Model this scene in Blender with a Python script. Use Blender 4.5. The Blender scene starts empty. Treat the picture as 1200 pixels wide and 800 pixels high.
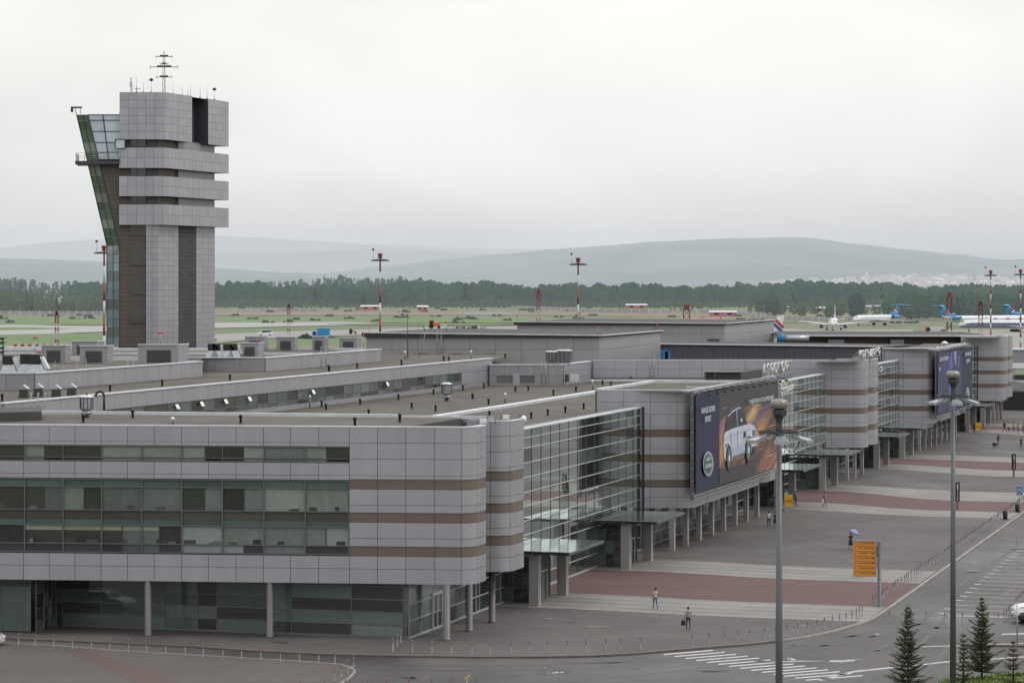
import bpy, bmesh, math, random
from mathutils import Vector, Matrix
R = random.Random(7)
sc = bpy.context.scene
COL = sc.collection
F, CH, VH = 3250.0, 26.0, 324.0            # focal length in photo pixels, eye height, horizon row
EL = math.hypot(987, 3250)
E1 = Vector((987/EL, 3250/EL, 0)); N1 = Vector((E1.y, -E1.x, 0))   # along the terminal front / towards the plaza
def W(s, t, z=0): p = E1*(s+219) + N1*t; return Vector((p.x, p.y, z))
def st(p): return (p[0]*E1.x + p[1]*E1.y - 219, p[0]*N1.x + p[1]*N1.y)
def G(u, v, z=0): Y = F*(CH-z)/(v-VH); return Vector(((u-600)*Y/F, Y, z))
def A(u, v, Y): return Vector(((u-600)*Y/F, Y, CH-(v-VH)*Y/F))
def SP(u, t): Y = t/((u-600)/F*N1.x + N1.y); return Vector(((u-600)/F*Y, Y, 0))
def ST(u, t, v): p = SP(u, t); p.z = CH-(v-VH)*p.y/F; return p

# ---------------------------------------------------------------- materials
MATS = {}
def nt(name):
    m = bpy.data.materials.new(name); m.use_nodes = True; t = m.node_tree
    return m, t, t.nodes['Principled BSDF'], t.nodes['Material Output']
def node(t, typ, **k):
    n = t.nodes.new(typ)
    for a, b in k.items():
        if a in n.inputs: n.inputs[a].default_value = b
        else: setattr(n, a, b)
    return n
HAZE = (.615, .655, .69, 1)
def add_haze(m, dist, col=HAZE, maxf=1.0):  # aerial haze painted into the shader: emission mixed in with distance from origin
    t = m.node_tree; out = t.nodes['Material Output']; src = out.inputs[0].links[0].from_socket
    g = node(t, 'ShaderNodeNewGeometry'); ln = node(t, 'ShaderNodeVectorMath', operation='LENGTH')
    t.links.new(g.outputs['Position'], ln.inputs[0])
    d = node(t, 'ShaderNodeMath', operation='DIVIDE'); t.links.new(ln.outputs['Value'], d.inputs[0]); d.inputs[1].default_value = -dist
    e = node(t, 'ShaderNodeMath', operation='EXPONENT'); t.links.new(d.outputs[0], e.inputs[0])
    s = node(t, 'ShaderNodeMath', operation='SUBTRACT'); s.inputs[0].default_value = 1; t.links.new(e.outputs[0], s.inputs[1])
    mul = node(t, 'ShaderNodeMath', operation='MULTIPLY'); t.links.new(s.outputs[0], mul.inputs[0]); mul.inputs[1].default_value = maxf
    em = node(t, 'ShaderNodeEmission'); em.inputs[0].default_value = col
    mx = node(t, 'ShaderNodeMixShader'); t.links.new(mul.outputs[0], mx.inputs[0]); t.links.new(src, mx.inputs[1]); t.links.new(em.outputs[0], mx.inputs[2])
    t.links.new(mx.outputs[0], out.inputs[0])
def mat(name, c, rough=.7, metal=0, var=0.0, scale=1.0, c2=None, stretch=(1,1,1), detail=5, haze=None, bump=0, spec=.5, lo=.3, hi=.7, dirt=0, dscale=.15):
    """base colour with optional noise towards c2 (or darker/lighter by var), optional large-scale dirt"""
    m, t, b, o = nt(name)
    col = (*c, 1)
    b.inputs['Roughness'].default_value = rough; b.inputs['Metallic'].default_value = metal
    b.inputs['Specular IOR Level'].default_value = spec
    b.inputs['Base Color'].default_value = col
    if var or c2:
        tc = node(t, 'ShaderNodeNewGeometry'); mp = node(t, 'ShaderNodeMapping'); mp.inputs['Scale'].default_value = stretch
        t.links.new(tc.outputs['Position'], mp.inputs[0])
        nz = node(t, 'ShaderNodeTexNoise', Scale=scale, Detail=detail); t.links.new(mp.outputs[0], nz.inputs[0])
        mr = node(t, 'ShaderNodeMapRange'); mr.inputs[1].default_value = lo; mr.inputs[2].default_value = hi
        t.links.new(nz.outputs[0], mr.inputs[0])
        mx = node(t, 'ShaderNodeMix', data_type='RGBA')
        a2 = c2 if c2 else tuple(x*(1+var) for x in c); a1 = c if c2 else tuple(x*(1-var) for x in c)
        mx.inputs[6].default_value = (*a1, 1); mx.inputs[7].default_value = (*a2, 1)
        t.links.new(mr.outputs[0], mx.inputs[0]); last = mx.outputs[2]
        if dirt:
            n2 = node(t, 'ShaderNodeTexNoise', Scale=dscale, Detail=6, Roughness=.65); t.links.new(tc.outputs['Position'], n2.inputs[0])
            r2 = node(t, 'ShaderNodeMapRange'); r2.inputs[1].default_value = .35; r2.inputs[2].default_value = .65; r2.inputs[3].default_value = 1-dirt; r2.inputs[4].default_value = 1+dirt
            t.links.new(n2.outputs[0], r2.inputs[0])
            vm = node(t, 'ShaderNodeVectorMath', operation='SCALE'); t.links.new(last, vm.inputs[0]); t.links.new(r2.outputs[0], vm.inputs[3]); last = vm.outputs[0]
        t.links.new(last, b.inputs['Base Color'])
        if bump:
            bp = node(t, 'ShaderNodeBump', Strength=bump, Distance=.05); t.links.new(nz.outputs[0], bp.inputs['Height']); t.links.new(bp.outputs[0], b.inputs['Normal'])
    MATS[name] = m
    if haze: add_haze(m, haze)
    return m
def tint_mult(m, lo, hi):
    """multiply the base colour by the tint attribute of each face"""
    t = m.node_tree; b = t.nodes['Principled BSDF']; src = b.inputs['Base Color'].links[0].from_socket
    at = node(t, 'ShaderNodeAttribute', attribute_name='tint'); r = node(t, 'ShaderNodeMapRange'); r.inputs[3].default_value = lo; r.inputs[4].default_value = hi
    t.links.new(at.outputs['Fac'], r.inputs[0]); vm = node(t, 'ShaderNodeVectorMath', operation='SCALE'); t.links.new(src, vm.inputs[0]); t.links.new(r.outputs[0], vm.inputs[3]); t.links.new(vm.outputs[0], b.inputs['Base Color'])
def seams(m, w_, h_, rot, dark, mortar=.02, vary=.08):
    """faint laid strips: joints a little darker, each strip its own shade"""
    t = m.node_tree; b = t.nodes['Principled BSDF']; src = b.inputs['Base Color'].links[0].from_socket
    g = node(t, 'ShaderNodeNewGeometry'); mp = node(t, 'ShaderNodeMapping'); mp.inputs['Rotation'].default_value = (0,0,rot); t.links.new(g.outputs['Position'], mp.inputs[0])
    br = node(t, 'ShaderNodeTexBrick'); br.inputs['Scale'].default_value = 1; br.inputs['Brick Width'].default_value = w_; br.inputs['Row Height'].default_value = h_; br.inputs['Mortar Size'].default_value = mortar; br.inputs['Mortar Smooth'].default_value = .3
    br.inputs['Color1'].default_value = (1-vary,)*3+(1,); br.inputs['Color2'].default_value = (1+vary,)*3+(1,); br.inputs['Mortar'].default_value = (dark,)*3+(1,)
    t.links.new(mp.outputs[0], br.inputs[0]); mu = node(t, 'ShaderNodeMix', data_type='RGBA', blend_type='MULTIPLY'); mu.inputs[0].default_value = 1
    t.links.new(src, mu.inputs[6]); t.links.new(br.outputs['Color'], mu.inputs[7]); t.links.new(mu.outputs[2], b.inputs['Base Color'])
def damp(m, scale, r0, r1, lo=.42, hi=.62, dark=.72):
    """damp areas: darker and shinier where a large soft noise is high"""
    t = m.node_tree; b = t.nodes['Principled BSDF']; src = b.inputs['Base Color'].links[0].from_socket
    g = node(t, 'ShaderNodeNewGeometry'); mp = node(t, 'ShaderNodeMapping'); mp.inputs['Location'].default_value = (31,7,0); mp.inputs['Scale'].default_value = (1,.55,1); t.links.new(g.outputs['Position'], mp.inputs[0]); nz = node(t, 'ShaderNodeTexNoise', Scale=scale, Detail=8, Roughness=.6); t.links.new(mp.outputs[0], nz.inputs[0])
    r = node(t, 'ShaderNodeMapRange'); r.inputs[1].default_value = lo; r.inputs[2].default_value = hi; r.inputs[3].default_value = r1; r.inputs[4].default_value = r0; t.links.new(nz.outputs[0], r.inputs[0]); t.links.new(r.outputs[0], b.inputs['Roughness'])
    r2 = node(t, 'ShaderNodeMapRange'); r2.inputs[1].default_value = lo; r2.inputs[2].default_value = hi; r2.inputs[3].default_value = 1.06; r2.inputs[4].default_value = dark; t.links.new(nz.outputs[0], r2.inputs[0])
    vm = node(t, 'ShaderNodeVectorMath', operation='SCALE'); t.links.new(src, vm.inputs[0]); t.links.new(r2.outputs[0], vm.inputs[3]); t.links.new(vm.outputs[0], b.inputs['Base Color'])
def panel_mat(name, c, rough=.42, metal=.25, var=.09):
    """coated cladding sheet: each sheet a slightly different grey, faint vertical dirt"""
    m, t, b, o = nt(name)
    at = node(t, 'ShaderNodeAttribute', attribute_name='tint')
    g = node(t, 'ShaderNodeNewGeometry'); mp = node(t, 'ShaderNodeMapping'); mp.inputs['Scale'].default_value = (1.2, 1.2, .22)
    t.links.new(g.outputs['Position'], mp.inputs[0]); nz = node(t, 'ShaderNodeTexNoise', Scale=.9, Detail=6, Roughness=.6); t.links.new(mp.outputs[0], nz.inputs[0])
    a = node(t, 'ShaderNodeMath', operation='MULTIPLY_ADD'); t.links.new(at.outputs['Fac'], a.inputs[0]); a.inputs[1].default_value = var; a.inputs[2].default_value = 1-var/2
    r = node(t, 'ShaderNodeMapRange'); r.inputs[1].default_value = .3; r.inputs[2].default_value = .7; r.inputs[3].default_value = .94; r.inputs[4].default_value = 1.05
    t.links.new(nz.outputs[0], r.inputs[0])
    mu = node(t, 'ShaderNodeMath', operation='MULTIPLY'); t.links.new(a.outputs[0], mu.inputs[0]); t.links.new(r.outputs[0], mu.inputs[1])
    vm = node(t, 'ShaderNodeVectorMath', operation='SCALE'); vm.inputs[0].default_value = c; t.links.new(mu.outputs[0], vm.inputs[3])
    t.links.new(vm.outputs[0], b.inputs['Base Color'])
    b.inputs['Roughness'].default_value = rough; b.inputs['Metallic'].default_value = metal
    MATS[name] = m; return m
def glass_mat(name, c, var=.35, refl=.55, rough=.04, haze=None):
    """tinted pane: what is dimly seen behind it plus a sharp reflection"""
    m, t, b, o = nt(name)
    at = node(t, 'ShaderNodeAttribute', attribute_name='tint')
    g = node(t, 'ShaderNodeNewGeometry'); mp = node(t, 'ShaderNodeMapping'); mp.inputs['Scale'].default_value = (.9, .9, .5)
    t.links.new(g.outputs['Position'], mp.inputs[0]); nz = node(t, 'ShaderNodeTexNoise', Scale=1.3, Detail=6, Distortion=2.2); t.links.new(mp.outputs[0], nz.inputs[0])
    s = node(t, 'ShaderNodeMath', operation='ADD'); t.links.new(at.outputs['Fac'], s.inputs[0]); t.links.new(nz.outputs[0], s.inputs[1])
    r = node(t, 'ShaderNodeMapRange'); r.inputs[1].default_value = .3; r.inputs[2].default_value = 1.7; r.inputs[3].default_value = 1-var; r.inputs[4].default_value = 1+var
    t.links.new(s.outputs[0], r.inputs[0]); vm = node(t, 'ShaderNodeVectorMath', operation='SCALE'); vm.inputs[0].default_value = c; t.links.new(r.outputs[0], vm.inputs[3])
    t.links.new(vm.outputs[0], b.inputs['Base Color']); b.inputs['Roughness'].default_value = .6; b.inputs['Specular IOR Level'].default_value = .1
    gl = node(t, 'ShaderNodeBsdfGlossy'); gl.inputs['Roughness'].default_value = rough; gl.inputs['Color'].default_value = (.86, .93, .9, 1)
    bn = node(t, 'ShaderNodeTexNoise', Scale=.35, Detail=1); t.links.new(g.outputs['Position'], bn.inputs[0])
    bp = node(t, 'ShaderNodeBump', Strength=.12, Distance=.05); t.links.new(bn.outputs[0], bp.inputs['Height']); t.links.new(bp.outputs[0], gl.inputs['Normal'])
    fr = node(t, 'ShaderNodeFresnel', IOR=1.6); f2 = node(t, 'ShaderNodeMath', operation='MULTIPLY'); t.links.new(fr.outputs[0], f2.inputs[0]); f2.inputs[1].default_value = refl*1.8
    f2.use_clamp = True
    mx = node(t, 'ShaderNodeMixShader'); t.links.new(f2.outputs[0], mx.inputs[0]); t.links.new(b.outputs[0], mx.inputs[1]); t.links.new(gl.outputs[0], mx.inputs[2])
    t.links.new(mx.outputs[0], o.inputs[0]); MATS[name] = m
    if haze: add_haze(m, haze)
    return m

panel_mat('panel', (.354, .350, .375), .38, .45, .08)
panel_mat('panel_dim', (.290, .286, .305), .4, .4, .12)  # panel scaled darker; mostly for camera-facing walls, their shade put into the colour
panel_mat('panel_brown', (.150, .117, .092), .45, .2)
panel_mat('tower_grey', (.345, .341, .365), .38, .45, .12)
panel_mat('tower_brown', (.094, .076, .062), .55, 0)
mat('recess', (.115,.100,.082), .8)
mat('column_round', (.120,.113,.108), .5, 0, var=.1, scale=1.5, stretch=(1,1,.2))
mat('red_soft', (.100,.064,.058), .85, 0, c2=(.088,.066,.058), scale=1.2)
panel_mat('tower_dark', (.042, .042, .050), .6, 0, .3)
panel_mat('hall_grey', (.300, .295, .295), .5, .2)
mat('joint', (.075,.073,.078), .8)
mat('dark', (.02, .02, .022), .6)
mat('frame', (.12, .12, .13), .45, .3)
mat('frame_dark', (.05, .052, .056), .45, .3)
mat('fin', (.42, .42, .42), .4, .3)
mat('white_trim', (.54, .56, .58), .4, .1, var=.12, scale=1.3)
mat('roof_felt', (.080, .071, .057), .9, 0, var=.16, scale=.45, dirt=.20, dscale=.10, stretch=(1,1,1)); seams(MATS['roof_felt'], 9, 1.05, -math.atan2(E1.y, E1.x), .72, .035, .09); damp(MATS['roof_felt'], .11, .72, .95, .52, .66, .76)
mat('roof_dark', (.05, .048, .046), .85, 0, var=.2, scale=.5)
mat('soffit', (.06, .057, .055), .8)
mat('column', (.27, .26, .25), .6, 0, var=.08, scale=2, stretch=(1,1,.3))
mat('seam_metal', (.043, .046, .056), .45, .3, var=.12, scale=.6, stretch=(3,3,.2))
mat('steel', (.30, .31, .32), .4, .5, var=.1, scale=3)
mat('galv', (.36, .38, .40), .35, .6, var=.2, scale=4)
mat('pole', (.10, .105, .115), .45, .3, var=.12, scale=1.5, stretch=(1,1,.1))
mat('louvre', (.075, .075, .08), .6, 0, var=.15, scale=3, stretch=(.1,.1,6))
mat('white', (.72, .72, .71), .45)
mat('offwhite', (.5, .49, .47), .6)
mat('red', (.24, .035, .035), .5)
mat('lamp_red', (.50, .04, .03), .35)
mat('black', (.012, .012, .013), .4)
mat('orange', (.55, .215, .022), .5, 0, var=.05, scale=2)
mat('yellow', (.65, .36, .01), .5)
mat('blue', (.03, .16, .36), .5)
mat('sign_ink', (.10, .055, .02), .6)
mat('bark', (.045, .034, .026), .9)
glass_mat('g_dark', (.034, .032, .031), .6, .7)
glass_mat('g_cream', (.24, .25, .185), .15, .5)
glass_mat('g_mid', (.112, .128, .126), .5, .7)
glass_mat('g_green', (.180, .205, .185), .38, .7)
glass_mat('g_teal', (.066, .094, .088), .35, .6)
glass_mat('g_brown', (.062, .058, .044), .3, .5)
glass_mat('g_curtain', (.070, .080, .072), .5, 1.6, .015)
glass_mat('g_canopy', (.40, .46, .43), .2, .9, .12)
glass_mat('g_ground', (.080, .108, .100), .5, .8)
glass_mat('g_slant', (.035, .075, .045), .7, .7)
glass_mat('g_sky', (.46, .53, .58), .2, .6)  # sky reflection put into the pale base colour of the cab panes
glass_mat('g_blue', (.11, .17, .22), .5, .8)

# ---------------------------------------------------------------- mesh builder
class MB:
    def __init__(s): s.v = []; s.f = []; s.m = []; s.t = []; s.mats = []; s.sm = []
    def mi(s, m):
        if m not in s.mats: s.mats.append(m)
        return s.mats.index(m)
    def poly(s, pts, m, smooth=False, tint=None):
        i = len(s.v); s.v += [tuple(p) for p in pts]; s.f.append(tuple(range(i, i+len(pts)))); s.m.append(s.mi(m)); s.sm.append(smooth)
        s.t.append(R.random() if tint is None else tint)
    def faces(s, pts, fs, m, smooth=False, tint=None):
        i = len(s.v); s.v += [tuple(p) for p in pts]; tt = R.random() if tint is None else tint; k = s.mi(m)
        for f in fs: s.f.append(tuple(i+a for a in f)); s.m.append(k); s.sm.append(smooth); s.t.append(tt)
    def hexa(s, b, t, m, tint=None):
        """four bottom points and four top points, both counter-clockwise seen from above"""
        s.faces(list(b)+list(t), [(3,2,1,0),(4,5,6,7),(0,1,5,4),(1,2,6,5),(2,3,7,6),(3,0,4,7)], m, tint=tint)
    def box(s, c, d, m, rz=0, tint=None, top=None):
        """centre of base c, size d, rotated rz; top = scale of the top face"""
        ca, sa = math.cos(rz), math.sin(rz); k = 1 if top is None else top
        def q(x, y, z): return (c[0]+x*ca-y*sa, c[1]+x*sa+y*ca, c[2]+z)
        x, y = d[0]/2, d[1]/2
        s.hexa([q(-x,-y,0),q(x,-y,0),q(x,y,0),q(-x,y,0)], [q(-x*k,-y*k,d[2]),q(x*k,-y*k,d[2]),q(x*k,y*k,d[2]),q(-x*k,y*k,d[2])], m, tint)
    def prism(s, pts, z0, z1, m, tint=None, caps=True):
        n = len(pts); a = sum(pts[i][0]*pts[(i+1)%n][1]-pts[(i+1)%n][0]*pts[i][1] for i in range(n))
        if a < 0: pts = pts[::-1]
        fs = [(i, (i+1)%n, (i+1)%n+n, i+n) for i in range(n)]
        if caps: fs += [tuple(range(n-1, -1, -1)), tuple(range(n, 2*n))]
        s.faces([(p[0],p[1],z0) for p in pts]+[(p[0],p[1],z1) for p in pts], fs, m, tint=tint)
    def tube(s, p, q, r, m, r2=None, n=8, smooth=True, caps=True):
        p, q = Vector(p), Vector(q); d = (q-p); r2 = r if r2 is None else r2
        if d.length < 1e-6: return
        d.normalize(); a = d.orthogonal().normalized(); b = d.cross(a)
        i = len(s.v)
        for c, rr in ((p, r), (q, r2)):
            for k in range(n):
                w = 2*math.pi*k/n; s.v.append(tuple(c+(a*math.cos(w)+b*math.sin(w))*rr))
        k = s.mi(m); tt = R.random()
        for j in range(n): s.f.append((i+j, i+(j+1)%n, i+n+(j+1)%n, i+n+j)); s.m.append(k); s.sm.append(smooth); s.t.append(tt)
        if caps:
            s.f.append(tuple(i+j for j in range(n-1, -1, -1))); s.m.append(k); s.sm.append(False); s.t.append(tt)
            s.f.append(tuple(i+n+j for j in range(n))); s.m.append(k); s.sm.append(False); s.t.append(tt)
    def bar(s, p, q, w, h, m, up=(0,0,1)):
        """rectangular bar p->q, width w across, height h along up"""
        p, q, up = Vector(p), Vector(q), Vector(up); d = (q-p).normalized(); x = d.cross(up)
        if x.length < 1e-4: x = d.orthogonal()
        x.normalize(); y = x.cross(d).normalized(); x *= w/2; y *= h/2
        s.faces([p-x-y, p+x-y, p+x+y, p-x+y, q-x-y, q+x-y, q+x+y, q-x+y], [(0,1,2,3),(7,6,5,4),(0,4,5,1),(1,5,6,2),(2,6,7,3),(3,7,4,0)], m)
    def lathe(s, c, prof, m, n=16, smooth=True, sx=1, sy=1, tint=None):
        """prof: list of (r, z) from bottom to top, axis vertical through c"""
        i = len(s.v); k = s.mi(m); tt = R.random() if tint is None else tint
        for r, z in prof:
            for j in range(n):
                w = 2*math.pi*j/n; s.v.append((c[0]+r*math.cos(w)*sx, c[1]+r*math.sin(w)*sy, c[2]+z))
        for a in range(len(prof)-1):
            for j in range(n): s.f.append((i+a*n+j, i+a*n+(j+1)%n, i+(a+1)*n+(j+1)%n, i+(a+1)*n+j)); s.m.append(k); s.sm.append(smooth); s.t.append(tt)
        s.f.append(tuple(i+j for j in range(n-1,-1,-1))); s.m.append(k); s.sm.append(False); s.t.append(tt)
        a = len(prof)-1; s.f.append(tuple(i+a*n+j for j in range(n))); s.m.append(k); s.sm.append(False); s.t.append(tt)
    def loft(s, rings, m, smooth=True, mfun=None):
        i = len(s.v); n = len(rings[0]); tt = R.random()
        for r in rings: s.v += [tuple(p) for p in r]
        for a in range(len(rings)-1):
            for j in range(n):
                mm = mfun(a, j) if mfun else m
                s.f.append((i+a*n+j, i+a*n+(j+1)%n, i+(a+1)*n+(j+1)%n, i+(a+1)*n+j)); s.m.append(s.mi(mm)); s.sm.append(smooth); s.t.append(tt)
        s.f.append(tuple(i+j for j in range(n-1,-1,-1))); s.m.append(s.mi(mfun(0,0) if mfun else m)); s.sm.append(smooth); s.t.append(tt)
        a = len(rings)-1; s.f.append(tuple(i+a*n+j for j in range(n))); s.m.append(s.mi(mfun(a-1,0) if mfun else m)); s.sm.append(smooth); s.t.append(tt)
    def build(s, name, parent=None, kind=None, label=None, cat=None, group=None):
        off = Vector((0,0,0)); p = parent
        while p is not None: off += p.location; p = p.parent
        me = bpy.data.meshes.new(name); me.from_pydata([(v[0]-off.x, v[1]-off.y, v[2]-off.z) for v in s.v], [], s.f)
        for m in s.mats: me.materials.append(MATS[m])
        me.polygons.foreach_set('material_index', s.m); me.polygons.foreach_set('use_smooth', s.sm)
        at = me.attributes.new('tint', 'FLOAT', 'FACE'); at.data.foreach_set('value', s.t)
        me.update()
        o = bpy.data.objects.new(name, me); COL.objects.link(o)
        if parent is not None: o.parent = parent
        tag(o, label, cat, group, kind); return o
def tag(o, label=None, cat=None, group=None, kind=None):
    for k, v in (('label', label), ('category', cat), ('group', group), ('kind', kind)):
        if v: o[k] = v
    return o
def thing(name, loc, label, cat, group=None, rz=0):
    o = bpy.data.objects.new(name, None); o.empty_display_size = .3; COL.objects.link(o); o.location = loc; o.rotation_euler = (0,0,rz)
    return tag(o, label, cat, group)
KIDS = {}
def kids(o): return [c for c in COL.objects if c.parent == o]
def dup(root, loc, rz=0, label=None, group=None, scale=None):
    tree = KIDS.get(root.name)
    if tree is None: tree = KIDS[root.name] = [(c, kids(c)) for c in kids(root)]
    r = root.copy(); COL.objects.link(r); r.location = loc; r.rotation_euler = (0,0,rz)
    if scale: r.scale = (scale, scale, scale)
    if label: r['label'] = label
    if group: r['group'] = group
    for c, gs in tree:
        d = c.copy(); COL.objects.link(d); d.parent = r
        for g in gs: e = g.copy(); COL.objects.link(e); e.parent = d
    return r
def text(body, size, m, origin, right, up, name='lettering', parent=None, width=None, extrude=0.0, align='LEFT', bold=0):
    cu = bpy.data.curves.new('t', 'FONT'); cu.body = body; cu.size = 1; cu.extrude = 0; cu.offset = bold; cu.align_x = align
    o = bpy.data.objects.new('t', cu); COL.objects.link(o)
    bpy.context.view_layer.update(); dg = bpy.context.evaluated_depsgraph_get()
    me = bpy.data.meshes.new_from_object(o.evaluated_get(dg)); bpy.data.objects.remove(o); bpy.data.curves.remove(cu)
    xs = [v.co.x for v in me.vertices]; ys = [v.co.y for v in me.vertices]
    hgt = max(ys)-min(ys); k = size/ .73
    kx = width/(max(xs)-min(xs)) if width else k
    right, up = Vector(right).normalized(), Vector(up).normalized(); nrm = right.cross(up)
    off = Vector((0,0,0)); p = parent
    while p is not None: off += p.location; p = p.parent
    if extrude:
        bm = bmesh.new(); bm.from_mesh(me); r = bmesh.ops.extrude_face_region(bm, geom=bm.faces[:])
        for v in [g for g in r['geom'] if isinstance(g, bmesh.types.BMVert)]: v.co.z += extrude/k
        bm.to_mesh(me); bm.free()
    for v in me.vertices: v.co = Vector(origin) + right*(v.co.x*kx) + up*(v.co.y*k) + nrm*(v.co.z*k) - off
    me.materials.clear(); me.materials.append(MATS[m]); me.update()
    o = bpy.data.objects.new(name, me); COL.objects.link(o)
    if parent is not None: o.parent = parent
    return o

# ---------------------------------------------------------------- camera, world, light
cam = bpy.data.cameras.new('camera'); co = bpy.data.objects.new('camera', cam); COL.objects.link(co); sc.camera = co
cam.sensor_width = 36; cam.lens = F/1200*36; cam.shift_y = -(400-VH)/1200; cam.clip_start = 1; cam.clip_end = 60000
co.location = (0,0,CH); co.rotation_euler = (math.radians(90), 0, 0)
w = bpy.data.worlds.new('World'); sc.world = w; w.use_nodes = True; t = w.node_tree; bg = t.nodes['Background']
sky = node(t, 'ShaderNodeTexSky'); sky.sky_type = 'NISHITA'; sky.sun_disc = False
SUN_EL, SUN_AZ = math.radians(48), math.radians(98)
sky.sun_elevation = SUN_EL; sky.sun_rotation = SUN_AZ; sky.dust_density = 4; sky.air_density = 1.5
tc = node(t, 'ShaderNodeTexCoord'); sep = node(t, 'ShaderNodeSeparateXYZ'); t.links.new(tc.outputs['Generated'], sep.inputs[0])
ramp = node(t, 'ShaderNodeValToRGB'); t.links.new(sep.outputs['Z'], ramp.inputs[0])
cr = ramp.color_ramp; cr.elements[0].position = 0; cr.elements[0].color = (.665,.69,.715,1); cr.elements[1].position = 1; cr.elements[1].color = (1.35,1.37,1.42,1)
for p, c in ((.016,(.70,.715,.735)),(.040,(.865,.865,.868)),(.070,(.935,.928,.912)),(.11,(.985,.97,.945)),(.22,(1.05,1.05,1.05)),(.5,(1.28,1.29,1.32))):
    e = cr.elements.new(p); e.color = (*c,1)
mp = node(t, 'ShaderNodeMapping'); mp.inputs['Scale'].default_value = (1.0,1.0,2.1); mp.inputs['Rotation'].default_value = (0,.12,0); t.links.new(tc.outputs['Generated'], mp.inputs[0])
nz = node(t, 'ShaderNodeTexNoise', Scale=5.0, Detail=7, Roughness=.52, Distortion=.35); t.links.new(mp.outputs[0], nz.inputs[0])
mr = node(t, 'ShaderNodeMapRange'); mr.inputs[1].default_value = .35; mr.inputs[2].default_value = .65; mr.inputs[3].default_value = .93; mr.inputs[4].default_value = 1.07
t.links.new(nz.outputs[0], mr.inputs[0])
sc1 = node(t, 'ShaderNodeVectorMath', operation='SCALE'); t.links.new(ramp.outputs[0], sc1.inputs[0]); t.links.new(mr.outputs[0], sc1.inputs[3])
sc2 = node(t, 'ShaderNodeVectorMath', operation='SCALE'); t.links.new(sky.outputs[0], sc2.inputs[0]); sc2.inputs[3].default_value = .05
mx = node(t, 'ShaderNodeMix', data_type='RGBA'); mx.inputs[0].default_value = .05; t.links.new(sc1.outputs[0], mx.inputs[6]); t.links.new(sc2.outputs[0], mx.inputs[7])
t.links.new(mx.outputs[2], bg.inputs[0]); bg.inputs[1].default_value = 1.02
sl = bpy.data.lights.new('sun', 'SUN'); sl.energy = 1.25; sl.angle = math.radians(18); sl.color = (1,.97,.93)
so = bpy.data.objects.new('sun', sl); COL.objects.link(so)
# sun_rotation is measured clockwise from +Y
d = Vector((math.sin(SUN_AZ)*math.cos(SUN_EL), math.cos(SUN_AZ)*math.cos(SUN_EL), math.sin(SUN_EL)))
so.rotation_euler = d.to_track_quat('Z', 'Y').to_euler()
sc.view_settings.view_transform = 'Standard'; sc.view_settings.look = 'None'; sc.view_settings.exposure = 0; sc.view_settings.gamma = 1
sc.cycles.use_denoising = True; sc.cycles.max_bounces = 6; sc.cycles.caustics_reflective = False; sc.cycles.caustics_refractive = False
RZ0 = math.atan2(E1.y, E1.x)
# ================================================================ land, sky-side hills, airfield
mat('asphalt', (.063,.058,.055), .8, 0, c2=(.084,.078,.073), scale=.22, stretch=(1,.45,1), detail=9, lo=.35, hi=.65, dirt=.16, dscale=.05, bump=.05)
mat('paver', (.079,.072,.068), .85, 0, c2=(.092,.085,.080), scale=5, detail=8, dirt=.20, dscale=.09)
mat('island_paver', (.086,.073,.064), .88, 0, c2=(.100,.086,.075), scale=1.2, detail=6, dirt=.12, dscale=.08)
mat('red_paver', (.110,.058,.054), .85, 0, c2=(.093,.050,.047), scale=3, detail=8, dirt=.14, dscale=.1)
mat('pale_paver', (.250,.237,.218), .85, 0, c2=(.195,.185,.170), scale=1.6, detail=6, dirt=.14, dscale=.12)
mat('pale_paver_line', (.165,.157,.146), .85, 0, c2=(.195,.185,.170), scale=1.6, detail=6, dirt=.14, dscale=.12)
mat('kerbstone', (.25,.235,.22), .8, 0, var=.2, scale=.8)
mat('kerb_dark', (.10,.075,.068), .85, 0, var=.2, scale=1.2)  # darker, browner tone of the kerb stones
seams(MATS['paver'], 1.5, .75, -RZ0, .86, .03, .035); damp(MATS['paver'], .07, .5, .88, .50, .66, .80); damp(MATS['asphalt'], .05, .38, .82, .46, .66, .70); seams(MATS['pale_paver'], 1.5, 1.2, -RZ0, .8, .04, .05)
mat('road_paint', (.52,.52,.50), .6, 0, c2=(.30,.29,.28), scale=3.5, detail=8, lo=.45, hi=.75)
mat('lawn_green', (.070,.115,.016), .9, 0, c2=(.11,.14,.03), scale=1.2, detail=7)
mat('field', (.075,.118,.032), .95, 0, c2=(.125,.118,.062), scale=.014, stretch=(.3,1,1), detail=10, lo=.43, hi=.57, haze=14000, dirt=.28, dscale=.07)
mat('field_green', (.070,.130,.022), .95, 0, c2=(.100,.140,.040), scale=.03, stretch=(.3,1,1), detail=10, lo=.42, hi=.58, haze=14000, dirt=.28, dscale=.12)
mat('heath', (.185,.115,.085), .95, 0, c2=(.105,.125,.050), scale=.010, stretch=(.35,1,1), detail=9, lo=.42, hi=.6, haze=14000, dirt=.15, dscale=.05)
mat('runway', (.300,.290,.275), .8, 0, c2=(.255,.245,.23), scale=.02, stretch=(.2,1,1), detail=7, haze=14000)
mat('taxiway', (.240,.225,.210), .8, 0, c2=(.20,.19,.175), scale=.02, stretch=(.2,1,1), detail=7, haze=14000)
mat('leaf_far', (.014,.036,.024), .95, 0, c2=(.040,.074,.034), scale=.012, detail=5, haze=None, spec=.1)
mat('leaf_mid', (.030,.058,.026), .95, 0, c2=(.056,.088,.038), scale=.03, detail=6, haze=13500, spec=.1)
mat('conifer_far', (.016,.030,.022), .95, haze=15500, spec=.1)
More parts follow.
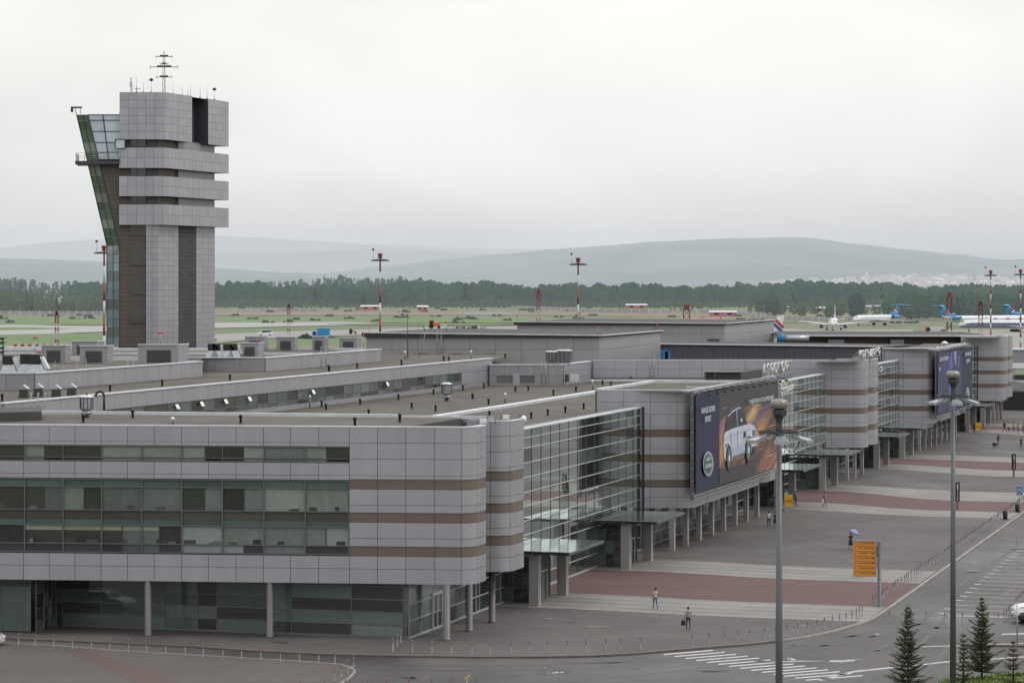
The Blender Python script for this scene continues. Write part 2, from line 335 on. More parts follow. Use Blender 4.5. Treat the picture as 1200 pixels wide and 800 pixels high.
tint_mult(MATS['leaf_far'], .70, 1.30); add_haze(MATS['leaf_far'], 12500, (.54,.64,.67,1)); tint_mult(MATS['leaf_mid'], .72, 1.28)
mat('trunk_far', (.16,.16,.14), .9, haze=15500)
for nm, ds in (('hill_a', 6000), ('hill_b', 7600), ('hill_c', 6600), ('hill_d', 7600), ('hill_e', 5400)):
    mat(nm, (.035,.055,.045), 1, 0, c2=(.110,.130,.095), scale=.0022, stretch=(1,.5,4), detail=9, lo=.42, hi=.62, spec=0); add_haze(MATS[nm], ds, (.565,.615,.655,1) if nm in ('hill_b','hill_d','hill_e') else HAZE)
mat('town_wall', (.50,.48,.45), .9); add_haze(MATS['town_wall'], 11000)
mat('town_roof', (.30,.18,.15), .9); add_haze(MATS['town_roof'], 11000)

def sheet(name, pts, z, m, kind='structure', parent=None):
    b = MB(); b.poly([(p[0], p[1], z) for p in pts], m)
    return b.build(name, parent, kind)
def gp(*pts): return [G(u, v) for u, v in pts]
RZ = -.12                                            # road level; the plaza is at 0
def rp(*pts): return [G(u, v, RZ) for u, v in pts]
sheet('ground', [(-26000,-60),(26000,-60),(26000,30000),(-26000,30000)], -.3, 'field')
sheet('road', [(-140,90),(160,90),(420,620),(-40,620),(-140,420)], -.12, 'asphalt')
# airfield: grass, heath, taxiways and runway, each sheet a little above the last
def fgp(pts, z): return [G(u, v, 0) for u, v in pts]
fb = MB()
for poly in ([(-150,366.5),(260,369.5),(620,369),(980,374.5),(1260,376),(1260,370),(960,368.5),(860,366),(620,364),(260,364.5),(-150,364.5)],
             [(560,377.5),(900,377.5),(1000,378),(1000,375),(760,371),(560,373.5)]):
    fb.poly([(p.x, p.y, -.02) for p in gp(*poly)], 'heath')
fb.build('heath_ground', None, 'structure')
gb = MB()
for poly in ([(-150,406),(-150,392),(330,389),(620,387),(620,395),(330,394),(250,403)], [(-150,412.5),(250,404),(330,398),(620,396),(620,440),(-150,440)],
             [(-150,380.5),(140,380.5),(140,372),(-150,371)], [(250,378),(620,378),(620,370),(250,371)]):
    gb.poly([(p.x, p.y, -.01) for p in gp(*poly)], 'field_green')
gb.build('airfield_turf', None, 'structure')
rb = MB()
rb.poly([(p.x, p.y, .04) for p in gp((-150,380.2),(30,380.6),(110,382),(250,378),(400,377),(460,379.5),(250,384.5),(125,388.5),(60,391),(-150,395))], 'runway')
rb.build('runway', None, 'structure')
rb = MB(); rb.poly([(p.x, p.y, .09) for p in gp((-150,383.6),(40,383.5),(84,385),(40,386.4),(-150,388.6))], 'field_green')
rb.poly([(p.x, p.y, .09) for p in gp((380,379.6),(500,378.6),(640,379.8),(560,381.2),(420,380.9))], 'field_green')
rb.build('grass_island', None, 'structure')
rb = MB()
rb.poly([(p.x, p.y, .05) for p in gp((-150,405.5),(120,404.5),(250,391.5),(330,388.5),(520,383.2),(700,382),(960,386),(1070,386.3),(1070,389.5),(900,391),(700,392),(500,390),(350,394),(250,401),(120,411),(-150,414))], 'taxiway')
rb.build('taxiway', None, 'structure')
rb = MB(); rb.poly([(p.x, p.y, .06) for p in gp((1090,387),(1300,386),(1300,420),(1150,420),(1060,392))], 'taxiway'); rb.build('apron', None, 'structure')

# hills
def ridge(name, m, Y0, Y1, prof, rough=10, seed=1, nu=130, nv=12):
    rr = random.Random(seed); b = MB(); u0, u1 = prof[0][0], prof[-1][0]
    def pv(u):
        for (a, va), (c, vc) in zip(prof, prof[1:]):
            if a <= u <= c: k = (u-a)/(c-a); k = k*k*(3-2*k)*.5+k*.5; return va+(vc-va)*k
        return prof[-1][1]
    ph = [rr.uniform(0, 6.28) for _ in range(6)]
    pts = []
    def hz(u, a):
        z1 = CH+(VH-pv(u))*Y1/F
        wv = sum(math.sin(u*(.03+.035*i)+ph[i]+a*5)/(i+1.5) for i in range(6))*rough*(.25+a*.4)
        k = a*a*(3-2*a); return max(-5, z1*k + wv*a*(1.12-a) - (0 if a > 0 else 4))
    n = 0
    for j in range(nv+1):
        a = j/nv; Y = Y0+(Y1-Y0)*a
        for i in range(nu+1):
            u = u0+(u1-u0)*i/nu; pts.append(((u-600)*Y/F, Y, hz(u, a)+rr.uniform(-1, 1)*rough*.05))
    fs = [(j*(nu+1)+i, j*(nu+1)+i+1, (j+1)*(nu+1)+i+1, (j+1)*(nu+1)+i) for j in range(nv) for i in range(nu)]
    b.faces(pts, fs, m, True); b.build(name, None, 'structure'); return hz
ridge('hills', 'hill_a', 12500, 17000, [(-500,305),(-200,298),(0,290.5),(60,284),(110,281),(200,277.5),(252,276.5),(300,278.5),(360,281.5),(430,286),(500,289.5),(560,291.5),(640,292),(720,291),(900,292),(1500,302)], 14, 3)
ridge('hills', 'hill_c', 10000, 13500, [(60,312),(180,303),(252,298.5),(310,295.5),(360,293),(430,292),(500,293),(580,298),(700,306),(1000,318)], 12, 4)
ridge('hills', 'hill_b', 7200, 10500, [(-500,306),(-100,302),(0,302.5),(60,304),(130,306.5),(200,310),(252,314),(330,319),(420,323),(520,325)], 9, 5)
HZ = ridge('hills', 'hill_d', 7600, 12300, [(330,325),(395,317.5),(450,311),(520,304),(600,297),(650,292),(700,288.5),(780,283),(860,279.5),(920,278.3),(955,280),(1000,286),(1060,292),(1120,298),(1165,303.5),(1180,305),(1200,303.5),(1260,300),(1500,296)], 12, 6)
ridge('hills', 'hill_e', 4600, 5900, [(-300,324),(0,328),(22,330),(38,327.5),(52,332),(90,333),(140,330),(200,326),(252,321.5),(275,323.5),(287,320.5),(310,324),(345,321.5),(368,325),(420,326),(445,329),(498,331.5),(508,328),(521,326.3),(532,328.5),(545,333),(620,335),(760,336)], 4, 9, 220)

# distant town on the right-hand slope: nobody could count it
tb = MB(); rr = random.Random(11)
for i in range(330):
    u = rr.triangular(880, 1230, 1130); a = rr.uniform(0, .27) if u > 1000 else rr.uniform(0, .15); Y = 7600+4700*a; X = (u-600)*Y/F; z = HZ(u, a)
    w_, d_, h_ = rr.uniform(8, 22), rr.uniform(8, 14), rr.uniform(5, 9)
    if rr.random() < .08: w_, h_ = w_*1.8, h_*2.4
    tb.box((X, Y, z-2), (w_, d_, h_+2), 'town_wall'); 
    if h_ < 12: tb.hexa([(X-w_/2,Y-d_/2,z+h_),(X+w_/2,Y-d_/2,z+h_),(X+w_/2,Y+d_/2,z+h_),(X-w_/2,Y+d_/2,z+h_)], [(X-w_/2,Y-.2,z+h_+3),(X+w_/2,Y-.2,z+h_+3),(X+w_/2,Y+.2,z+h_+3),(X-w_/2,Y+.2,z+h_+3)], 'town_roof' if rr.random() < .6 else 'town_wall')
tb.build('distant_town', None, 'stuff', 'pale scattered houses of a hazy town at the foot of the right-hand hill', 'town')

# forest: crowns made of leaf clumps
def leaf_tree(b, x, y, z, h, rr, kind, n=34, wd=None):
    w_ = wd or h*rr.uniform(.20,.30)
    if kind == 'conifer':
        for i in range(n):
            k = rr.random()**1.3; r = (1-k)*w_*.75*rr.uniform(.5,1.1)+.15; a = rr.uniform(0, 6.283); zz = z+h*(.12+.86*k); s = h*.075*(1.25-k)
            cx, cy = x+math.cos(a)*r, y+math.sin(a)*r
            b.poly([(cx-s, cy, zz-s*.9), (cx+s, cy-s*.4, zz-s*.8), (cx-math.cos(a)*r*.3, cy, zz+s*1.5)], 'conifer_far')
        b.poly([(x-h*.035,y,z+h*.8),(x+h*.035,y,z+h*.8),(x,y,z+h*1.04)], 'conifer_far'); return
    b.faces([(x-.02*h,y,z),(x+.02*h,y,z),(x+.012*h,y,z+h*.6),(x-.012*h,y,z+h*.6)], [(0,1,2,3)], 'trunk_far')
    tt = rr.uniform(.15,.85)
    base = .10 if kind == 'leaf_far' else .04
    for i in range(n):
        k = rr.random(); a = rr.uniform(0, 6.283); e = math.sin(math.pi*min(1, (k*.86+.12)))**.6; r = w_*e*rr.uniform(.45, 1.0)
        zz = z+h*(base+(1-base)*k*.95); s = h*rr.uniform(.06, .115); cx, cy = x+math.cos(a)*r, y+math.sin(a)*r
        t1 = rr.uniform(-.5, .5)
        b.poly([(cx-s, cy+t1*s, zz-s*.5), (cx+s*.2, cy-s*.4, zz-s*.85), (cx+s, cy-t1*s, zz+s*.1), (cx+s*.3, cy, zz+s*.9), (cx-s*.7, cy+.3*s, zz+s*.6)], kind, smooth=False, tint=max(0,min(1,tt+rr.uniform(-.16,.16)+(k-.5)*.35)))  # crown light painted in: tint rises towards the treetop, plus random variation
def belt(name, label, rows, u0, u1, step, hmin, hmax, kind, seed, n=34, con=.12, base_v=None):
    b = MB(); rr = random.Random(seed)
    for Y in rows:
        X = (u0-600)*Y/F; X1 = (u1-600)*Y/F
        while X < X1:
            u = X*F/Y+600; dY = rr.uniform(-18, 18)
            hh = (hmin+(hmax-hmin)*(.5+.5*math.sin(u*.021+Y*.01)*math.sin(u*.0063+2)))*rr.uniform(.86, 1.10)*(1+.05*math.sin(u*.067+1)+.04*math.sin(u*.19))
            leaf_tree(b, X+rr.uniform(-1.5,1.5), Y+dY, 0, hh, rr, 'conifer' if rr.random() < con else kind, n)
            X += step*rr.uniform(.7, 1.3)
    return b.build(name, None, 'stuff', label, 'forest')
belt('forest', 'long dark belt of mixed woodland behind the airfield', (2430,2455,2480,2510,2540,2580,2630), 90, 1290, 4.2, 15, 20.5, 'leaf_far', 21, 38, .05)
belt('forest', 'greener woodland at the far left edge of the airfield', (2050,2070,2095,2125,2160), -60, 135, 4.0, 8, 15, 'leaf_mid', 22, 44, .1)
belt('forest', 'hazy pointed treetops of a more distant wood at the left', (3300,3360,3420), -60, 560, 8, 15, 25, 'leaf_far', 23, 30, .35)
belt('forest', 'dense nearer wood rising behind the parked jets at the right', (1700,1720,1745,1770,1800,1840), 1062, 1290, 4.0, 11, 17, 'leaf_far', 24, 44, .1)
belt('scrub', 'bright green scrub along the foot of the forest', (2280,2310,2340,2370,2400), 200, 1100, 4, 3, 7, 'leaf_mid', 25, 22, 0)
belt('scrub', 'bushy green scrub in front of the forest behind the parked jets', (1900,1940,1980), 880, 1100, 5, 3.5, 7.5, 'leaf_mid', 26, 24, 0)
sb = MB(); rr = random.Random(77)               # low bushes scattered over the field
for i in range(130):
    v = rr.choice([rr.uniform(358.5,366), rr.uniform(369.5,379)]); u = rr.uniform(-20,1110); p = G(u, v); 
    if 120 < u < 255 and v > 370: continue
    for q in range(5): s = rr.uniform(.5,1.3); a = rr.uniform(-3,3); z = rr.uniform(.2,1.0); sb.poly([(p.x+a-s*1.5,p.y,0),(p.x+a+s*1.4,p.y+.3,0),(p.x+a+s*.8,p.y,z+s*.4),(p.x+a-s*.5,p.y,z+s*.7)],'leaf_mid')
sb.build('bushes', None, 'stuff', 'low green bushes scattered across the rough airfield grass', 'bushes')
# single trees that stand clear of the belts
k = 0
for (u, v, h_, kind, lab) in ((905,371,12,'leaf_far','dark round tree at left end of the scrub by the taxiing jet'), (915,368,9,'leaf_mid','lighter tree just right of the dark round one by the scrub'),
        (1004,371,13,'leaf_far','broad dark tree behind the nose of the blue tailed jet'), (985,370,10,'leaf_mid','mid green tree left of the broad dark one behind the jets'), (940,370,8,'leaf_mid','low bushy tree above the left wing of the taxiing jet'),
        (1042,374,12,'leaf_far','tree behind the middle of the blue tailed jet'), (972,373,7,'leaf_mid','small round bush above the taxiing jet'), (1068,374,14,'leaf_far','tall tree just behind the blue tail fin'),
        (893,367,11,'leaf_mid','tree at the right end of the long grey fence')):
    p = G(u, v); rr = random.Random(100+k); k += 1
    r = thing('tree', p, lab, 'tree', 'single trees in front of the forest')
    b = MB(); leaf_tree(b, p.x, p.y, 0, h_*1.15, rr, kind, 150, h_*.42); b.v = b.v; b.build('crown', r)
    b = MB(); b.tube(p, p+Vector((0,0,h_*.6)), .3, 'bark', .12, 6); b.build('trunk', r)

# ---------------------------------------------------------------- forecourt
KERB = [(-400,718),(-60,743.5),(0,746.5),(80,750),(160,753.6),(230,756.6),(300,761.5),(380,765.5),(475,767.5),(560,768.6),(640,768.4),(700,767),(745,764.4),(780,761.5),(834,757),(870,754.3),(909,750),(935,746.6),(957,742.5),(975,738.6),(990,734.3),(1006,729.5),(1020,724.6)]
kp = [G(u, v) for u, v in KERB]
for s_ in (-2, 20, 45, 70, 95, 130, 180, 240, 300, 420): kp.append(W(s_, -35.1))
b = MB(); b.poly([(p.x, p.y, 0) for p in kp]+[(100,640,0),(-60,640,0),(-140,420,0),(-140,230,0)], 'paver'); b.build('plaza_paving', None, 'structure')
b = MB()
for i, (p, q) in enumerate(zip(kp, kp[1:])):
    d_ = (q-p).normalized(); o_ = Vector((d_.y, -d_.x, 0)); far = i > 15
    m_ = 'kerbstone' if far else 'kerb_dark'
    a1, a2, b1, b2 = p-o_*.02, q-o_*.02, p+o_*.2, q+o_*.2
    b.hexa([Vector((x.x, x.y, RZ-.02)) for x in (a1, b1, b2, a2)], [Vector((x.x, x.y, .015)) for x in (a1, b1, b2, a2)], m_)
    if not far:
        a1, a2, b1, b2 = p-o_*.16, q-o_*.16, p-o_*.02, q-o_*.02
        b.faces([Vector((x.x,x.y,.004)) for x in (a1,b1,b2,a2)], [(0,1,2,3)], 'kerbstone')
b.build('kerb', None, 'structure')
def band(b, near, far, m, z):
    """near / far: lists of (t, s) along the two edges, from the building to the kerb"""
    for (t0, s0), (t1, s1), (t2, s2), (t3, s3) in zip(near, near[1:], far, far[1:]):
        b.poly([W(s0,t0,z), W(s1,t1,z), W(s3,t3,z), W(s2,t2,z)], m, tint=.5)
TT = (-64.8, -58.5, -54, -50, -45, -35.3)
def edge(sb, sr): return [(t, sb+(sr-sb)*k) for t, k in zip(TT, (0, 0, .35, .75, 1, 1))]
for (a, c, d_, e_) in (((-9.9,-11.2),(.4,-1.4),(18.7,16.1),(29,26.4)), ((86.7,81.8),(97,90.1),(113.9,104.2),(124,118.4)), ((153.8,145),(164,156.4),(175.9,172.8),(186,184)), ((246,235),(256,245),(266,256),(276,267))):
    rb = MB(); band(rb, edge(*c), edge(*d_), 'red_paver', .006); rb.build('red_paving_band', None, 'structure')
    rb = MB()
    for (p0, p1) in ((a, c), (d_, e_)):
        n_ = 8
        for i in range(n_):
            f0, f1 = i/n_, (i+1)/n_; lerp = lambda k: (p0[0]+(p1[0]-p0[0])*k, p0[1]+(p1[1]-p0[1])*k)
            band(rb, edge(*lerp(f0)), edge(*lerp(f1)), 'pale_paver' if i % 2 == 0 else 'pale_paver_line', .010)
    rb.build('pale_paving_band', None, 'structure')
# brown paved island, lower left
ISL = [(-250,746),(-60,749.5),(0,752.5),(60,755.5),(130,761),(200,765.5),(290,770.5),(350,774),(400,778),(412,782),(416,786),(410,793),(398,801),(380,815),(330,860),(-250,860)]
b = MB(); ip = [G(u,v,-.02) for u,v in ISL]; b.prism([(p.x,p.y) for p in ip], RZ-.02, -.02, 'island_paver'); b.build('paved_island', None, 'structure')
b = MB(); b.poly([(p.x,p.y,-.014) for p in gp((62,757),(100,760),(150,777),(215,801),(280,830),(220,830),(160,800),(100,773))], 'red_soft'); b.build('red_path', None, 'structure')
b = MB()
for p, q in zip(ip[2:], ip[3:-2]): b.bar(p+Vector((0,0,-.04)), q+Vector((0,0,-.04)), .16, .13, 'kerbstone')
b.build('kerb', None, 'structure')
# second kerb island at the bottom edge and the lawn, right
b = MB(); lp = gp((1099,796.5),(1120,793.5),(1150,790.5),(1180,787),(1215,786),(1320,788),(1320,900),(1060,900)); b.prism([(p.x,p.y) for p in lp], RZ-.02, 0, 'lawn_green'); b.build('lawn', None, 'structure')
gbm = MB(); rr = random.Random(5)
for i in range(2600):
    u, v = rr.uniform(1100, 1215), rr.uniform(788, 812); p = G(u, v)
    if v < 797-(u-1099)*.1: continue
    h_ = rr.uniform(.06,.17); x = rr.uniform(-.05,.05); gbm.poly([(p.x-.03,p.y,0),(p.x+.03,p.y,0),(p.x+x,p.y+x,h_)], 'lawn_green')
gbm.build('grass', None, 'stuff', 'short bright green grass tufts on the lawn by the spruces', 'grass')
mat('tyre_track', (.046,.043,.041), .6, 0, c2=(.070,.065,.061), scale=1.2, stretch=(1,.25,1), detail=8)
mat('road_paint_worn', (.42,.41,.40), .65, 0, c2=(.20,.195,.19), scale=2.5, detail=9, lo=.45, hi=.72)
PM = ['road_paint']
# painted markings, each a sheet above the road
b = MB(); 
def mark(*pts): b.poly([(p.x,p.y,RZ+.005) for p in rp(*pts)], PM[0])
for i in range(14):                                  # zebra crossing: stripes lie across the direction the crossing runs
    k = i/13; xl, yl = 777+(944-777)*k, 767+(797-767)*k; xr, yr = xl+58+8*k, yl-4.9-.4*k
    mark((xl, yl), (xl+1.2, yl-1.15), (xr+1.2, yr-1.15), (xr, yr))
PM[0] = 'road_paint_worn'
for i in range(24):                                  # parking bays
    s_ = -3.5+i*3.02; t0 = -30.3; p0, p1 = W(s_, t0, RZ+.005), W(s_-.9, t0+19, RZ+.005)
    d_ = E1*.08
    b.poly([p0-d_, p1-d_, p1+d_, p0+d_], 'road_paint_worn')
    q = W(s_, t0-.25, .006); b.box((q.x,q.y,RZ+.0055), (.55,.22,.03), 'white_trim', rz=-.3)
mark((1111,720.4),(1111,721.2),(1230,724.6),(1230,723.8)); mark((1174,742),(1174,743.4),(1230,742),(1230,740.5))
mark((960,795.3),(1000,785.6),(1040,781.5),(1100,775.5),(1101,776.7),(1040,783),(1000,787.3),(960,797.5)); mark((1100,775),(1200,768.6),(1200,769.7),(1100,776.3))
mark((972,773.3),(1002,772.8),(1002,773.9),(985,775.5),(972,774.9)); mark((903,775),(940,773.6),(972,774),(940,774.6),(903,776))
mark((1050,757.8),(1220,752.5),(1220,753.2),(1050,758.6))
b.build('road_markings', None, 'structure')
tm = MB()                                            # darker wheel tracks on the road
for off, a0, a1 in ((3.4,-46,60),(5.2,-46,60),(7.6,-40,90),(9.3,-40,90)):
    P = [W(a0+(a1-a0)*i/40, -35.1+off+.35*math.sin(i*.3+off), RZ+.004) for i in range(41)]
    for p, q in zip(P, P[1:]): n = N1*.17; tm.poly([p-n,p+n,q+n,q-n],'tyre_track')
for pts in ([(430,778),(520,780),(620,779.5),(720,776),(820,768),(900,760),(960,752),(1010,743),(1060,730)],[(430,783.5),(520,785.5),(620,785),(720,781),(820,773),(900,765),(970,755.5),(1030,744),(1080,730)],[(640,800),(740,792),(850,779),(950,768),(1080,758),(1200,752)]):
    P = rp(*pts)
    for p, q in zip(P, P[1:]): d = (q-p).normalized(); n = Vector((d.y,-d.x,0))*.16; tm.poly([p-n+Vector((0,0,.004)),p+n+Vector((0,0,.004)),q+n+Vector((0,0,.004)),q-n+Vector((0,0,.004))],'tyre_track')
tm.build('wheel_tracks', None, 'structure')
b = MB(); b.bar(G(1131,755.5,RZ+.06), G(1260,758,RZ+.06), .2, .14, 'kerb_dark'); b.bar(G(1186,643,RZ+.06), G(1240,640,RZ+.06), .25, .16, 'kerbstone'); b.build('kerb', None, 'structure')
# worn patches and puddles
m, t, bs, o = nt('water'); bs.inputs['Base Color'].default_value = (.03,.03,.03,1); bs.inputs['Roughness'].default_value = .04; bs.inputs['IOR'].default_value = 1.33; bs.inputs['Coat Weight'].default_value = 1; MATS['water'] = m
mat('tar', (.055,.052,.050), .7, 0, var=.2, scale=2)
def blob(m_, u, v, du, dv, z, seed, name):
    rr = random.Random(seed); pts = []
    for i in range(26):
        a = 6.283*i/26; k = 1+.28*math.sin(a*2+seed)+.18*math.sin(a*3+seed*2)+.08*rr.uniform(-1,1); pts.append(G(u+du*k*math.cos(a), v+dv*k*math.sin(a), z))
    b = MB(); b.poly([(p.x,p.y,z) for p in pts][::-1], m_); b.build(name, None, 'structure')
for i, (u, v, du, dv) in enumerate(((652,787.5,13,1.5),(640,781.5,5,.8),(480,793.8,13,1.5),(925,771.5,9,2.0),(893,774,16,1.2),(835,786,13,1.1))):
    blob('tar', u, v, du*1.35, dv*1.6, RZ+.003, i+3, 'wet_asphalt'); blob('water', u, v, du*.72, dv*.7, RZ+.007, i+3, 'puddle')
for i, (u, v, du, dv) in enumerate(((700,733.6,13,.5),(644,724.5,4,.7),(939,732,6,.5),(1028,742.5,3,.8),(1000,772,14,.3),(1140,668,8,.4))): blob('pale_paver', u, v, du, dv, .014 if v < 735 else RZ+.004, i+1, 'pale_patch')
for i, (u, v, du, dv) in enumerate(((670,728.6,4.5,1),(744,783,7,.8),(595,791.5,22,1.1),(400,777,20,.8),(1000,745,30,1.2),(560,773.3,18,.8),(960,756,26,.8),(700,776,40,.7),(1100,735,22,.7),(330,752,10,.7))): blob('tar', u, v, du, dv, .014 if (u, v) in ((670,728.6),(330,752)) else RZ+.004, i+9, 'tar_patch')
# ================================================================ terminal
# cladding: sheets along a plan path, outside on the right of the walking direction
ROWS = [(15.2,14.07,'panel'),(14.07,12.92,'panel'),(12.92,11.73,'panel'),(11.73,11.46,'panel'),(11.46,10.75,'panel_brown'),(10.75,9.62,'panel'),(9.62,9.07,'panel'),(9.07,8.37,'panel_brown'),
        (8.37,7.24,'panel'),(7.24,6.65,'panel'),(6.65,5.95,'panel_brown'),(5.95,5.04,'panel'),(5.04,3.97,'panel')]
def fillet(pts, r, n=8):
    """round the inner corners of a polyline"""
    out = [Vector(pts[0][:2])]
    for a, b, c in zip(pts, pts[1:], pts[2:]):
        a, b, c = Vector(a[:2]), Vector(b[:2]), Vector(c[:2]); d1 = (a-b).normalized(); d2 = (c-b).normalized(); ang = d1.angle(d2); L = r/math.tan(ang/2)
        p, q = b+d1*L, b+d2*L; ctr = b+(d1+d2).normalized()*(r/math.sin(ang/2)); a0 = math.atan2(p.y-ctr.y, p.x-ctr.x); a1 = math.atan2(q.y-ctr.y, q.x-ctr.x)
        da = (a1-a0+math.pi) % (2*math.pi)-math.pi
        out += [Vector((ctr.x+r*math.cos(a0+da*i/n), ctr.y+r*math.sin(a0+da*i/n))) for i in range(n+1)]
    out.append(Vector(pts[-1][:2])); return out
def plen(P): return sum((q-p).length for p, q in zip(P, P[1:]))
def subpath(P, l0, l1):
    out = []; l = 0
    for p, q in zip(P, P[1:]):
        d = (q-p).length
        if l+d > l0 and l < l1:
            k0 = max(0, (l0-l)/d); k1 = min(1, (l1-l)/d)
            if not out: out.append(p+(q-p)*k0)
            out.append(p+(q-p)*k1)
        l += d
    return out
def offs(P, d):
    """offset to the right by d (negative: inwards)"""
    out = []
    for i, p in enumerate(P):
        a = (P[i]-P[i-1]).normalized() if i else (P[1]-P[0]).normalized(); c = (P[i+1]-P[i]).normalized() if i < len(P)-1 else a
        t = (a+c).normalized(); k = 1/max(.5, t.dot(a)); out.append(p+Vector((t.y, -t.x))*d*k)
    return out
def clad(b, P, cuts, rows, gap=.034, th=.07, inset_brown=.05, back='joint', hgap=.028):
    for l0, l1 in zip(cuts, cuts[1:]):
        S0 = subpath(P, l0+gap/2, l1-gap/2)
        if len(S0) < 2: continue
        for z1, z0, m in rows:
            o = -inset_brown if m == 'panel_brown' else 0; g = hgap/2 if z1-z0 > .3 else hgap/3
            out_ = offs(S0, o) if o else S0; inn = offs(S0, o-th); tt = R.random()
            for i in range(len(S0)-1):
                p, q, pi, qi = out_[i], out_[i+1], inn[i], inn[i+1]
                b.poly([(p.x,p.y,z0+g),(q.x,q.y,z0+g),(q.x,q.y,z1-g),(p.x,p.y,z1-g)], m, tint=tt)
                b.poly([(pi.x,pi.y,z1-g),(p.x,p.y,z1-g),(q.x,q.y,z1-g),(qi.x,qi.y,z1-g)], m, tint=tt)
                b.poly([(pi.x,pi.y,z0+g),(qi.x,qi.y,z0+g),(q.x,q.y,z0+g),(p.x,p.y,z0+g)], m, tint=tt)
            p, pi, q, qi = out_[0], inn[0], out_[-1], inn[-1]
            b.poly([(pi.x,pi.y,z0+g),(p.x,p.y,z0+g),(p.x,p.y,z1-g),(pi.x,pi.y,z1-g)], m, tint=tt); b.poly([(q.x,q.y,z0+g),(qi.x,qi.y,z0+g),(qi.x,qi.y,z1-g),(q.x,q.y,z1-g)], m, tint=tt)
def evencuts(L, step, start=0): n = max(1, round((L-start)/step)); return [start+(L-start)*i/n for i in range(n+1)]
def block(parent, ring, path, cuts, rows, ztop=15.2, zbot=3.97, roofmat='roof_felt', name='cladding'):
    """solid of plan `ring` with a flat roof; its outer walls follow `path` and are clad"""
    b = MB(); core = offs(path, -.13)
    b.prism([(p.x,p.y) for p in core]+[(p[0],p[1]) for p in ring], zbot+.02, ztop-.12, 'soffit'); b.build('wall', parent)
    b = MB(); rp_ = offs(path, -.3); b.poly([(p.x,p.y,ztop-.115) for p in rp_]+[(p[0],p[1],ztop-.115) for p in ring], roofmat); b.build('roof', parent)
    b = MB(); bk = offs(path, -.09)
    for p, q in zip(bk, bk[1:]): b.poly([(p.x,p.y,zbot+.03),(q.x,q.y,zbot+.03),(q.x,q.y,ztop-.03),(p.x,p.y,ztop-.03)], 'joint')
    clad(b, path, cuts, rows); b.build(name, parent)
    b = MB(); a, c = offs(path, .03), offs(path, -.32)
    for i in range(len(a)-1):
        b.hexa([(a[i].x,a[i].y,ztop-.02),(a[i+1].x,a[i+1].y,ztop-.02),(c[i+1].x,c[i+1].y,ztop-.02),(c[i].x,c[i].y,ztop-.02)], [(a[i].x,a[i].y,ztop+.05),(a[i+1].x,a[i+1].y,ztop+.05),(c[i+1].x,c[i+1].y,ztop+.05),(c[i].x,c[i].y,ztop+.05)], 'white_trim')
    b.build('parapet_coping', parent)
TS, TC, TG = -60.25, -61.9, -65.0
def pod_path(x0, Yf, s1, r=1.35, slope=0.0, ret=2.2):
    """front wall at Y=Yf from x0, rounded corner, side wall on t=TS up to s1, then back inwards"""
    # corner: front line (x, Yf+slope*(x-x0)) meets the side line
    d = (1, slope); t0 = x0*N1.x+Yf*N1.y; k = (TS-t0)/(d[0]*N1.x+d[1]*N1.y); c = Vector((x0+k, Yf+slope*k)); e = W(s1, TS).xy
    P = fillet([(x0, Yf), c, e], r); return P, c
def wedge_ring(P, s1, depth): a = W(s1, TS-depth); return [a.xy, Vector((P[0].x, max(a.y, P[0].y+.5)))]

T1 = thing('terminal_building', W(5, -75), 'near half of the long grey terminal, office wing with ribbon windows in front', 'building', 'wings of the airport terminal')
T2 = thing('terminal_building', W(160, -75), 'middle part of the long grey terminal with white rooftop letters on its rounded corner', 'building', 'wings of the airport terminal')
T3 = thing('terminal_building', W(290, -75), 'farthest part of the long grey terminal at the right edge of the photo', 'building', 'wings of the airport terminal')

# --- near office block: the front wall
XR, YR = -3.55, 198.35; SL = -.104                                # front wall line: Y = YR + SL*(x-XR)
XL = -62.0
def FX(u): k = (u-600)/F; Y = (YR-SL*XR)/(1-SL*k); return k*Y       # plan X where column u meets the front wall line
def FL(u): return (FX(u)-XL)*math.hypot(1, SL)                     # length along the path
PF, cF = pod_path(XL, YR+SL*(XL-XR), -27.1, 1.4, SL)
LF = plen(PF)
major = [409.5,442.5,475.5,509.5,540.5]
minor = [-190,-158,-126,-94,-63,-33,-3,27.5,57.7,87.7,118.5,149.5,180.7,212.5,244.2,276.5,308.7,340.5,373.5,409.5]
rowsU = [(15.2,14.07,'panel'),(14.07,13.8,'panel')]; rowsM = [(12.62,11.73,'panel'),(11.73,11.40,'panel')]; rowsL = [(5.95,5.04,'panel'),(5.04,3.97,'panel')]
b = MB(); core = offs(PF, -.35); back = [W(-27.1, -66).xy, W(-13, -66).xy, Vector((-60, 226))]
b.prism([(p.x,p.y) for p in core]+[(p.x,p.y) for p in back], 3.99, 15.05, 'soffit'); b.build('wall', T1)
b = MB(); b.poly([(p.x,p.y,15.06) for p in offs(PF,-.4)]+[(p.x,p.y,15.06) for p in back], 'roof_felt'); b.build('roof', T1)
b = MB(); bk = offs(PF, -.09)
L0 = FL(409.5)
for P_, rz in ((subpath(PF, L0, LF), [(15.17,4.0)]), (subpath(PF, 0, L0), [(15.17,13.8),(12.62,11.40),(5.95,4.0)])):
    bb = offs(P_, -.09)
    for p, q in zip(bb, bb[1:]):
        for z1, z0 in rz: b.poly([(p.x,p.y,z0),(q.x,q.y,z0),(q.x,q.y,z1),(p.x,p.y,z1)], 'joint')
Lc = FL(540.5); cuts = [FL(u) for u in major]; seg = (LF-Lc); cuts += [Lc+seg*.42, Lc+seg*.63, Lc+seg*.82, LF]
clad(b, PF, cuts, ROWS)
for rws in (rowsU, rowsM, rowsL): clad(b, PF, [FL(u) for u in minor], rws)
b.build('cladding', T1)
b = MB(); a, c = offs(PF, .03), offs(PF, -.4)
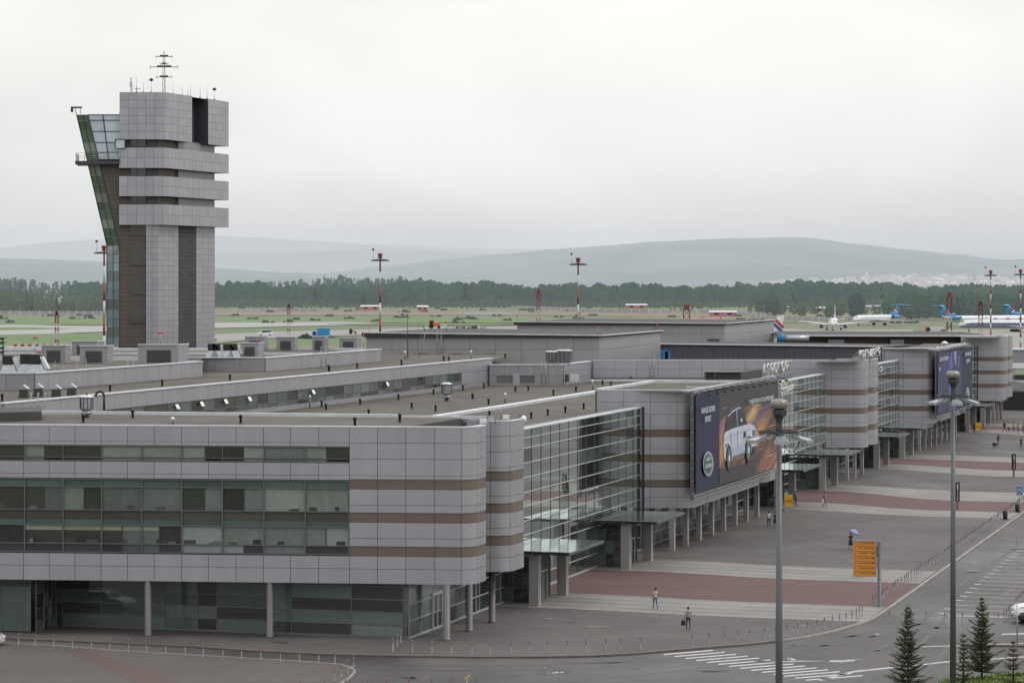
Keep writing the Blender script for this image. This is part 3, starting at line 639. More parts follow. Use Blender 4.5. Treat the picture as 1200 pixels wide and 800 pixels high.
for i in range(len(a)-1): b.hexa([(a[i].x,a[i].y,15.18),(a[i+1].x,a[i+1].y,15.18),(c[i+1].x,c[i+1].y,15.18),(c[i].x,c[i].y,15.18)], [(a[i].x,a[i].y,15.27),(a[i+1].x,a[i+1].y,15.27),(c[i+1].x,c[i+1].y,15.27),(c[i].x,c[i].y,15.27)], 'white_trim')
b.build('parapet_coping', T1)
# ribbon windows of the office block, one part per bay
def FP(u, z, inn=0): x = FX(u); return Vector((x, YR+SL*(x-XR)+inn, z))
main_u = [-190,-143,-97,-55,-14,28.75,73.75,119,166,213,260.75,309.3,357.8,409.2]
# codes per half bay: d dark, m mid, g green blinds
rowB = ['dm','dd','md','gm','dd','dm','gd','mm','mm','dm','dm','gg','gg']
rowD = ['dd','gd','dd','md','dd','dd','dd','dm','md','gg','gg','gg','mg']
rowE = ['dd','gd','dd','dd','dd','dd','dd','dm','md','gg','gd','gg','dd']
rowT = ['dg','gd','dd','dg','dd','gd','dd','gg','gg','gd','dg','mm','gd']
CODE = {'d':'g_dark','m':'g_mid','g':'g_green'}
for k, (u0, u1) in enumerate(zip(main_u, main_u[1:])):
    um = (u0+u1)/2+R.uniform(-3,3)
    wb = MB(); fb = MB()
    def pane(ua, ub, z0, z1, m): wb.poly([FP(ua,z0,.12),FP(ub,z0,.12),FP(ub,z1,.12),FP(ua,z1,.12)], m)
    pane(u0, u1, 10.78, 11.36, 'g_teal')
    for code, z0, z1 in ((rowB[k], 9.1, 10.78), (rowD[k], 6.66, 8.0), (rowE[k], 6.02, 6.66)):
        if code[0] == code[1]: pane(u0, u1, z0, z1, CODE[code[0]])
        else: pane(u0, um, z0, z1, CODE[code[0]]); pane(um, u1, z0, z1, CODE[code[1]]); fb.bar(FP(um,z0,.09), FP(um,z1,.09), .06, .05, 'frame_dark', up=(0,1,0))
    pane(u0, u1, 8.38, 9.1, 'g_brown'); pane(u0, u1, 8.0, 8.38, 'g_teal')
    if 5 <= k <= 8: wb.poly([FP(u0,7.62,.10),FP(u1 if k < 8 else um,7.62,.10),FP(u1 if k < 8 else um,7.97,.10),FP(u0,7.97,.10)],'g_cream')
    for q_ in range(3):
        wq = R.uniform(5,15); ua = R.uniform(u0+1,u1-wq-1); ub = ua+wq; zz_ = R.choice([9.13,6.69]); hq = R.uniform(.12,.38); wb.poly([FP(ua,zz_,.11),FP(ub,zz_,.11),FP(ub,zz_+hq,.11),FP(ua,zz_+hq,.11)], R.choice(['g_dark','g_mid','g_brown']))
    for z in (11.34, 10.78, 9.1, 8.0, 6.66, 6.04): fb.bar(FP(u0,z,.05), FP(u1,z,.05), .12, .07, 'frame')
    fb.bar(FP(u0,6.0,.04), FP(u0,11.4,.04), .09, .12, 'frame', up=(0,1,0))
    if k == len(main_u)-2: fb.bar(FP(u1-.3,6.0,.04), FP(u1-.3,11.4,.04), .09, .12, 'frame', up=(0,1,0))
    o = wb.build('window', T1); fb.build('window_frame', o)
    wb = MB(); fb = MB(); code = rowT[k]
    if code[0] == code[1]: pane(u0, u1, 12.66, 13.76, CODE[code[0]])
    else: pane(u0, um, 12.66, 13.76, CODE[code[0]]); pane(um, u1, 12.66, 13.76, CODE[code[1]])
    if code == 'gd': pane(um+2, u1, 12.66, 13.0, 'g_dark')
    for z in (13.76, 12.92, 12.66): fb.bar(FP(u0,z,.05), FP(u1,z,.05), .12, .06, 'frame')
    fb.bar(FP(u0,12.62,.04), FP(u0,13.8,.04), .07, .12, 'frame', up=(0,1,0))
    o = wb.build('window', T1); fb.build('window_frame', o)
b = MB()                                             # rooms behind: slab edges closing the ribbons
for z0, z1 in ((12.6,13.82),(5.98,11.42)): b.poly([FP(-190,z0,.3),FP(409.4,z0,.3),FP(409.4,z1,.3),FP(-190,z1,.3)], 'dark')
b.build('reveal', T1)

# --- recessed glass ground floor of the office block
GC = W(-30.5, TG)                                    # glass corner
GLp = Vector((-33.5, 206.6, 0)); gd = (GLp-GC).normalized(); 
def wallglass(parent, P, Q, zs, us, m, code=None, frm='frame', fw=.07, name='glass_wall', out=.05, split=0, finmat=None, find=.1):
    """curtain wall from P to Q (plan), transoms at zs, mullions at fractions us; outside on the right"""
    P, Q = Vector((P[0],P[1],0)), Vector((Q[0],Q[1],0)); d = (Q-P); L = d.length; d = d/L; n = Vector((d.y,-d.x,0)); wb = MB(); fb = MB()
    for i, (a, c) in enumerate(zip(us, us[1:])):
        for j, (z0, z1) in enumerate(zip(zs, zs[1:])):
            mm = m if code is None else code(i, j)
            p, q = P+d*L*a, P+d*L*c
            wb.poly([(p.x,p.y,z0),(q.x,q.y,z0),(q.x,q.y,z1),(p.x,p.y,z1)], mm)
    for a in us: p = P+d*L*a+n*(out*.4); fb.bar(p+Vector((0,0,zs[0])), p+Vector((0,0,zs[-1])), .045 if finmat else fw, out if not finmat else .03, frm, up=n)
    for z in zs: p, q = P+n*(out*.5), Q+n*(out*.5); fb.bar(p+Vector((0,0,z)), q+Vector((0,0,z)), (find if finmat else out), fw, finmat or frm)
    o = wb.build(name, parent); fb.build('glazing_frame', o); return o
rr = random.Random(31)
def gcode(i, j): return rr.choice(['g_ground','g_ground','g_ground','g_dark','g_dark','g_mid'] if j < 3 else ['g_ground','g_dark','g_dark'])
d_ = GLp-GC; uL = [0,.0867,.21,.276,.38,.49,.63,.80,.905,1.0]  # mullions measured from the left end
uL = [0,.125,.275,.30,.385,.42,.56,.585,.78,1.0]
wallglass(T1, GLp, GC, [.12,.95,1.85,2.75,3.7,4.0], [0,.115,.26,.305,.40,.455,.60,.67,.84,.985,1.0], 'g_ground', gcode)
b = MB(); b.bar(GLp+Vector((0,0,.06)), GC+Vector((0,0,.06)), .2, .12, 'frame'); b.bar(GC+Vector((0,0,.06)), W(40,TG,.06), .22, .12, 'fin'); b.build('plinth', T1)
# left lobby box of the ground floor, slanted door face
q0, q1, q2 = G(-190,733), G(-3,739.5), G(36,740.5); q3 = G(42,742)
wallglass(T1, q0, q2, [.1,1.2,2.25,3.3,4.0], [0,.3,.6,.85,.97,1], 'g_ground', lambda i, j: 'g_dark' if j == 3 else ('g_ground' if i < 5 else 'g_teal'))
o = wallglass(T1, q3, GLp, [.05,.9,1.8,2.9,4.0], [0,.3,.45,.6,.75,1], 'g_dark', lambda i, j: 'g_dark' if (i+j) % 3 else 'g_ground')
b = MB()
for k in (.3,.53,.76): p = q3.lerp(GLp,k); b.bar(p+Vector((0,0,0)), p+Vector((0,0,2.35)), .1, .1, 'frame', up=(0,1,0))
p, q = q3.lerp(GLp,.3), q3.lerp(GLp,.76); b.bar(p+Vector((0,0,2.35)), q+Vector((0,0,2.35)), .1, .1, 'frame'); b.build('door', T1)
b = MB(); b.box((GC.x-.2,GC.y+.2,0), (.3,.3,4), 'frame', rz=.29); b.build('corner_post', T1)

# --- round and square columns of the colonnade
def rcol(parent, p, h=4.05, r=.235): b = MB(); b.lathe((p.x,p.y,0), [(r*1.15,0),(r*1.15,.1),(r,.12),(r,h)], 'column_round', 16); return b.build('column', parent)
for u in (-113, 30-.0, 173, 316):
    if u == 30: continue
    x = FX(u); rcol(T1, Vector((x, YR+SL*(x-XR)+.25, 0)), r=.25)
for s_ in (-30.6,-25.3,-19.7): rcol(T1, W(s_, TC-.2), r=.25)
RZE = math.atan2(E1.y, E1.x)
def scol(parent, s_, ds=.62, dt=.46, h=4.05, t=TC): b = MB(); p = W(s_, t); b.box((p.x,p.y,0), (ds,dt,h), 'column', rz=RZE); return b.build('column', parent)
for i in range(8): scol(T1, 37.2+5.55*i)
for s_ in (131.7,137.2,142.9): scol(T2, s_)
for i in range(8): scol(T2, 193.2+5.55*i)
for s_ in (282,287.5,293): scol(T3, s_)

# --- pods (clad upper storeys)
def pod(parent, x0, Yf, s1, depth, step=2.9, first=None):
    P, c = pod_path(x0, Yf, s1); Lc = (c.x-1.5)-x0; L = plen(P)
    cuts = evencuts(Lc, step) if Lc > .6 else [0, max(.3, Lc)]
    rest = L-cuts[-1]; n_ = max(2, round(rest/1.6)); cuts += [cuts[-1]+rest*(i+1)/n_ for i in range(n_)]
    block(parent, wedge_ring(P, s1, depth), P, cuts, ROWS); return P
pod(T1, -3.4, 207.0, -17.5, 5)
pod(T1, 8.1, 264.0, 44.0, 4)
pod(T1, 17.0, 270.2, 69.2, 4); pod(T1, 26.0, 296.3, 78.0, 4)
pod(T2, 10.45, 356.9, 138.3, 4); pod(T2, 42.6, 363.2, 146.0, 4)
pod(T2, 30.0, 414.0, 199.8, 4); pod(T2, 60.5, 422.2, 226.5, 4); pod(T2, 70, 447.0, 233.0, 4)
pod(T3, 81.0, 500.5, 290.0, 4); pod(T3, 88.0, 506.8, 297.0, 4)
# deeper roofs behind the billboards
for (a, c, t1, T_) in ((37,78,-66.5,T1),(131.5,146,-66,T2),(193,233,-67,T2),(278,297,-67,T3)):
    b = MB(); b.poly([W(a,-61,15.08),W(a,t1,15.08),W(c,t1,15.08),W(c,-61,15.08)], 'roof_felt'); b.build('roof', T_)
b = MB(); p0, p1 = Vector((8.1,264.4,0)), Vector((14.6,285.2,0)); 
b.poly([(8.2,264.4,15.1),(18.5,264.4,15.1),(24.4,285.2,15.1),(14.5,285.2,15.1)], 'roof_felt'); b.build('roof', T1)
b = MB(); b.bar((8.2,264.3,15.2),(14.5,285.3,15.2),.5,.3,'white_trim'); b.bar((14.5,285.3,15.2),(24,285.3,15.2),.5,.3,'white_trim'); b.build('parapet_coping', T1)
b = MB(); b.hexa([(8.1,264.2,12),(8.6,264.2,12),(15,285,12),(14.5,285,12)], [(8.1,264.2,15.0),(8.6,264.2,15.0),(15,285,15.0),(14.5,285,15.0)], 'panel_dim'); b.build('wall', T1)

# --- glazed halls between the pods
ZG = [.1,1.25,2.45,3.7,4.85,6.0,7.2,8.35,9.55,10.75,11.95,12.8,13.5]
def hall(parent, s0, s1, step=2.82, m='g_curtain', zs=ZG, dark=None):
    n_ = round((s1-s0)/step); return wallglass(parent, W(s0,TG), W(s1,TG), zs, [i/n_ for i in range(n_+1)], m, code=(lambda i, j: 'g_curtain' if rr.random() < .86 else rr.choice(['g_dark','g_ground'])), frm='frame', fw=.06, name='glass_curtain_wall', out=.06, finmat='fin', find=.10)
wallglass(T1, GC, W(-2.6,TG), [.1,1.25,2.45,3.7,4.0], [i/10 for i in range(11)], 'g_ground', gcode, frm='fin', fw=.07)
b = MB()
for (s0, s1) in ((-25.4,-23.2),(-17.2,-14.9)):       # side doors in the glass
    for s_ in (s0, (s0+s1)/2, s1): b.bar(W(s_,TG+.08,0), W(s_,TG+.08,2.6), .11, .1, 'fin', up=N1)
    b.bar(W(s0,TG+.08,2.6), W(s1,TG+.08,2.6), .12, .16, 'fin')
b.build('door', T1)
hall(T1, -22.0, 37.3); hall(T1, 78.5, 135.5); hall(T2, 146.2, 196.0); hall(T2, 234.0, 282.0)
for T_, s0, s1 in ((T1,37.3,78.5),(T2,131,146.2),(T2,193,234),(T3,280,297)):
    wallglass(T_, W(s0,TG), W(s1,TG), ZG[:5], [i/max(1,round((s1-s0)/2.8)) for i in range(max(1,round((s1-s0)/2.8))+1)], 'g_ground', gcode, frm='fin', fw=.07)
for s0, s1 in ((-22,37.6),(78,135.8)): b = MB(); b.bar(W(s0,TG-.15,13.55), W(s1,TG-.15,13.55), .5, .14, 'white_trim'); b.bar(W(s0,TG-.5,13.2), W(s1,TG-.5,13.2), .1, 1.0, 'panel_dim'); b.build('parapet_coping', T1)
for s0, s1 in ((146,196.5),(234,282)): b = MB(); b.bar(W(s0,TG-.15,13.55), W(s1,TG-.15,13.55), .5, .14, 'white_trim'); b.bar(W(s0,TG-.5,13.2), W(s1,TG-.5,13.2), .1, 1.0, 'panel_dim'); b.build('parapet_coping', T2)
# dark end post where glass meets the next pod
for T_, s_ in ((T1,37.2),(T1,135.2),(T2,195.8),(T2,281.8)):
    b = MB(); b.bar(W(s_,TG+.25,0.1), W(s_,TG+.25,13.6), .22, .2, 'frame_dark', up=N1); b.build('end_post', T_)

# --- entrance canopies with their porches
def canopy(parent, s0):
    b = MB()
    c0, c1 = W(s0+.6,-59.1,4.22), W(s0+9.7,-59.1,4.22)
    for s_ in (s0+.3, s0+5.1, s0+9.9): b.bar(W(s_,-64.8,4.28), W(s_,-58.8,4.22), .14, .2, 'frame_dark')
    for t_ in (-58.85,-61.9,-64.6): b.bar(W(s0,t_,4.26), W(s0+10.3,t_,4.26), .12, .16, 'frame')
    root = b.build('canopy', parent)
    b = MB()
    for i in range(8):
        for j in range(3):
            a, c = s0+10.3*i/8+.03, s0+10.3*(i+1)/8-.03; t0, t1 = -64.9+6.2*j/3+.03, -64.9+6.2*(j+1)/3-.03; z0 = 4.45-.0*(t0+65); 
            P = [W(a,t0,z0),W(a,t1,z0-.03),W(c,t1,z0-.03),W(c,t0,z0)]; b.hexa([p-Vector((0,0,.04)) for p in P], P, 'g_canopy')
    b.build('canopy_glass', root)
    for s_ in (s0+1.0, s0+9.0): scol(root, s_, .78, .78, 4.2)
    # porch: a glass box standing out from the facade
    v0, v1, tf = s0+2.6, s0+7.6, -62.6
    zs = [.05,1.2,2.35,3.4]
    for P, Q, n_ in ((W(v0,TG),W(v0,tf),3),(W(v0,tf),W(v1,tf),4),(W(v1,tf),W(v1,TG),3)):
        o = wallglass(root, P, Q, zs, [i/n_ for i in range(n_+1)], 'g_ground', lambda i, j: rr.choice(['g_ground','g_dark']), frm='frame', fw=.08, name='porch')
    b = MB(); b.prism([tuple(W(v0,TG).xy),tuple(W(v0,tf).xy),tuple(W(v1,tf).xy),tuple(W(v1,TG).xy)], 3.4, 3.55, 'frame_dark')
    b.build('porch_roof', root)
    b = MB()
    for s_ in (v0+1.2, v0+2.5, v0+3.8): b.bar(W(s_,tf+.1,0), W(s_,tf+.1,2.35), .09, .08, 'fin', up=N1)
    b.bar(W(v0+1.2,tf+.1,2.35), W(v0+3.8,tf+.1,2.35), .1, .12, 'fin'); b.build('door', root)
for T_, s0 in ((T1,-9.9),(T1,18.7),(T1,86.7),(T1,113.9),(T2,153.8),(T2,175.9),(T2,246),(T2,266)): canopy(T_, s0)

# --- roofs
ZR = 12.5
b = MB()
b.poly([(-62,215,ZR),tuple(W(-27,-65.2,ZR)),tuple(W(131.5,-65.2,ZR)),(10,357.5,ZR),(-62,357.5,ZR)], 'roof_felt'); b.build('roof', T1)
b = MB(); b.poly([tuple(W(140,-65.2,ZR)),tuple(W(282,-65.2,ZR)),(60,520,ZR),(-20,520,ZR),(-20,362,ZR)], 'roof_felt'); b.build('roof', T2)
b = MB(); b.poly([tuple(W(282,-67,ZR)),tuple(W(300,-67,ZR)),(70,560,ZR),(20,560,ZR),(20,520,ZR)], 'roof_felt'); b.build('roof', T3)
b = MB()                                             # back parapet of the office block and the raised joint in the big roof
b.bar((-60,226.2,15.15),(-9,215.6,15.15),.5,.3,'white_trim'); b.bar((-9,215.6,15.1),(-1.5,214,15.1),.3,.25,'white_trim')
b.hexa([(-60,226,12.4),(-2,213.7,12.4),(-2,214.2,12.4),(-60,226.5,12.4)], [(-60,226,15.0),(-2,213.7,15.0),(-2,214.2,15.0),(-60,226.5,15.0)], 'panel_dim')
b.bar(W(-10,-83.8,ZR+.1), W(60,-83.8,ZR+.1), .9, .35, 'white_trim'); b.bar(W(60,-83.8,ZR+.1), W(122.6,-84.4,ZR+.1), .9, .35, 'white_trim')
b.bar((18.4,352.5,ZR+.1),(38,352.5,ZR+.1),.6,.35,'white_trim'); b.bar((8,356.3,ZR+.25),(38,356.3,ZR+.25),.6,.5,'frame_dark'); b.bar((8,355.6,ZR+.2),(38,355.6,ZR+.2),.4,.3,'white_trim')
b.build('roof_flashing', T1)
# raised roof (clerestory) running back along the building
def gline(P, Q, z0, z1, parent, m='panel', step=3.0, th=.3, coping=True, rows=None, name='cladding', horiz=2):
    """clad wall from P to Q in plan, outside on the right"""
    P, Q = Vector((P[0],P[1])), Vector((Q[0],Q[1])); L = (Q-P).length; d = (Q-P)/L; n = Vector((-d.y,d.x)); b = MB()
    b.hexa([(*P,z0),(*Q,z0),(*(Q+n*th),z0),(*(P+n*th),z0)], [(*P,z1-.02),(*Q,z1-.02),(*(Q+n*th),z1-.02),(*(P+n*th),z1-.02)], 'joint')
    P2 = [P-n*.09, Q-n*.09]
    rws = rows or [(z1-(z1-z0)*j/horiz, z1-(z1-z0)*(j+1)/horiz, m) for j in range(horiz)]
    clad(b, P2, evencuts(L, step), rws, gap=.035)
    o = b.build(name, parent)
    if coping:
        b = MB(); b.bar((*(P+n*th*.4),z1+.04), (*(Q+n*th*.4),z1+.04), th+.35, .1, 'white_trim'); b.build('parapet_coping', parent)
    return o
def W1at(Y): return Vector((-25.2+(Y-272.5)*.3125, Y))       # plan line of the clerestory wall
Wa, Wb = W1at(222.5), W1at(345)
gline(Wa, Wb, 14.45, 15.8, T1, horiz=1, step=3.4); gline(Wa, Wb, ZR, 13.0, T1, horiz=1, coping=False, step=3.4); gline(W1at(333.5), Wb, 13.0, 14.45, T1, horiz=1, coping=False, step=5)
nwin = 44; Wc = W1at(333.5); wallglass(T1, Wa, Wc, [13.0,13.45,14.45], [i/nwin for i in range(nwin+1)], 'g_mid', lambda i, j: rr.choice(['g_dark','g_mid','g_brown','g_mid','g_teal']), frm='frame', fw=.08, name='clerestory_window', out=.03)
for u in (204,233,261,289,364,451):                          # ajar vent panes
    b = MB(); k = (u-600)/F; Y = (-25.2-272.5*.3125)/(k-.3125); p = W1at(Y); n_ = Vector((.955,-.298,0)); e_ = Vector((.298,.955,0)); o_ = Vector((p.x,p.y,14.3))+n_*.1
    b.faces([o_, o_+e_*.7, o_+e_*.7+n_*.22+Vector((0,0,-.42)), o_+n_*.22+Vector((0,0,-.42))], [(0,1,2,3)], 'white'); b.build('vent_pane', T1)
Z3 = 15.6
b = MB(); b.poly([(Wa.x,Wa.y,Z3),(Wb.x,Wb.y,Z3),(0.5,373,Z3),(-75,373,Z3),(-75,226,Z3)], 'roof_felt'); b.build('roof', T1)
gline((-75,223.2),(Wa.x,222.4), 14.3, 15.8, T1, 'panel_dim', horiz=1)
# upper plant deck: two stepped blocks with parapets
def W2at(Y): return Vector((-40+(Y-264)*.325, Y))
a0, a1 = W2at(253), W2at(288)
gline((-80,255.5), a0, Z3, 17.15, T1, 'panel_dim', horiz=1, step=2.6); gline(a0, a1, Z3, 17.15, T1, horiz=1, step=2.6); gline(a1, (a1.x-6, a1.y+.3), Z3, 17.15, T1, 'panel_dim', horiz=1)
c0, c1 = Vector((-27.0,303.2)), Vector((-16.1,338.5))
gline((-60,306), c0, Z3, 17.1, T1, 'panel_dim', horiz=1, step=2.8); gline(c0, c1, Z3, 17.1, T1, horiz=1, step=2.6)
b = MB(); b.poly([(a0.x,a0.y,17.0),(a1.x,a1.y,17.0),(-34,303.3,17.0),(c0.x,c0.y,17.0),(c1.x,c1.y,17.0),(-80,345,17.0),(-80,255.5,17.0)], 'roof_felt'); b.build('roof', T1)
b = MB(); b.bar((-80,338,17.15),(-18,338.6,17.15),.5,.3,'white_trim'); b.bar((-80,300,17.1),(-36,298,17.1),.4,.25,'white_trim'); b.bar((-60,322,17.1),(-23,320,17.1),.4,.25,'white_trim'); b.build('roof_flashing', T1)
# low dark upstand boxes on the office roof
b = MB(); p = G(0,494,15.06); b.prism([tuple(G(-60,496,15.06).xy),tuple(G(49,492.5,15.06).xy),tuple(G(49,487,15.06).xy),tuple(G(-60,487,15.06).xy)], 15.06, 15.75, 'roof_dark'); b.build('roof_upstand', T1)
# plant room with a strip window on the big roof
a = Vector((-2.8,343.2)); c = Vector((6.35,343.2)); e = Vector((10.0,355.8))
gline(a, c, ZR, 15.05, T1, 'panel_dim', step=1.75, horiz=2); gline(c, e, ZR, 15.1, T1, 'panel', step=13, horiz=3)
b = MB(); b.poly([(a.x,a.y,15.0),(c.x,c.y,15.0),(e.x,e.y,15.0),(a.x,e.y,15.0)], 'roof_dark'); b.build('roof', T1)
for u0, u1 in ((583,600),(610,626)):
    b = MB(); Y = 343.2-.12; b.poly([A(u0,447.2,Y),A(u1,447.2,Y),A(u1,440.3,Y),A(u0,440.3,Y)], 'g_mid'); o = b.build('window', T1)
    b = MB(); 
    for v in (447.4,440.2): b.bar(A(u0,v,Y-.02), A(u1,v,Y-.02), .05, .09, 'frame')
    for u in (u0,u1): b.bar(A(u,447.4,Y-.02), A(u,440.2,Y-.02), .09, .05, 'frame', up=(0,1,0))
    b.build('window_frame', o)
b = MB(); Y = 343; b.poly([A(601,451.5,Y),A(609,451.5,Y),A(609,437,Y),A(601,437,Y)], 'panel'); b.build('door', T1)

# --- tall cross wall of the middle part + dark metal roof front + far halls
b = MB(); b.hexa([(9,357.3,ZR),(43.5,357.3,ZR),(46.2,367,ZR),(11,367,ZR)], [(9,357.3,15.05),(43.5,357.3,15.05),(46.2,367,15.05),(11,367,15.05)], 'panel_dim'); b.build('wall', T2)
b = MB(); b.poly([(9,357.3,15.08),(43.5,357.3,15.08),(46.2,367,15.08),(11,367,15.08)], 'roof_felt'); b.build('roof', T2)
b = MB()
p, q = A(770,421.5,413), A(1034,421.5,413); b.hexa([(p.x,413,ZR),(q.x,413,ZR),(q.x,417,ZR),(p.x,417,ZR)], [(p.x,413.6,15.9),(q.x,413.6,15.5),(q.x,417,15.5),(p.x,417,15.9)], 'seam_metal')
nseam = 44
for i in range(nseam): x = p.x+(q.x-p.x)*i/nseam; zt = 15.9-.4*i/nseam; b.bar((x,413-.03,ZR),(x,413.6-.03,zt), .05, .06, 'frame_dark', up=(0,1,0))
b.build('seamed_metal_wall', T2)
b = MB(); b.bar((p.x,413.4,15.98),(q.x,413.4,15.58),.7,.14,'white_trim'); b.bar((q.x,413.6,15.35),(q.x+10,413.6,15.3),.6,.12,'white_trim'); b.build('roof_flashing', T2)
b = MB(); b.poly([(p.x,413.6,15.88),(q.x,413.6,15.48),(66,445,15.1),(p.x+9,445,15.6)], 'roof_dark'); b.build('roof', T2)
b = MB(); x = A(778,416,412).x; b.box((x,412.5,13.6),(1.2,.6,1.5),'blue'); x = A(783,416,412).x; b.box((x,412.5,13.6),(.9,.6,1.3),'blue'); b.build('blue_vent_box', T2)
# far part: recess under the roof edge, its shade put into the brown wall colour, then the grey block
Yb = 504.0
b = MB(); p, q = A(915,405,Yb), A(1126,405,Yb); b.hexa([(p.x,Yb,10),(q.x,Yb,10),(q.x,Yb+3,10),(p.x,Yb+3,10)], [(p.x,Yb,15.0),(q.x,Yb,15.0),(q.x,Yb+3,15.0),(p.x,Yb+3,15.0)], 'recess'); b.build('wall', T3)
b = MB()
for u0, u1 in ((970,989),(1043,1059)): p, q = A(u0,403,Yb-.5), A(u1,403,Yb-.5); b.box(((p.x+q.x)/2,Yb-.6,12),(q.x-p.x,.9,2.6),'panel_dim')
b.build('duct_casing', T3)
b = MB(); p, q = A(915,392,Yb), A(1165,393,Yb-2); b.hexa([(p.x,Yb-3,15.1),(q.x,Yb-3,15.1),(q.x,540,15.1),(p.x,540,15.1)],[(p.x,Yb-3,15.4),(q.x,Yb-3,15.3),(q.x,540,15.3),(p.x,540,15.4)],'roof_dark'); b.build('roof', T3)
b = MB(); b.bar((p.x,Yb-3.1,15.35),(q.x,Yb-3.1,15.3),.3,.26,'white_trim'); b.build('roof_flashing', T3)
def yclad(parent, u0, u1, Y, zt, zb=10, step=4, m='panel_dim', horiz=3):
    p, q = A(u0,400,Y), A(u1,400,Y); return gline((p.x,Y),(q.x,Y), zb, zt, parent, m, step=step, horiz=horiz, coping=False)
yclad(T3, 905, 940, 470, 14.3, 12, 3, 'panel_dim', 1)

# --- windowless grey halls behind
def box_hall(label, u0, u1, us, Y, zl, zr, zbase=8, step=3.6, vents=(), depth=None):
    p, q = A(u0,400,Y), A(u1,400,Y); k = (us-600)/F; D = (k*Y-q.x)/(.3037-k); e = Vector((q.x+.3037*D, Y+D))
    r = thing('airport_hall', Vector(((p.x+q.x)/2, Y, 0)), label, 'building', 'flat roofed halls behind the terminal')
    b = MB(); pts = [(p.x,Y+.15),(q.x-.1,Y+.15),(e.x-.1,e.y),(p.x+.3*D,e.y)]
    b.hexa([(x,y,0) for x,y in pts], [(pts[0][0],pts[0][1],zl-.1),(pts[1][0],pts[1][1],zr-.1),(pts[2][0],pts[2][1],zr-.1),(pts[3][0],pts[3][1],zl-.1)], 'joint'); b.build('wall', r)
    b = MB(); P_ = [Vector((p.x,Y)),Vector((q.x,Y))]; zz = min(zl,zr)
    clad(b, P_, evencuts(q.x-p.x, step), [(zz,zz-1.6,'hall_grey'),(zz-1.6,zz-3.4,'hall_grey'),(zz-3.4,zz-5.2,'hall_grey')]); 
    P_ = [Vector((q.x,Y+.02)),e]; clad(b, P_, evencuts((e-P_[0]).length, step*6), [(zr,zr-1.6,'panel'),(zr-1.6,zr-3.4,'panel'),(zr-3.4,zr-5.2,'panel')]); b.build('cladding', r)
    b = MB(); b.hexa([(p.x-.6,Y-.5,zz+.05),(q.x+.3,Y-.5,zz+.05),(e.x+.3,e.y,zr+.05),(pts[3][0]-.6,e.y,zl+.05)], [(p.x-.6,Y-.5,zl+.25),(q.x+.3,Y-.5,zr+.25),(e.x+.3,e.y,zr+.25),(pts[3][0]-.6,e.y,zl+.25)], 'roof_dark'); b.build('roof', r)
    b = MB(); b.bar((p.x-.6,Y-.55,zl+.3),(q.x+.3,Y-.55,zr+.3),.25,.14,'white_trim'); b.bar((q.x+.35,Y-.5,zr+.3),(e.x+.35,e.y,zr+.3),.25,.14,'white_trim'); b.build('roof_edge', r)
    for u, v, w_, h_ in vents:
        b = MB(); c = A(u,v,Y-.12); w2 = w_*Y/F; h2 = h_*Y/F
        for i in range(5): b.box((c.x,Y-.14,c.z-h2/2+h2*i/5),(w2,.1,h2/5*.7),'louvre')
        b.build('louvre', r)
    return r
box_hall('grey windowless hall with three low louvres behind the plant deck', 429, 702, 774, 375, 18.15, 17.75, vents=((496,416,10,5),(536,416,10,5),(575,416,10,5)))
box_hall('wide pale hall farther back with its roof edge just under the field', 606, 849, 907, 480, 17.9, 17.6, step=4.2, vents=((836,399,14,5),))

# --- control tower
YT = 430.0; K = YT/F
def TX(u): return (u-600)*K
def TZ(v): return CH-(v-VH)*K
tw = thing('control_tower', (-57, 440, 0), 'tall grey control tower with four clad bands and a leaning glass cab', 'tower')
def tpath(u0, uc, us, Yf, r=None):
    q = Vector((TX(uc)*Yf/YT, Yf)); k = (us-600)/F; D = (k*Yf-q.x)/(.3037-k); e = Vector((q.x+.3037*D, Yf+D)); p = Vector((TX(u0)*Yf/YT, Yf))
    return (fillet([p,q,e], r, 8) if r else [p,q,e]), e
def tblock(name, u0, uc, us, Yf, v1, v0, m, r=None, nrow=2, step=1.35, recess=None):
    P, e = tpath(u0, uc, us, Yf, r); z1, z0 = TZ(v1), TZ(v0); b = MB()
    core = offs(P, -.12); back = [Vector((P[0].x, e.y))]
    b.prism([(p.x,p.y) for p in core]+[(back[0].x,back[0].y)], z0+.03, z1-.05, 'joint'); 
    L = plen(P); rows = [(z1-(z1-z0)*j/nrow, z1-(z1-z0)*(j+1)/nrow, m) for j in range(nrow)]
    clad(b, P, evencuts(L, step), rows, gap=.035, hgap=.03); return b.build(name, tw), P, e
# brown core and its dark window strips
b = MB(); P, e = tpath(140, 186, 251.5, YT+1.2); b.prism([(p.x,p.y) for p in P]+[(P[0].x,e.y)], 0, TZ(166), 'tower_brown'); b.build('core', tw)
Yc = YT+1.2
b = MB()
clad(b, [Vector((TX(139.8)*Yc/YT,Yc-.05)), Vector((TX(186)*Yc/YT,Yc-.05))], [0,1.7,4.1,6.1], [(TZ(130+i*5.2),TZ(130+(i+1)*5.2),'tower_brown') for i in range(53)], gap=.03, hgap=.05)
b.build('tile_cladding', tw)
for v0, v1 in ((164,172),(197,206),(229.5,239)):
    b = MB(); Y = Yc-.2; b.poly([A(153,v1,Y),A(171,v1,Y),A(171,v0,Y),A(153,v0,Y)], 'g_dark'); o = b.build('window', tw)
    b = MB(); 
    for u in (153,161,171): b.bar(A(u,v1,Y-.05),A(u,v0,Y-.05),.08,.06,'frame_dark',up=(0,1,0))
    b.build('window_frame', o)
for v0, v1 in ((264,276),(293,311),(327,345),(361,379)):
    b = MB(); Y = Yc-.2; b.poly([A(152.5,v1,Y),A(171,v1,Y),A(171,v0,Y),A(152.5,v0,Y)], 'g_brown'); b.build('window', tw)
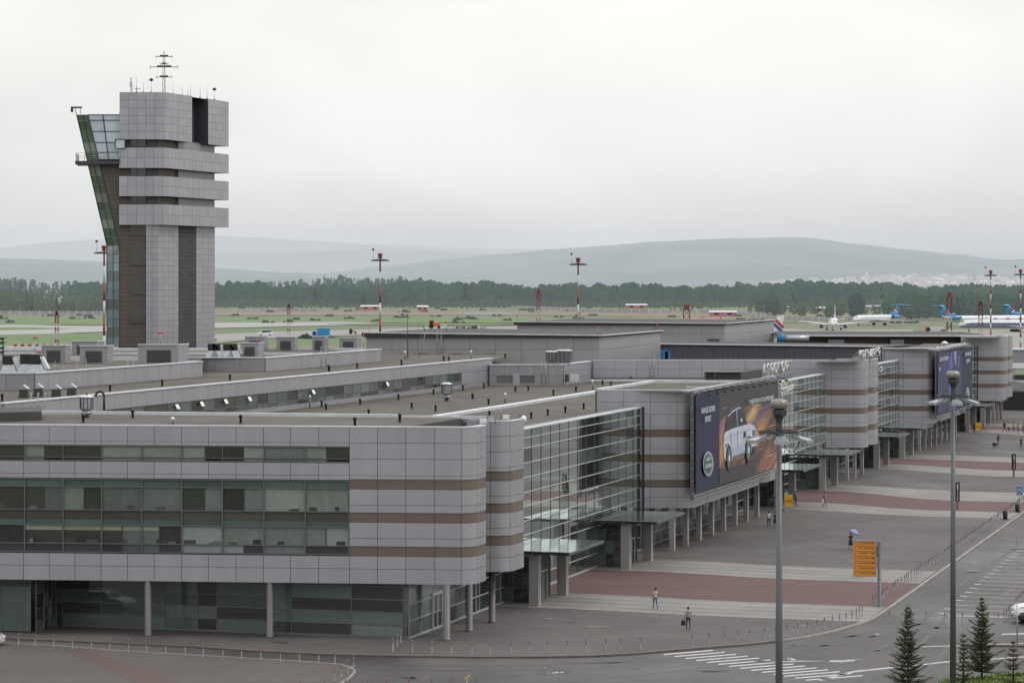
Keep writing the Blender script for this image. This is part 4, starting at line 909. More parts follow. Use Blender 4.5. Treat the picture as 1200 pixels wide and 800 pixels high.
# the light pier below with a dark strip
def rface(u, Yf, P):  # point on the right face seen at column u
    q = P[1] if len(P) == 3 else None; k = (u-600)/F; D = (k*Yf-q.x)/(.3037-k); return Vector((q.x+.3037*D, Yf+D))
Yp = YT+.7; P, e = tpath(171, 185.5, 251.8, Yp)
b = MB(); b.prism([(p.x,p.y) for p in offs(P,-.1)]+[(P[0].x,e.y)], 0, TZ(262), 'joint')
s1, s2 = rface(209,Yp,P), rface(230,Yp,P)
rws = [(TZ(262+7.1*i),TZ(262+7.1*(i+1)),'tower_grey') for i in range(28)]
clad(b, [P[0],P[1]], [0,.95,1.98], rws, gap=.04); clad(b, [P[1],s1], evencuts((s1-P[1]).length,2.0), rws, gap=.04); clad(b, [s2,e], evencuts((e-s2).length,2.4), rws, gap=.04)
b.build('pier', tw)
b = MB(); d = (s2-s1).normalized(); n_ = Vector((d.y,-d.x)); clad(b, [s1-n_*.03,s2-n_*.03], evencuts((s2-s1).length,1.6), [(TZ(262+4.7*i),TZ(262+4.7*(i+1)),'tower_dark') for i in range(42)], gap=.03, hgap=.04, th=.02); b.build('dark_strip', tw)
# right side storeys between the bands
for v0, v1 in ((164.5,174),(197.5,207.5),(230,240.5)):
    Y = Yp; P, e = tpath(172, 185.5, 251.5, Y); b = MB(); b.prism([(p.x,p.y) for p in offs(P,-.1)]+[(P[0].x,e.y)], TZ(v1+3), TZ(v0-3), 'joint')
    clad(b, [P[1],rface(209,Y,P)], evencuts(6,1.5), [(TZ(v0-2),TZ((v0+v1)/2),'tower_brown'),(TZ((v0+v1)/2),TZ(v1+2),'tower_brown')]); clad(b, [rface(209,Y,P),e], [0,5.5,12,18], [(TZ(v0-2),TZ((v0+v1)/2),'panel_dim'),(TZ((v0+v1)/2),TZ(v1+2),'panel_dim')]); b.build('storey', tw)
for v1, v0 in ((173,197),(206.5,230),(239.5,263.5)): tblock('band', 139.5, 194, 268, YT, v1, v0, 'tower_grey', 1.5)
# head: block, dark slot, block
P, e = tpath(140, 193.5, 268, YT); k1, k2 = rface(225,YT,P), rface(244,YT,P); zt, zb = TZ(108), TZ(163.5)
def piece(name, pts, path, m, nrow=6, step=1.35, zt=zt):
    b = MB(); b.prism([(p[0],p[1]) for p in pts], zb+.02, zt-.05, 'joint'); clad(b, path, evencuts(plen(path),step), [(zt-(zt-zb)*j/nrow, zt-(zt-zb)*(j+1)/nrow, m) for j in range(nrow)], gap=.035, hgap=.03); return b.build(name, tw)
pa = fillet([P[0],P[1],k1],1.5,8)+[k1+Vector((-3.2,1.0))]
piece('head_block', [tuple(x) for x in offs(pa,-.12)]+[(P[0].x,k1.y+1)], pa, 'tower_grey')
pd = [k2+Vector((-3.2,1.0)),k2+Vector((0,-.02))]; piece('head_return', [tuple(k2+Vector((-3.2,1.05))),tuple(k2+Vector((-.1,.05))),tuple(k2+Vector((-.1,.5))),tuple(k2+Vector((-3.2,1.5)))], pd, 'tower_dark', 1, 6)
pb = [k2,e]; piece('head_block', [tuple(x) for x in offs(pb,-.12)]+[(e.x-4,e.y),(k2.x-3,k2.y+1.5)], pb, 'tower_grey')
inn = Vector((-2.2,.68)); ps = [k1+inn,k2+inn]; piece('head_slot', [tuple(k1+inn+Vector((-.1,0))),tuple(k2+inn+Vector((-.1,0))),tuple(k2+inn*2),tuple(k1+inn*2)], ps, 'tower_dark', 1, 6)
b = MB(); b.poly([(P[0].x,P[0].y+.3,zt-.04),(P[1].x-.6,P[1].y+.3,zt-.04),(e.x-.3,e.y,zt-.04),(P[0].x,e.y,zt-.04)], 'roof_dark'); b.build('roof', tw)
# leaning glass cab and stair on the left
def cabx(v): # left edge of the front glass (column) by row
    return 103+(139-103)*(v-134)/(288-134) if v < 288 else 139.5
Yg = YT+1.1
vs = [134.5,141,154,167,178.5,187]
b = MB(); fb = MB()
for v0, v1 in zip(vs, vs[1:]):
    for c in range(2):
        f = lambda v, c: cabx(v)+(141-cabx(v))*[0,.46,1][c]
        b.poly([A(f(v1,c),v1,Yg),A(f(v1,c+1),v1,Yg),A(f(v0,c+1),v0,Yg),A(f(v0,c),v0,Yg)], 'g_sky')
for v in vs: fb.bar(A(cabx(v),v,Yg-.06),A(141,v,Yg-.06),.1,.1,'frame_dark')
for c in (0,.46): fb.bar(A(cabx(187)+(141-cabx(187))*c,187,Yg-.06),A(cabx(134.5)+(141-cabx(134.5))*c,134.5,Yg-.06),.14,.1,'frame_dark',up=(0,1,0))
o = b.build('cab_glass', tw); fb.build('glazing_frame', o)
# chamfer strip: green glass, two panes wide, the whole way down
b = MB(); fb = MB(); N_ = 22; Yh = Yg+3.2
def chl(v, k): # point across the chamfer, k 0 front edge .. 1 back edge
    u = cabx(v)-(13.5 if v < 288 else 14.3)*k; return A(u, v, Yg+(Yh-Yg)*k)
vv = [134.5,142,154,167,178,187.5]+[196+10.2*i for i in range(10)]+[298,308,318,329,340,351,362,373,384,395,406]
for i, (v0, v1) in enumerate(zip(vv, vv[1:])):
    for a, c in ((0,.5),(.5,1)):
        if v0 < 288: m_ = 'g_slant' if (i % 3 or v0 < 160) else 'g_green'
        else: m_ = 'g_blue' if i % 3 else 'g_teal'
        b.poly([chl(v1,c),chl(v1,a),chl(v0,a),chl(v0,c)], m_)
    fb.bar(chl(v1,0)+Vector((0,-.05,0)),chl(v1,1)+Vector((0,-.05,0)),.08,.09,'frame')
for k in (0,.5,1):
    fb.bar(chl(134.5,k)+Vector((0,-.05,0)),chl(288,k)+Vector((0,-.05,0)),.16 if k == 0 else .09,.1,'frame_dark',up=(0,1,0)); fb.bar(chl(288.1,k)+Vector((0,-.05,0)),chl(406,k)+Vector((0,-.05,0)),.1,.1,'frame',up=(0,1,0))
o = b.build('stair_glass', tw); fb.build('glazing_frame', o)
b = MB()                                             # solid behind the glass and the brown wall under the cab
b.hexa([A(139.4,408,Yg+.1),A(141,408,Yg+.1),A(141,408,Yg+8),A(139,408,Yg+8)],[A(139.4,288,Yg+.1),A(141,288,Yg+.1),A(141,288,Yg+8),A(139,288,Yg+8)],'tower_brown')
def slant(v0, v1, m, din=.1, b=b):
    p = [A(cabx(v1)+.5,v1,Yg+din),A(141,v1,Yg+din),A(141,v1,Yg+8),chl(v1,1)+Vector((.3,2,0))]; q = [A(cabx(v0)+.5,v0,Yg+din),A(141,v0,Yg+din),A(141,v0,Yg+8),chl(v0,1)+Vector((.3,2,0))]; b.hexa(p,q,m)
slant(190,288,'tower_brown'); slant(135,190,'dark',.4); b.build('wall', tw)
b = MB(); p = [chl(406,0),chl(406,1),chl(406,1)+Vector((0,6,0)),A(141,406,Yg+6)]; q = [chl(288,0),chl(288,1),chl(288,1)+Vector((0,6,0)),A(141,288,Yg+6)]
b.hexa([x+Vector((.15,.15,0)) for x in p][::-1],[x+Vector((.15,.15,0)) for x in q][::-1],'dark'); b.build('wall', tw)
b = MB(); clad(b, [A(112,0,Yg).xy*1.0, A(141,0,Yg).xy], [0,1], [(1,0,'tower_brown')]) if False else None
for i in range(18):
    v0 = 192+i*5.3; b.poly([A(cabx(v0+5)+1.2,v0+5,Yg-.02),A(140.5,v0+5,Yg-.02),A(140.5,v0,Yg-.02),A(cabx(v0)+1.2,v0,Yg-.02)], 'tower_brown')
b.build('tile_cladding', tw)
b = MB(); pts = [A(88,190,Yg-1.5),A(140,190,Yg-1.5),A(140,190,Yg+5),A(92,190,Yg+6)]; z = TZ(192.5)
b.prism([(p.x,p.y) for p in pts], z, z+.5, 'frame_dark'); b.build('balcony', tw)
b = MB(); zz = z+.5; qs = [A(140,190,Yg-1.4),A(89,190,Yg-1.4),A(92.5,190,Yg+5.8)]
for p, q in zip(qs, qs[1:]):
    L = (q-p).length; n_ = max(2,int(L/1.3))
    for h_ in (.45,.8,1.2): b.tube((p.x,p.y,zz+h_),(q.x,q.y,zz+h_),.03,'steel',n=5)
    for i in range(n_+1): r_ = p.lerp(q,i/n_); b.tube((r_.x,r_.y,zz),(r_.x,r_.y,zz+1.2),.035,'steel',n=5)
b.build('railing', tw)
b = MB(); Y = YT-.2; pts = [A(135,174,Y),A(146.5,174,Y),A(146.5,163.3,Y),A(135,163.3,Y)]
b.poly(pts,'g_sky')
o = b.build('corner_window', tw); b = MB()
for p, q in zip(pts, pts[1:]+pts[:1]): b.bar(p+Vector((0,-.05,0)),q+Vector((0,-.05,0)),.12,.12,'frame_dark',up=(0,1,0) if abs(p.x-q.x) < .1 else (0,0,1))
b.build('window_frame', o)
b = MB(); p = chl(134.5,1); b.tube(p,p+Vector((-.3,0,1.2)),.06,'steel'); b.box((p.x,p.y,p.z+1.0),(1.7,.5,.25),'frame_dark'); b.box((p.x-.7,p.y,p.z+.4),(.35,.35,.7),'black'); b.tube(p+Vector((.6,0,.1)),p+Vector((.6,0,1.1)),.05,'steel'); b.build('camera_bracket', tw)
# rooftop mast and aerials
def aerial(u, v0, v1, Y=YT+4, r=.035, head=None, m='steel', label=None):
    lab = label or 'thin whip aerial on the control tower roof'
    t_ = thing('aerial', A(u,v1,Y), lab, 'aerial', 'thin whip aerials on the tower roof')
    b = MB(); b.tube(A(u,v1,Y),A(u,v0,Y),r,m,r*.6,6); b.box(A(u,v1,Y),(.25,.25,.12),'frame'); b.build('whip', t_)
    if head: b = MB(); p = A(u,v0,Y); b.lathe((p.x,p.y,p.z-.05),[(.05,0),(.34,.12),(.30,.32),(.05,.5)],'black',8); b.build('aerial_head', t_)
for u, v0 in ((160,88),(168,96),(203,99),(213.5,100),(220,101),(223,98),(234.5,99),(242.5,103)): aerial(u, v0, 108.5+max(0,(u-187)*.13), YT+2+max(0,(u-187)*.27))
aerial(177.3,95,108.5,head=1,label='short mast with black dome head left of the big aerial mast'); aerial(251.3,106,117,YT+19,head=1,label='short mast with black dome head at right end of tower roof')
t_ = thing('equipment_mast', A(153.5,108,YT+3), 'white and dark sector antenna cluster at left end of tower roof', 'aerial')
b = MB(); b.tube(A(153.5,108.5,YT+3),A(153.5,91,YT+3),.07,'frame_dark'); b.build('mast', t_)
b = MB()
for du, v in ((-.9,99),(.9,98),(0,97),(-.2,104),(1.5,104)): p = A(153.5+du,v+3,YT+3); b.box((p.x,p.y,p.z),(.16,.16,.85),'white')
b.build('panel_antenna', t_)
t_ = thing('equipment_mast', A(166,108,YT+3), 'tiny twin aerial fitting on the tower roof', 'aerial'); b = MB(); b.tube(A(160,108.5,YT+3),A(160,102,YT+3),.05,'frame_dark'); b.bar(A(158,104,YT+3),A(164,104,YT+3),.08,.08,'frame_dark'); b.build('mast', t_)
t_ = thing('aerial_mast', A(192.3,108,YT+5), 'tall lattice mast with four dark dipole cross arms on tower roof', 'aerial mast')
b = MB(); Y = YT+5; p, q = A(192.3,108.5,Y), A(192.3,64,Y)
for dx, dy in ((-.22,-.2),(.22,-.2),(0,.25)): b.tube(p+Vector((dx,dy,0)),q+Vector((dx*.7,dy*.7,0)),.035,'steel',n=5)
for i in range(14):
    z0, z1 = p.z+(q.z-p.z)*i/14, p.z+(q.z-p.z)*(i+1)/14; s_ = 1 if i % 2 else -1; b.tube((p.x-.2*s_,p.y-.2,z0),(p.x+.2*s_,p.y-.2,z1),.025,'steel',n=4)
b.tube(q,q+Vector((0,0,.5)),.06,'black'); b.build('lattice', t_)
for v, hw in ((66.5,10),(75.3,5),(78.7,17),(90.5,9.5)):
    b = MB(); c = A(192.3,v,Y); w_ = hw*K
    b.bar((c.x-w_,c.y,c.z),(c.x+w_,c.y,c.z),.1,.1,'frame_dark'); b.bar((c.x,c.y-w_*.8,c.z),(c.x,c.y+w_*.8,c.z),.1,.1,'frame_dark'); b.bar((c.x-w_*.5,c.y,c.z+.12),(c.x+w_*.5,c.y,c.z+.12),.2,.25,'black')
    for sx in (-1,1): b.tube((c.x+sx*w_*.95,c.y,c.z-.25),(c.x+sx*w_*.95,c.y,c.z+.25),.03,'red',n=5)
    b.build('cross_arm', t_)
# ================================================================ rooftop plant
def roofpt(u, v, z): return G(u, v, z)
ZP = 17.0
AH = [  # front left u, front right u, side right u, top v, base v, deck z, label
 (48.7,75.6,83,405,425.6,'small grey air handling unit with square grille, leftmost on the plant deck'),
 (93.5,125,132.3,405.5,426,'wide grey air handling unit left of the tower foot'),
 (162,208.5,219.8,404,426,'widest grey air handling unit in front of the tower shaft'),
 (282,302,308.5,402,418,'low grey unit with a round pipe corner beside the hood vents'),
 (287,309,314,394.5,411,'grey unit standing behind the low unit near the hood vents'),
 (324,344.5,347.5,395,410.8,'grey cube unit with dark grille, second from right end row'),
 (365.5,380,384.6,394.5,411,'narrow grey unit with roof ladder in front of it'),
 (397.5,418,424,396,410.2,'grey unit at the right end of the plant deck row'),
 (84,112,122,400,416,'tall grey unit partly hidden behind the wide one left of the tower')]
for u0, u1, u2, vt, vb, lab in AH:
    p = G(u0, vb, ZP); q = G(u1, vb, ZP); q = Vector((q.x, p.y, ZP)); w_ = q.x-p.x; h_ = (vb-vt)*p.y/F
    k = (u2-600)/F; D = (k*p.y-q.x)/(.3037-k); D = max(1.0, min(D, 7)); e = Vector((.3037*D, D, 0))
    r = thing('air_handling_unit', (p+q)/2, lab, 'air handler', 'air handling units on the plant deck')
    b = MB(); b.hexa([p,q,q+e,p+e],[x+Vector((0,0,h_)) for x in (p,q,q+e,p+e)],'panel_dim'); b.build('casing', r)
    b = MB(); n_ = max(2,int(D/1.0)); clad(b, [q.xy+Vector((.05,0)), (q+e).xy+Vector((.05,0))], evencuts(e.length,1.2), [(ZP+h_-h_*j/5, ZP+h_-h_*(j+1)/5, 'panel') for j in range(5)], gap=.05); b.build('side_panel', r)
    b = MB(); gx0, gx1 = p.x+w_*.22, q.x-w_*.18; gz1 = ZP+h_*.72
    b.poly([(gx0,p.y-.03,ZP+.1),(gx1,p.y-.03,ZP+.1),(gx1,p.y-.03,gz1),(gx0,p.y-.03,gz1)],'dark')
    for i in range(7): z = ZP+.12+(gz1-ZP-.15)*i/7; b.bar((gx0,p.y-.08,z+.07),(gx1,p.y-.08,z+.07),.08,(gz1-ZP)/7*.55,'louvre')
    b.build('grille', r)
    b = MB(); b.bar(p+Vector((-.05,-.05,h_+.04)),q+Vector((.05,-.05,h_+.04)),.2,.1,'white_trim'); b.bar(q+Vector((.05,0,h_+.04)),q+e+Vector((.05,0,h_+.04)),.2,.1,'white_trim'); b.build('cap', r)
def hood(u, v, z, s, lab):
    p = G(u, v, z); r = thing('hood_vent', p, lab, 'vent', 'sheet metal exhaust hoods on the plant deck')
    b = MB(); b.box(p,(1.5*s,1.2*s,.75*s),'galv',top=.62); b.build('skirt', r)
    b = MB(); b.box(p+Vector((-.1*s,0,.75*s)),(.85*s,.8*s,.8*s),'black'); b.build('throat', r)
    b = MB(); q = p+Vector((.30*s,-.40*s,1.35*s)); 
    b.hexa([q,q+Vector((.22*s,0,0)),q+Vector((.72*s,0,-.95*s)),q+Vector((.44*s,0,-.95*s))],[x+Vector((0,.9*s,0)) for x in (q,q+Vector((.22*s,0,0)),q+Vector((.72*s,0,-.95*s)),q+Vector((.44*s,0,-.95*s)))],'white_trim'); b.build('hood', r)
for u, v, s, lab in ((11,437,1.05,'single exhaust hood at the far left of the plant deck'),(32,437,1.15,'left hood of the pair near the fence rods'),(43,437.5,1.15,'right hood of the pair near the fence rods'),
    (249,418,.95,'left one of four hoods right of the tower'),(255,418,.95,'second of four hoods right of the tower'),(267,418,.95,'third of four hoods right of the tower'),(275,418,.95,'rightmost of four hoods right of the tower')): hood(u, v, ZP, s, lab)
def skyvent(u, v, z, lab):
    p = G(u, v, z); r = thing('roof_vent_box', p, lab, 'roof vent', 'dark vent boxes with tilted white lids')
    b = MB(); b.box(p,(.72,.72,.72),'roof_dark'); b.box(p,(.85,.85,.12),'roof_dark'); b.build('box', r)
    b = MB(); q = p+Vector((0,0,.72)); b.hexa([q+Vector((-.05,-.3,.34)),q+Vector((.40,-.3,.02)),q+Vector((.40,.3,.02)),q+Vector((-.05,.3,.34))],[q+Vector((0,-.3,.42)),q+Vector((.46,-.3,.08)),q+Vector((.46,.3,.08)),q+Vector((0,.3,.42))],'white_trim'); b.build('lid', r)
for i, (u, v) in enumerate(((28,466),(45,464.5),(66,466),(84,464.5))): skyvent(u, v, 15.6, ('leftmost','second from left','third from left','rightmost')[i]+' of four dark vent boxes with white lids')
def cowl(u, v, z, s, lab):
    p = G(u, v, z); r = thing('ventilator_cowl', p, lab, 'roof ventilator', 'large galvanised roof ventilators')
    b = MB(); b.lathe(p,[(.26*s,0),(.26*s,.35*s),(.62*s,.4*s),(.5*s,.75*s)],'steel',12); b.build('base', r)
    b = MB(); b.lathe(p,[(.5*s,.75*s),(.62*s,.85*s),(.66*s,1.0*s),(.66*s,2.05*s),(.5*s,2.2*s)],'galv',10,smooth=False); 
    for i in range(10): a = 6.283*i/10; c = p+Vector((math.cos(a)*.67*s,math.sin(a)*.67*s,0)); b.bar(c+Vector((0,0,.95*s)),c+Vector((0,0,2.1*s)),.06,.06,'frame_dark',up=(1,0,0))
    b.build('drum', r)
    b = MB(); b.lathe(p,[(.78*s,2.12*s),(.82*s,2.2*s),(.3*s,2.4*s)],'white_trim',14); b.lathe(p,[(.08,2.35*s),(.1,2.6*s)],'black',6); b.build('cap', r)
cowl(101.5,489.5,15.06,.74,'large ventilator cowl on the office roof at the left'); cowl(523.5,469.5,ZR,.84,'large ventilator cowl alone on the wide brown roof')
r = thing('pipe_bend', G(117,479,15.06), 'rust brown goose neck pipe beside the large ventilator cowl', 'pipe'); b = MB(); p = G(117,480,15.06); pr = None
for i in range(12):
    a = math.pi*(i/11); q = p+Vector((-.35+.35*-math.cos(a)*-1 if 0 else .35*math.cos(a),0,1.1+.4*math.sin(a)))
    if pr is not None: b.tube(pr,q,.1,'bark',n=7)
    pr = q
b.tube(p+Vector((.35,0,0)),p+Vector((.35,0,1.1)),.1,'bark'); b.build('pipe', r)
def cool(u, v, z, rad, h_, lab):
    p = G(u, v, z); r = thing('cooling_unit', p, lab, 'cooling unit', 'round condenser fans on the plant room')
    b = MB(); b.lathe(p,[(rad*.95,.3),(rad,.4),(rad,h_*.9)],'louvre',12,smooth=False); 
    for i in range(12): a = 6.283*i/12+.26; c = p+Vector((math.cos(a)*rad,math.sin(a)*rad,0)); b.bar(c+Vector((0,0,.35)),c+Vector((0,0,h_*.92)),.06,.06,'steel',up=(1,0,0))
    b.build('drum', r); b = MB(); b.lathe(p,[(rad*1.05,h_*.9),(rad*1.05,h_*.97),(rad*.7,h_)],'white_trim',14); b.build('top_ring', r)
    b = MB()
    for i in range(4): a = 1.57*i+.6; b.box(p+Vector((math.cos(a)*rad*.8,math.sin(a)*rad*.8,0)),(.12,.12,.35),'steel')
    b.box(p+Vector((0,0,.2)),(rad*1.5,rad*1.5,.15),'steel'); b.build('feet', r)
cool(647,427,15.06,.85,1.7,'smaller round condenser at the left on the plant room roof'); cool(661,427,15.06,1.0,1.85,'larger round condenser at the right on the plant room roof')
r = thing('outdoor_unit', G(669,452,ZR), 'dark outdoor air unit leaning at the plant room corner', 'air unit'); b = MB(); p = G(669,452,ZR)
for dx in (-.5,.2,.75): b.box(p+Vector((dx,0,.5)),(.5,.35,.95),'frame_dark' if dx < 0 else 'offwhite')
b.build('casing', r); b = MB()
for dx in (-.6,0,.5,.9): b.box(p+Vector((dx,0,0)),(.06,.06,.5),'blue')
b.build('feet', r)
# small pipe vents
def pipevent(): 
    r = thing('vent_pipe', (0,0,0), 'x', 'vent pipe'); b = MB(); b.lathe((0,0,0),[(.09,0),(.09,.42),(.14,.44),(.14,.64),(.05,.68)],'black',10); b.build('pipe', r); b = MB(); b.lathe((0,0,0),[(.2,0),(.16,.06)],'roof_dark',10); b.build('collar', r); return r
PV = pipevent(); first = True
def put(proto, spots, label, group, z):
    global first
    for i, (u, v) in enumerate(spots):
        p = G(u, v, z)
        if proto.location.length < 1e-6: proto.location = p; tag(proto, label, None, group); continue
        dup(proto, p, 0, label, group)
put(PV, [(377,476.5),(382,480),(432,487),(422,474),(467,468.5),(508,462.5),(542.5,457.5),(567,455),(553.5,467.5),(482.5,479),(510.5,482),(572.5,474),(554,467)], 'small black vent pipe standing on the wide brown roof', 'vent pipes on the wide brown roof', ZR)
put(PV, [(2.5,470),(129,458.7),(190,452.5),(269.5,446),(385,434),(418.5,432),(386,435.5),(470.5,428),(520,423),(526,424),(592,420)], 'small black vent pipe standing on the raised roof', 'vent pipes on the raised roof', 15.6)
put(PV, [(97.5,495),(155.5,489.5),(282,496),(415.8,499),(468.5,494.5)], 'small black vent pipe on the office wing roof', 'vent pipes on the office wing roof', 15.06)
put(PV, [(573.5,489),(622.5,490.6),(642,487),(662.5,483.5),(684,479.5),(604,459),(619,457.5),(648.5,463),(675,459),(706,451.5),(715.8,453),(739,447),(675,459)], 'small black vent pipe on the roof by the glazed hall', 'vent pipes on the roof by the glazed hall', ZR)
def tallpipe(u, v, z, h_, lab):
    p = G(u, v, z); r = thing('flue', p, lab, 'flue', 'slim steel flues with cone caps'); b = MB(); b.lathe(p,[(.09,0),(.09,h_),(.06,h_+.02)],'steel',8); b.build('pipe', r); b = MB(); b.lathe(p,[(.17,h_-.02),(.17,h_+.1),(.02,h_+.25)],'white_trim',8); b.build('cap', r)
for u, v, z, h_, lab in ((592,472,ZR,.85,'slim steel flue left of the plant room on the brown roof'),(694.5,456,ZR,.9,'slim steel flue right of the plant room'),(474.5,420.5,15.6,.8,'slim steel flue on the raised roof left'),
        (552,420,15.6,.8,'slim steel flue on the raised roof right'),(202.5,496.5,15.06,.3,'stubby white flue on the office wing roof'),(363,478,ZR,1.1,'slim dark flue against the clerestory wall')): tallpipe(u, v, z, h_, lab)
for u, v, lab in ((563,497.5,'small steel davit frame on the rounded corner of office roof'),(590,492.5,'small steel davit frame on the narrow rounded pod roof'),(1012,420.5,'small steel davit frame on middle wing roof')):
    z = 15.1; p = G(u, v, z); r = thing('roof_davit', p, lab, 'davit', 'small steel frames on the rounded pod roofs'); b = MB()
    b.bar(p+Vector((-1.3,0,.25)),p+Vector((1.2,.6,.35)),.09,.09,'steel'); b.bar(p+Vector((-.9,.9,.3)),p+Vector((1.4,1.2,.3)),.07,.07,'steel')
    for dx, dy in ((-1.2,0),(-.2,.3),(1.1,.6)): b.bar(p+Vector((dx,dy,0)),p+Vector((dx,dy,.45)),.06,.06,'frame',up=(0,1,0))
    b.build('frame', r); b = MB(); b.box(p+Vector((.2,.2,.1)),(.5,.35,.3),'white'); b.build('winch_box', r)
p = G(612,492,15.1); r = thing('security_camera', p, 'white dome security camera on an arm at the narrow pod corner', 'camera'); b = MB(); b.bar(p+Vector((-.9,0,.3)),p+Vector((.05,-.1,.35)),.06,.06,'frame_dark'); b.build('arm', r); b = MB(); b.lathe(p+Vector((.1,-.1,-.25)),[(.08,0),(.2,.15),(.22,.45),(.1,.6)],'white',12); b.build('dome', r)
# hoop ladders
def ladder(u, v0, v1, Y, lab, w_=.55, hoop=.5):
    r = thing('roof_ladder', A(u, v0, Y), lab, 'ladder', 'steel wall ladders between the roofs'); b = MB(); p, q = A(u, v0, Y), A(u, v1, Y)
    for dx in (-w_/2, w_/2):
        b.tube(p+Vector((dx,0,0)), q+Vector((dx,0,hoop)), .035, 'steel', n=6)
        pr = None
        for i in range(7): a = math.pi*i/6; c = q+Vector((dx,.35-.35*math.cos(a),hoop+.3*math.sin(a))); (b.tube(pr, c, .035, 'steel', n=6) if pr else None); pr = c
    b.build('rail', r); b = MB(); L = q.z-p.z
    for i in range(int(L/.32)): b.tube(p+Vector((-w_/2,0,.2+i*.32)), p+Vector((w_/2,0,.2+i*.32)), .022, 'steel', n=5)
    b.build('rungs', r)
for u, v0, v1, Y, lab in ((40,483,472,222,'left hoop ladder on the low clerestory end'),(48.5,483,472,222,'right hoop ladder on the low clerestory end'),(153,450,432,274,'hoop ladder on the plant deck wall left of the tower'),
    (379,430,414,315,'ladder on the plant deck wall before the narrow unit'),(514.5,418,394,374.6,'tall ladder on the left part of the grey hall'),(637,450,431,343,'caged ladder on the plant room front'),(764,444,424,356.8,'tall ladder on the long cross wall')):
    ladder(u, v0, v1, Y-.25, lab)
# rods with rail on the plant deck (left)
r = thing('lightning_rod_frame', G(60,449,15.62), 'row of thin upright rods on a rail before the plant deck', 'rod frame'); b = MB()
b.bar(G(20,452,15.65),G(100,452,15.65),.1,.1,'frame_dark'); b.build('rail', r)
for u, v in ((20,424),(27,440),(54,414),(56,437),(64.5,422),(74,428),(82,437),(90,420),(101,419),(47,430),(36,438)):
    b = MB(); p = G(u,452,15.65); b.tube(p,(p.x,p.y,CH-(v-VH)*p.y/F),.03,'steel',.015,5); b.build('rod', r)
# obstruction lamps
def obst(u, v, vb, Y, lab, twin=False):
    p = A(u, vb, Y); r = thing('obstruction_lamp', p, lab, 'warning lamp', 'red warning lamps on thin roof poles'); b = MB(); b.tube(p,A(u,v,Y),.04,'steel',n=6); b.build('pole', r)
    for du in ((-1.6,1.6) if twin else (0,)): c = A(u+du,v,Y); b = MB(); rad = .085*Y/300+.03; b.lathe(c+Vector((0,0,-rad)),[(rad*.4,0),(rad,rad*.5),(rad,rad*1.4),(rad*.4,rad*2)],'lamp_red',10); b.build('lamp', r)
    if twin: b = MB(); b.bar(A(u-2,v+1,Y),A(u+2,v+1,Y),.06,.06,'frame_dark'); b.build('bracket', r)
for u, v, vb, Y, lab, tw_ in ((41.5,395.5,424,300,'twin red lamps on the upper pole at the far left roof',1),(46,412.5,424,296,'twin red lamps low beside the leftmost air unit',1),(188,389.5,404,292,'twin red lamps above the widest air unit',1),
    (220.5,402.5,410,290,'red lamp at right corner of the widest air unit',0),(302,398.5,402.5,318,'red lamp on the low round cornered unit',0),(253,398,408,330,'red lamp just right of the tower shaft',0),(426,390.5,410,340,'red lamp at the left corner of the grey hall',0),
    (433,381,392,376,'red lamp above the left end of grey hall',0),(523,377.5,388,380,'red lamp above the middle of grey hall',0),(700.5,382.8,394,380,'red lamp near the right end of grey hall',0),(770,379,385,478,'red lamp on the far hall roof edge',0),
    (844.5,372,380,482,'red lamp at the right end of far hall',0),(606,369.8,380,500,'orange red lamp left of the striped mast',0),(679.5,366.5,377,500,'orange red lamp right of the striped mast',0),(901,368,390,520,'orange red lamp left of the taxiing jet',0)): obst(u, v, vb, Y, lab, tw_)
# guyed antenna on the raised roof and at the left edge
r = thing('guyed_aerial', A(478,420,345), 'tall guyed aerial pole with cross tip on the raised roof', 'aerial'); b = MB(); b.tube(A(478,420,345),A(477.5,362,345),.06,'frame_dark',.03); b.bar(A(472.5,363,345),A(483,361.5,345),.05,.05,'frame_dark'); b.build('pole', r)
b = MB(); b.tube(A(491,419,345),A(501,381,345),.035,'steel',n=5); b.tube(A(484,419,345),A(499,381,345),.02,'steel',n=4); b.tube(A(496,383,345),A(499,388,345),.06,'frame_dark'); b.build('stay', r)
r = thing('aerial_pole', A(3.5,425,280), 'dark knobbly aerial pole at the left edge above the plant deck', 'aerial'); b = MB(); b.tube(A(3.5,425,280),A(3.5,396,280),.07,'black'); b.build('pole', r)
b = MB()
for v in (398,403,409,414): c = A(3.5,v,280); b.box(c+Vector((-.15,0,0)),(.5,.2,.22),'black'); b.bar(c+Vector((-.3,0,.1)),c+Vector((.4,0,.2)),.05,.05,'black')
b.build('fittings', r)
# ducting and small gear on far roofs
r = thing('roof_duct', A(932,396,490), 'shiny round duct with a blue bend on the far roof', 'duct'); b = MB(); b.tube(A(918.5,396.5,492),A(948,396,492),.55,'galv',n=12); b.build('pipe', r); b = MB(); b.tube(A(915,391,492),A(915,401,492),.7,'blue',n=12); b.build('bend', r)
for u, v, Y, lab in ((1107,401,428,'white mushroom vent behind the second billboard'),(1099,404,428,'small white mushroom vent left of the larger one'),(1012.5,417,368,'small pale vent on roof near the white letters')):
    p = A(u,v+5,Y); r = thing('mushroom_vent', p, lab, 'roof vent'); s_ = .55 if 'small' not in lab else .28; b = MB(); b.lathe(p,[(.45*s_,0),(.45*s_,1.0*s_)],'offwhite',10); b.build('stem', r); b = MB(); b.lathe(p,[(1.0*s_,.9*s_),(.95*s_,1.1*s_),(.25*s_,1.5*s_)],'white',12); b.build('cap', r)
r = thing('roof_penthouse', Vector((21,288,15.1)), 'dark boxy frame behind the top edge of the car billboard', 'penthouse'); b = MB(); p, q = A(826,452,287), A(868,450,287)
